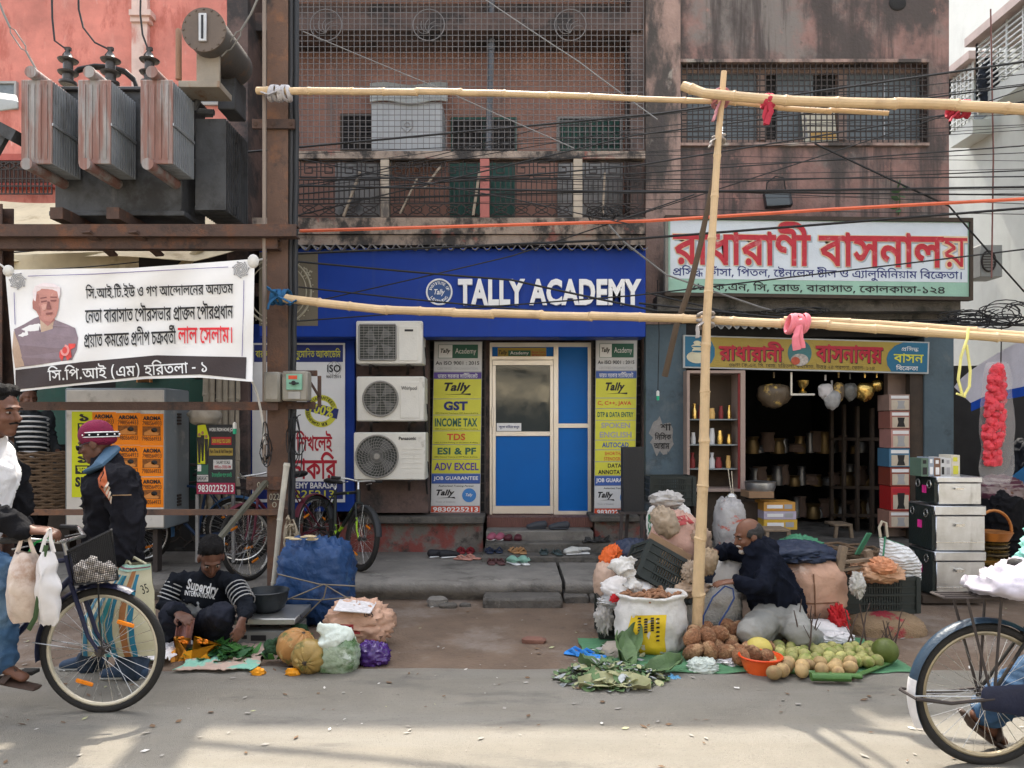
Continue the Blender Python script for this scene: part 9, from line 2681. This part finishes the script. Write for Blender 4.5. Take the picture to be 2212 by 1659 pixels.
for k in range(9):b.ball(W(rnd(625,700),rnd(1158,1166),rnd(6.1,6.4)),(.05,.03,.01),n=8,m=5)
tag(b.build('dried_slices',mat('dried_peel',(.5,.4,.24),.8)),'dried pale slices laid on the blue bundle','peel',kind='stuff')
bamboo('whitish stick with tape leaning on the rusty pole',[W(620,1000,6.7),W(604,1130,6.68),W(588,1292,6.65)],.026,.02,mat('whitewashed_stick',(.48,.45,.38),.85,var=.2,vscale=9),seed=40,group='sticks leaning on the rusty pole',nodes=.5)
coil('bundle of grey jute rope hung on the pole by the blue bundle',(628,1178),13,52,16,6.5,15,.007)
for o in list(bpy.data.objects):
 if o.get('label','').startswith('bundle of grey jute'):o.data.materials[0]=mat('jute_cord',(.3,.25,.18),.9)
for k,(x,y,lab)in enumerate(((632,1460,'orange pumpkin pulp dropped before the pumpkins'),(558,1459,'orange peel bits beside the pink mint cloth'))):
 b=MB();b.ball(G(x,y)+Vector((0,0,.02)),(.045,.03,.03),n=14,m=9,fn=lambda d:1+.5*nz(d,3,k));tag(b.build('pumpkin_pulp',mat('orange_flesh',(.82,.33,.015),.45)),lab,'pulp')
hg=thing('wicker_basket','tall dark wicker hamper standing in the stall behind the riders','basket',W(118,1100,7.9))
b=MB();weave(b,W(118,1102,7.9),.36,.46,.58,rows=20);b.build('weave',mat('brown_wicker',(.13,.085,.052),.85),hg)
# footwear left at the door
def shoe(label,x,y,z,m,kind,rz,L=.25,grp='footwear left on the academy steps'):
 t=thing('shoe' if kind in 'sc' else 'sandal',label,'shoe' if kind in 'sc' else 'sandal',G(x,y,z),0,grp)
 M=Matrix.Translation(G(x,y,z))@Matrix.Rotation(R(rz),4,'Z');w=L*.19
 b=MB();b.M=M;b.chain([((-L*.4,0,.012),w*.8,.011),((0,0,.012),w*.85,.011),((L*.36,0,.012),w,.011)],n=12,side=(0,1,0));b.build('sole',M_whitep if kind=='c' or 'white soled' in label else m,t)
 b=MB();b.M=M
 if kind=='s':b.chain([((-L*.38,0,.05),w*.75,.045),((0,0,.045),w*.8,.04),((L*.34,0,.03),w*.95,.028)],n=12,side=(0,1,0))
 elif kind=='c':b.chain([((-L*.05,0,.045),w*.9,.035),((L*.15,0,.05),w,.04),((L*.36,0,.035),w*.95,.03)],n=12,side=(0,1,0));b.tube([(-L*.02,w,.06),(-L*.42,w*.6,.06),(-L*.42,-w*.6,.06),(-L*.02,-w,.06)],[(.008,.012)]*4,6)
 else:
  for s in(-1,1):b.tube([(L*.3,0,.02),(L*.15,s*w*.6,.045),(-L*.05,s*w*.95,.015)],[(.007,.012)]*3,6)
  if kind=='b':b.tube([(L*.12,-w,.02),(L*.15,0,.06),(L*.12,w,.02)],[(.03,.006)]*3,6);b.tube([(-L*.2,-w*.8,.02),(-L*.4,0,.07),(-L*.2,w*.8,.02)],[(.005,.012)]*3,6)
 b.build('upper',m,t)
sm_=lambda n,c:mat(n,c,.6,var=.1)
for lab,z,m,kind,ps_,rz in(('white soled black shoe, %s of the pair on the pavement',.17,sm_('black_canvas',(.02,.02,.025)),'s',((948,1204),(972,1205)),20),
 ('red black strapped sandal, %s of the pair heaped by the wall',.17,sm_('red_black_strap',(.25,.03,.04)),'b',((996,1194),(1016,1194)),95),
 ('salmon flat, %s of the pair on the pavement',.17,sm_('salmon_flat',(.5,.25,.2)),'f',((1000,1210),(1020,1208)),150),
 ('pink mule, %s of the pair on the upper step',.335,sm_('pink_mule',(.33,.09,.14)),'c',((1066,1166),(1084,1166)),240),
 ('maroon slip on, %s of the pair on the upper step',.335,sm_('maroon_slip_on',(.09,.02,.03)),'s',((1102,1166),(1120,1166)),260),
 ('navy strapped sandal, %s of the pair on the lower step',.235,sm_('navy_strap',(.02,.03,.06)),'b',((1057,1194),(1077,1193)),100),
 ('tan and red sandal, %s of the pair on the lower step',.235,sm_('tan_strap',(.4,.22,.1)),'b',((1110,1194),(1127,1195)),110),
 ('slate flip flop, %s of the pair on the lower step',.235,sm_('slate_rubber',(.05,.07,.07)),'f',((1175,1197),(1203,1198)),95),
 ('brown slip on, %s of the pair below the steps',.17,sm_('brown_slip_on',(.1,.045,.045)),'f',((1062,1218),(1080,1218)),95),
 ('mint clog, %s of the pair below the steps',.17,sm_('mint_rubber',(.24,.45,.36)),'c',((1110,1219),(1132,1219)),110),
 ('dark sandal, %s of the pair by the iron stand',.335,sm_('dark_strap',(.03,.03,.03)),'b',((1277,1172),(1297,1172)),190),
 ('grey cloth shoe, %s on the top step',.438,sm_('grey_cloth_shoe',(.05,.055,.065)),'s',((1158,1143),(1206,1144)),185),
 ('bright blue flip flop, %s on the bare ground by the sacks',0,sm_('bright_blue_rubber',(.03,.22,.62)),'f',((1250,1416),(1276,1420)),165)):
 for(x,y),w in zip(ps_,('nearer the rusty pole','nearer the bamboo')):shoe(lab%w,x,y,z,m,kind,rz+rnd(-12,12),grp='flip flops on the ground' if z==0 else 'footwear left on the academy steps')
shoe('single big white clog lying sideways on the lower step',1246,1198,.235,sm_('white_rubber',(.55,.55,.52)),'c',190,.32)
bs=thing('iron_stand','black iron box stand on thin legs before the narrower course board','stand',W(1368,1225,7.3))
b=MB();b.pbox(1346,966,1392,1110,7.3,.16);b.build('box',mat('black_painted_iron',(.02,.02,.021),.6,var=.2),bs,bevel=.005)
b=MB()
for x,dd in((1338,7.3),(1350,7.5),(1384,7.3),(1394,7.5)):b.rod(W(x+(6 if x<1360 else 2),1106,dd),W(x-(2 if x<1360 else-3),1232,dd),.03)
b.pbox(1340,1106,1398,1111,7.28,.22);b.build('leg',M_iron,bs,smooth=False)
# utensil shop goods
M_brass=mat('polished_brass',(.62,.42,.13),.25,metal=.95,var=.15,bump=0)
M_tin=mat('galvanised_sheet',(.53,.55,.58),.36,metal=1.0,var=.25,vscale=4,bump=.12,bscale=7,layers=[((.25,.25,.25),3,.5,.7,(2,1,.4),.7)])
M_dkt=mat('dark_green_trunk_paint',(.012,.02,.02),.35,var=.15)
for k,(y0,y1,x0,x1,lab)in enumerate(((1192,1288,2023,2128,'bottom and plainest sheet metal trunk of the stack'),(1093,1190,2022,2128,'middle sheet metal trunk with two latches in the stack'),(1030,1090,2027,2120,'smallest top trunk in the metal trunk stack'))):
 t=thing('metal_trunk',lab,'trunk',W(2075,y1,6.8),group='stacked sheet metal trunks')
 d,dep=6.8,.42 if k<2 else .34
 h=y1-y0
 b=MB();b.pbox(x0,y0+h*.22,x1,y1,d,dep);b.build('body',M_tin,t,bevel=.006)
 b=MB();b.pbox(x0-3,y0,x1+3,y0+h*.21,d-.015,dep+.03);b.build('lid',M_tin,t,bevel=.006)
 a=W(x0,y0,d);c=W(x0,y1,d)
 b=MB();b.bb(a.x-.03,a.x-.022,d+.01,d+dep-.01,c.z+.01,a.z-.01);b.bb(a.x-.022,a.x-.001,d+.012,d+dep-.012,c.z+.012,a.z-.012);b.build('front_panel',M_dkt,t,smooth=False)
 b=MB();m=(x0+x1)/2;b.pbox(m-9,y0+h*.4,m+9,y0+h*.46,d-.03,.03);b.pbox(x0,y0+h*.8,x1,y0+h*.82,d-.008,.01)if k<2 else None;b.build('handle',M_chrome,t,smooth=False)
 for q in(.2,.75):
  b=MB();yy=d+dep*q;b.tube([Vector((a.x-.045,yy+.03*math.cos(s),a.z-.07+.035*math.sin(s)))for s in[i*.628 for i in range(10)]],.006,6,closed=True);b.build('latch',M_chrome,t)
 b=MB();b.box((a.x-.034,d+dep*.5,a.z-.18 if k<2 else a.z-.12),(.004,.07,.07));b.build('sticker',mat('hot_pink_sticker',(.8,.04,.3),.5),t,smooth=False)
b=MB();b.bb(X(2000,6.8),X(2130,6.8),6.85,7.3,.02,W(0,1289,6.8).z);tag(b.build('low_bench',M_dkwood,smooth=False),'low dark bench under the metal trunks','bench')
def carton(label,x0,y0,x1,y1,d,dep,m,prints=(),grp=None,name='carton'):
 t=thing(name,label,'box',W((x0+x1)/2,y1,d),group=grp)
 b=MB();b.pbox(x0,y0,x1,y1,d,dep);b.build('box',m,t,smooth=False)
 w,h=x1-x0,y1-y0
 for(a,c,e,f,pm)in prints:flat(t,'printed_patch',(x0+a*w,y0+c*h,x0+e*w,y0+f*h),PL(d),pm,.003)
 return t
pr=lambda n,c:mat(n,c,.5,var=.12,vscale=9)
for k,(x0,x1,m,p2,lab)in enumerate(((1990,2006,pr('green_print',(.1,.16,.12)),M_blk,'dark green'),(2006,2018,pr('blue_clear_print',(.3,.35,.42)),M_whitep,'cloudy blue'),(2018,2032,pr('brown_print',(.2,.11,.07)),M_whitep,'brown and white'),(2032,2042,M_offw,M_blk,'white and black'),(2042,2055,M_offw,M_gry,'plain grey white'),(2055,2074,pr('cream_print',(.62,.58,.48)),M_yel,'cream and yellow'))):
 carton(lab+' small box in the row standing on the top metal trunk',x0,990-k%2*2-(5 if k==5 else 0),x1-.6,1029,6.86,.2,m,((.2,.5,.8,.9,p2),(.2,.1,.7,.3,p2)),'small boxes on the top trunk')
for k,(y0,y1,c,lab)in enumerate(((852,887,(.36,.24,.2),'salmon carton with a woman printed, topmost'),(888,926,(.36,.15,.12),'red grey mixer carton second from the top'),(927,968,(.5,.25,.22),'pink mixer carton third from the top'),(969,1009,(.08,.2,.32),'blue mixer carton fourth from the top'),(1010,1050,(.26,.06,.04),'red green mixer carton fifth from the top'),(1051,1103,(.46,.03,.03),'bright red bordered carton sixth from the top'),(1104,1140,(.4,.22,.17),'tan carton lowest'))):
 t=carton(lab+' in the shop door column',1921+k%3*2,y0,1965,y1-.5,8.75,.28,pr('carton_%d'%k,c),((.08,.08,.95,.26,M_whitep if k!=5 else M_red),(.1,.35,.95,.95,pr('pale_panel',(.55,.48,.38)))),'cartons stacked in the shop door')
 p=PL(8.75);m=1946
 flatpoly(t,'printed_mixer',[(m-9,y1-4),(m+9,y1-4),(m+6,y1-14),(m+8,y0+14),(m-8,y0+14),(m-6,y1-14)],p,M_blk if k%2 else M_gry,.006)
for k,(y0,y1,m,lab)in enumerate(((1085,1104,pr('amber_box',(.55,.28,.06)),'amber printed long box on top of'),(1104.5,1122,pr('lilac_box',(.45,.4,.5)),'white lilac printed long box inside'),(1122.5,1144,pr('yellow_box',(.6,.38,.05)),'yellow wrapped long box at the bottom of'))):
 carton(lab+' the pile in the shop',1650,y0,1718+k*2,y1,8.2,.3,m,((.1,.3,.6,.7,M_whitep),(.65,.25,.9,.75,M_gry)),'long boxes piled in the shop')
gc=thing('display_cabinet','glass fronted display cabinet with cream frame at the shop entrance','cabinet',W(1545,1058,8.6))
b=MB();b.pbox(1484,800,1610,806,8.58,.5);b.pbox(1600,806,1610,1062,8.58,.5);b.pbox(1484,806,1490,1062,8.58,.5);b.pbox(1490,1056,1600,1062,8.58,.5);b.build('frame',mat('rose_cream_paint',(.36,.27,.23),.8),gc,smooth=False)
b=MB();b.pbox(1595,806,1600,1056,8.6,.03);b.build('red_trim',mat('dull_red',(.22,.03,.03),.6),gc,smooth=False)
b=MB();b.pbox(1490,806,1595,1056,8.95,.04);b.build('back_panel',mat('brown_cabinet_back',(.075,.055,.04),.8),gc,smooth=False)
b=MB()
for y in(905,960,1012):b.pbox(1490,y,1595,y+2.5,8.64,.3)
b.build('shelf',mat('grey_shelf',(.22,.25,.26),.4),gc,smooth=False)
random.seed(6)
for y in(904.5,959.5,1011.5):
 for k in range(5):
  x=1498+k*19+rnd(-3,3);h=rnd(18,36);w=rnd(9,14)
  c=W(x,y,8.75);s=PX(8.75)
  b=MB();b.lathe([(0,0),(w*.5*s,0),(w*.55*s,h*.5*s),(w*rnd(.2,.5)*s,h*.75*s),(w*.4*s,h*s),(0,h*s)],c,n=12,close=False)
  nm=random.choice(['brown','white','red','yellow','steel'])
  tag(b.build('jar',{'brown':M_brass,'white':M_offw,'red':mat('dull_red',(.22,.03,.03),.6),'yellow':mat('amber_print',(.3,.17,.06),.5),'steel':M_tin}[nm]),{'brown':'brass','steel':'steel'}.get(nm,nm)+' vessel number %s on the %s cabinet shelf'%(['one','two','three','four','five'][k],{904.5:'top',959.5:'middle',1011.5:'lowest'}[y]),'vessel','wares on the cabinet shelves')
for k,(x,y0,y1,w,m,lab)in enumerate(((1672,812,882,36,mat('smoky_bag',(.12,.09,.06),.35,layers=[((.6,.4,.1),5,.56,.66)]),'big smoky bag of brass plates hung nearest the cabinet'),(1783,818,862,16,M_pbagw,'short white plastic bag hung in the shop mouth'),(1797,830,884,18,mat('grey_clear_bag',(.36,.36,.36),.3),'longer grey plastic bag hung in the shop mouth'),(1812,812,868,12,mat('smoky_bag',(.12,.09,.06),.35),'slim bag of brass lamps hung in the shop mouth'),(1836,815,866,15,mat('dark_clear_bag',(.14,.14,.13),.3),'dull clear bag hung between brass goods'),(1868,812,868,20,M_brass,'bunch of brass pots hung inside the shop'),(1894,812,846,12,M_brass,'small bunch of brass pots hung at the far side'))):
 b=MB();c=W(x,(y0+y1)/2,8.95);s=PX(8.95)
 b.ball(c,(w*s,w*.7*s,(y1-y0)/2*s),n=22,m=14,fn=lambda d:(1-.55*max(0,d.z)**1.5)*(1+.18*nz(d,2.6,k)+.1*nz(d,6,k)));b.tube([W(x,y0+4,8.95),W(x,y0-8,8.95)],.012,6)
 tag(b.build('hanging_bag',m,angle=60),lab,'hanging goods','goods hung in the shop mouth')
td=thing('hanging_tray','steel tray with a brass cup hung in the shop mouth','tray',W(1733,853,8.9))
b=MB();b.pbox(1708,850,1760,854,8.85,.2);b.rod(W(1709,804,8.87),W(1709,852,8.87),.02);b.build('tray',M_steel,td,smooth=False)
b=MB();b.lathe([(.04,0),(.05,.02),(.02,.05),(.06,.1),(.07,.15),(.0,.15)],W(1734,850,8.92),n=16,close=False);b.build('cup',M_brass,td)
for k,x in enumerate((1795,1822,1851,1883)):
 b=MB();b.pbox(x,870+k*4,x+6,1165,9.9-k*.22,.06);tag(b.build('shelf_post',M_dkwood,smooth=False),['innermost','second','third','outermost'][k]+' timber post of the dark shop shelves','shelf post','shelf posts in the shop')
for k,y in enumerate((945,1050,1110)):
 b=MB();b.hexa([W(1795,y+6,9.9),W(1905,y+8,9.1),W(1905,y+8,9.5),W(1795,y+6,10.2),W(1795,y,9.9),W(1905,y,9.1),W(1905,y,9.5),W(1795,y,10.2)]);tag(b.build('shop_shelf',M_dkwood,smooth=False),['upper','middle','low'][k]+' timber shelf inside the dark shop','shelf','shelves in the shop')
random.seed(12)
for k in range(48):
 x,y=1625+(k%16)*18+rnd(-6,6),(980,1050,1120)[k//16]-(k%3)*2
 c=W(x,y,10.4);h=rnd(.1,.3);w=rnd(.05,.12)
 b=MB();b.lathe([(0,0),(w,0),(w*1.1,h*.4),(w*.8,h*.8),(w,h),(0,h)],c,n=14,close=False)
 tag(b.build('vessel',[mat('shade_darkened_brass',(.16,.11,.05),.5,metal=.8),mat('dim_steel',(.2,.2,.2),.45,metal=.9),mat('dull_card',(.12,.08,.06),.9)][k%3]),'dim %s vessel in the %s row of wares inside the dark shop'%(['brass','steel','brown'][k%3],['upper','middle','lower'][k//16]),'vessel',['brass','steel','brown'][k%3]+' vessels in the %s row'%['upper','middle','lower'][k//16])  # brass darkened in its colour to stand for the dim shop interior
def stool(label,x0,x1,y0,y1,d):
 t=thing('stool',label,'stool',W((x0+x1)/2,y1,d),group='wooden stools in the shop')
 b=MB();b.pbox(x0,y0,x1,y0+5,d,.28);b.build('seat',M_wood,t,bevel=.004)
 for x,e in((x0+3,-4),(x1-7,4)):
  for q in(.02,.24):
   b=MB();b.rod(W(x+2,y0+5,d+q),W(x+2+e,y1,d+q),.035);b.build('leg',M_wood,t,smooth=False)
stool('wooden stool before the long boxes behind the old vendor',1652,1708,1144,1196,7.6);stool('pale low stool deeper in the dark shop',1802,1842,1132,1172,8.9)
sack('tall clear bag packed with red white packets on the shop step',1546,1075,1612,1196,7.6,.18,smat('packet_bag',(.42,.40,.39),rough=.3,layers=[((.5,.12,.08),5,.58,.66,(1,1,2.5)),((.25,.25,.25),3,.55,.7)]),71,3,.1,name='plastic_bag',cat_='bag',group=None)
for k,(x,y,L,rz,lab)in enumerate(((1524,1010,.3,-8,'steel skimmer handle sticking up at the shop corner'),(1572,1012,.3,8,'steel ladle leaning by the clear packet bag'),(1580,1018,.32,4,'second steel ladle hanging its bowl lower'))):
 b=MB();p=W(x,y,7.9);q=p+Vector((math.sin(R(rz))*L,0,-L));b.rod(p,q,.02,.006);b.ball(q,(.055,.03,.05),n=14,m=9);tag(b.build('ladle',M_chrome),lab,'ladle','ladles at the shop corner')
b=MB();b.lathe([(.0,0),(.14,0),(.16,.05),(.16,.1),(.17,.11),(.0,.12)],W(1642,1062,8.3),n=26,close=False);tag(b.build('steel_pot',M_tin),'flat steel pot with lid on the counter behind the cabinet','pot')
b=MB();b.pbox(1618,1062,1672,1076,8.15,.3);tag(b.build('carton',mat('brown_card',(.27,.17,.10),.9),smooth=False),'flat brown carton under the steel pot','box')
b=MB();b.pbox(1600,1086,1650,1170,8.4,.4);b.pbox(1500,1062,1610,1150,8.7,.4);tag(b.build('counter',M_dkwood,smooth=False),'dark counter under the display cabinet','counter')
crate('worn black crate stood on the wall end behind the sacks',W(1445,1090,7.9),(.44,.3,.3),(0,0,R(3)))
# stall beyond the trunks
for k,(x,y1,n,lab)in enumerate(((2155,1228,9,'tall stack of wrapped brass plates behind the trunks'),(2170,1262,5,'short stack of wrapped brass plates nearer the road'))):
 t=thing('plate_stack',lab,'plates',W(x,y1,7.3-k*.4))
 for i in range(n):
  b=MB();r=.155;c=W(x,y1,7.3-k*.4)+Vector((0,.1,.036*i));b.lathe([(0,0),(r*.8,0),(r,.022),(r*1.01,.026),(r*.8,.01),(0,.008)],c,n=26,close=False);b.build('plate',[M_brass,mat('cellophane_sheen',(.42,.34,.22),.2,metal=.3)][i%2],t)
b=MB();c=W(2142,1148,7.3);b.tube([c+Vector((.02+.17*math.cos(a),0,.2*math.sin(a)))for a in[i*.26 for i in range(13)]],.014,8);b.lathe([(.0,-.08),(.14,-.08),(.18,0),(.0,-.01)],c,n=20,close=False)
tag(b.build('handled_dish',[mat('gilt_red',(.5,.2,.06),.35,metal=.5)]),'gilt handled red offering dish on the plate stack','dish')
gb_=thing('garland_bag','long clear bag of red paper garlands hanging at the stall edge','garland',W(2150,1030,6.9))
b=MB();random.seed(2)
for k in range(260):
 y=rnd(790,1000);w=lerp(16,30,(y-780)/230);x=2156-(y-790)*.06+rnd(-w,w)*(.8 if y<950 else .5)
 b.ball(W(x,y,6.88+rnd(-.05,.03)),(.038,.024,.034),n=6,m=4,fn=lambda d:1+.5*nz(d,4,k))
b.build('garland',mat('red_tinsel',(.62,.05,.07),.5,var=.3,vscale=20),gb_,angle=10)
bagmesh(2116,2192,782,1046,6.9,.06,5,.62).build('clear_bag',mat('clear_film',(.7,.68,.68),.3,alpha=.16,bump=.3,bscale=14),gb_,angle=80)
b=MB();b.tube([W(2164,700,6.9),W(2162,786,6.9)],.006,5);b.build('cord',M_wire,gb_)
aw2=thing('stall_awning','white tarpaulin with blue hem slung over the trunk stall','awning',W(2150,850,7.2))
def a2(u,v):return W(lerp(2062,2300,u),lerp(lerp(836,690,u**.75),lerp(872,770,u**1.2),v),lerp(8.4,6.6,u))+Vector((0,-.3*v,.03*math.sin(u*9)*v))
b=MB();b.grid(24,8,a2,two=.006);b.build('tarpaulin',mat('white_blue_tarpaulin',(.66,.64,.70),.7,var=.1),aw2,angle=80)
b=MB();b.grid(24,2,lambda u,v:a2(u,1)+Vector((0,-.01,-.09*v)),two=.006);b.build('hem',mat('cobalt_tarp',(.01,.07,.42),.5),aw2,angle=80)
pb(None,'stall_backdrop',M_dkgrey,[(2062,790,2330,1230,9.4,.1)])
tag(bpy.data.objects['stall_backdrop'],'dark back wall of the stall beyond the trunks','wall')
# the houses across the street, seen only in the door glass
op=thing('opposite_house','sunlit pale house row across the street mirrored in the door glass','building',(0,-8,0))
b=MB();b.bb(-16,-2.2,-9,-8,0,6.2);b.bb(-2.2,16,-9.6,-8.6,0,5.2);b.build('wall',mat('sunlit_cream_wall',(.5,.45,.36),.9,var=.1),op,smooth=False)
b=MB();b.bb(-.6,1.6,-8.6,-8.5,.2,3.4);b.bb(2.4,6,-8.6,-8.5,.2,2.6);b.bb(-9,-3,-8,-7.9,.2,2.8);b.build('shop_opening',M_dkgrey,op,smooth=False)
b=MB();b.grid(14,5,lambda u,v:Vector((lerp(-1,7,u),lerp(-8.4,-6.2,v),3.1-.7*v+.1*math.sin(u*14))),two=.01);b.build('awning',M_tarp,op)
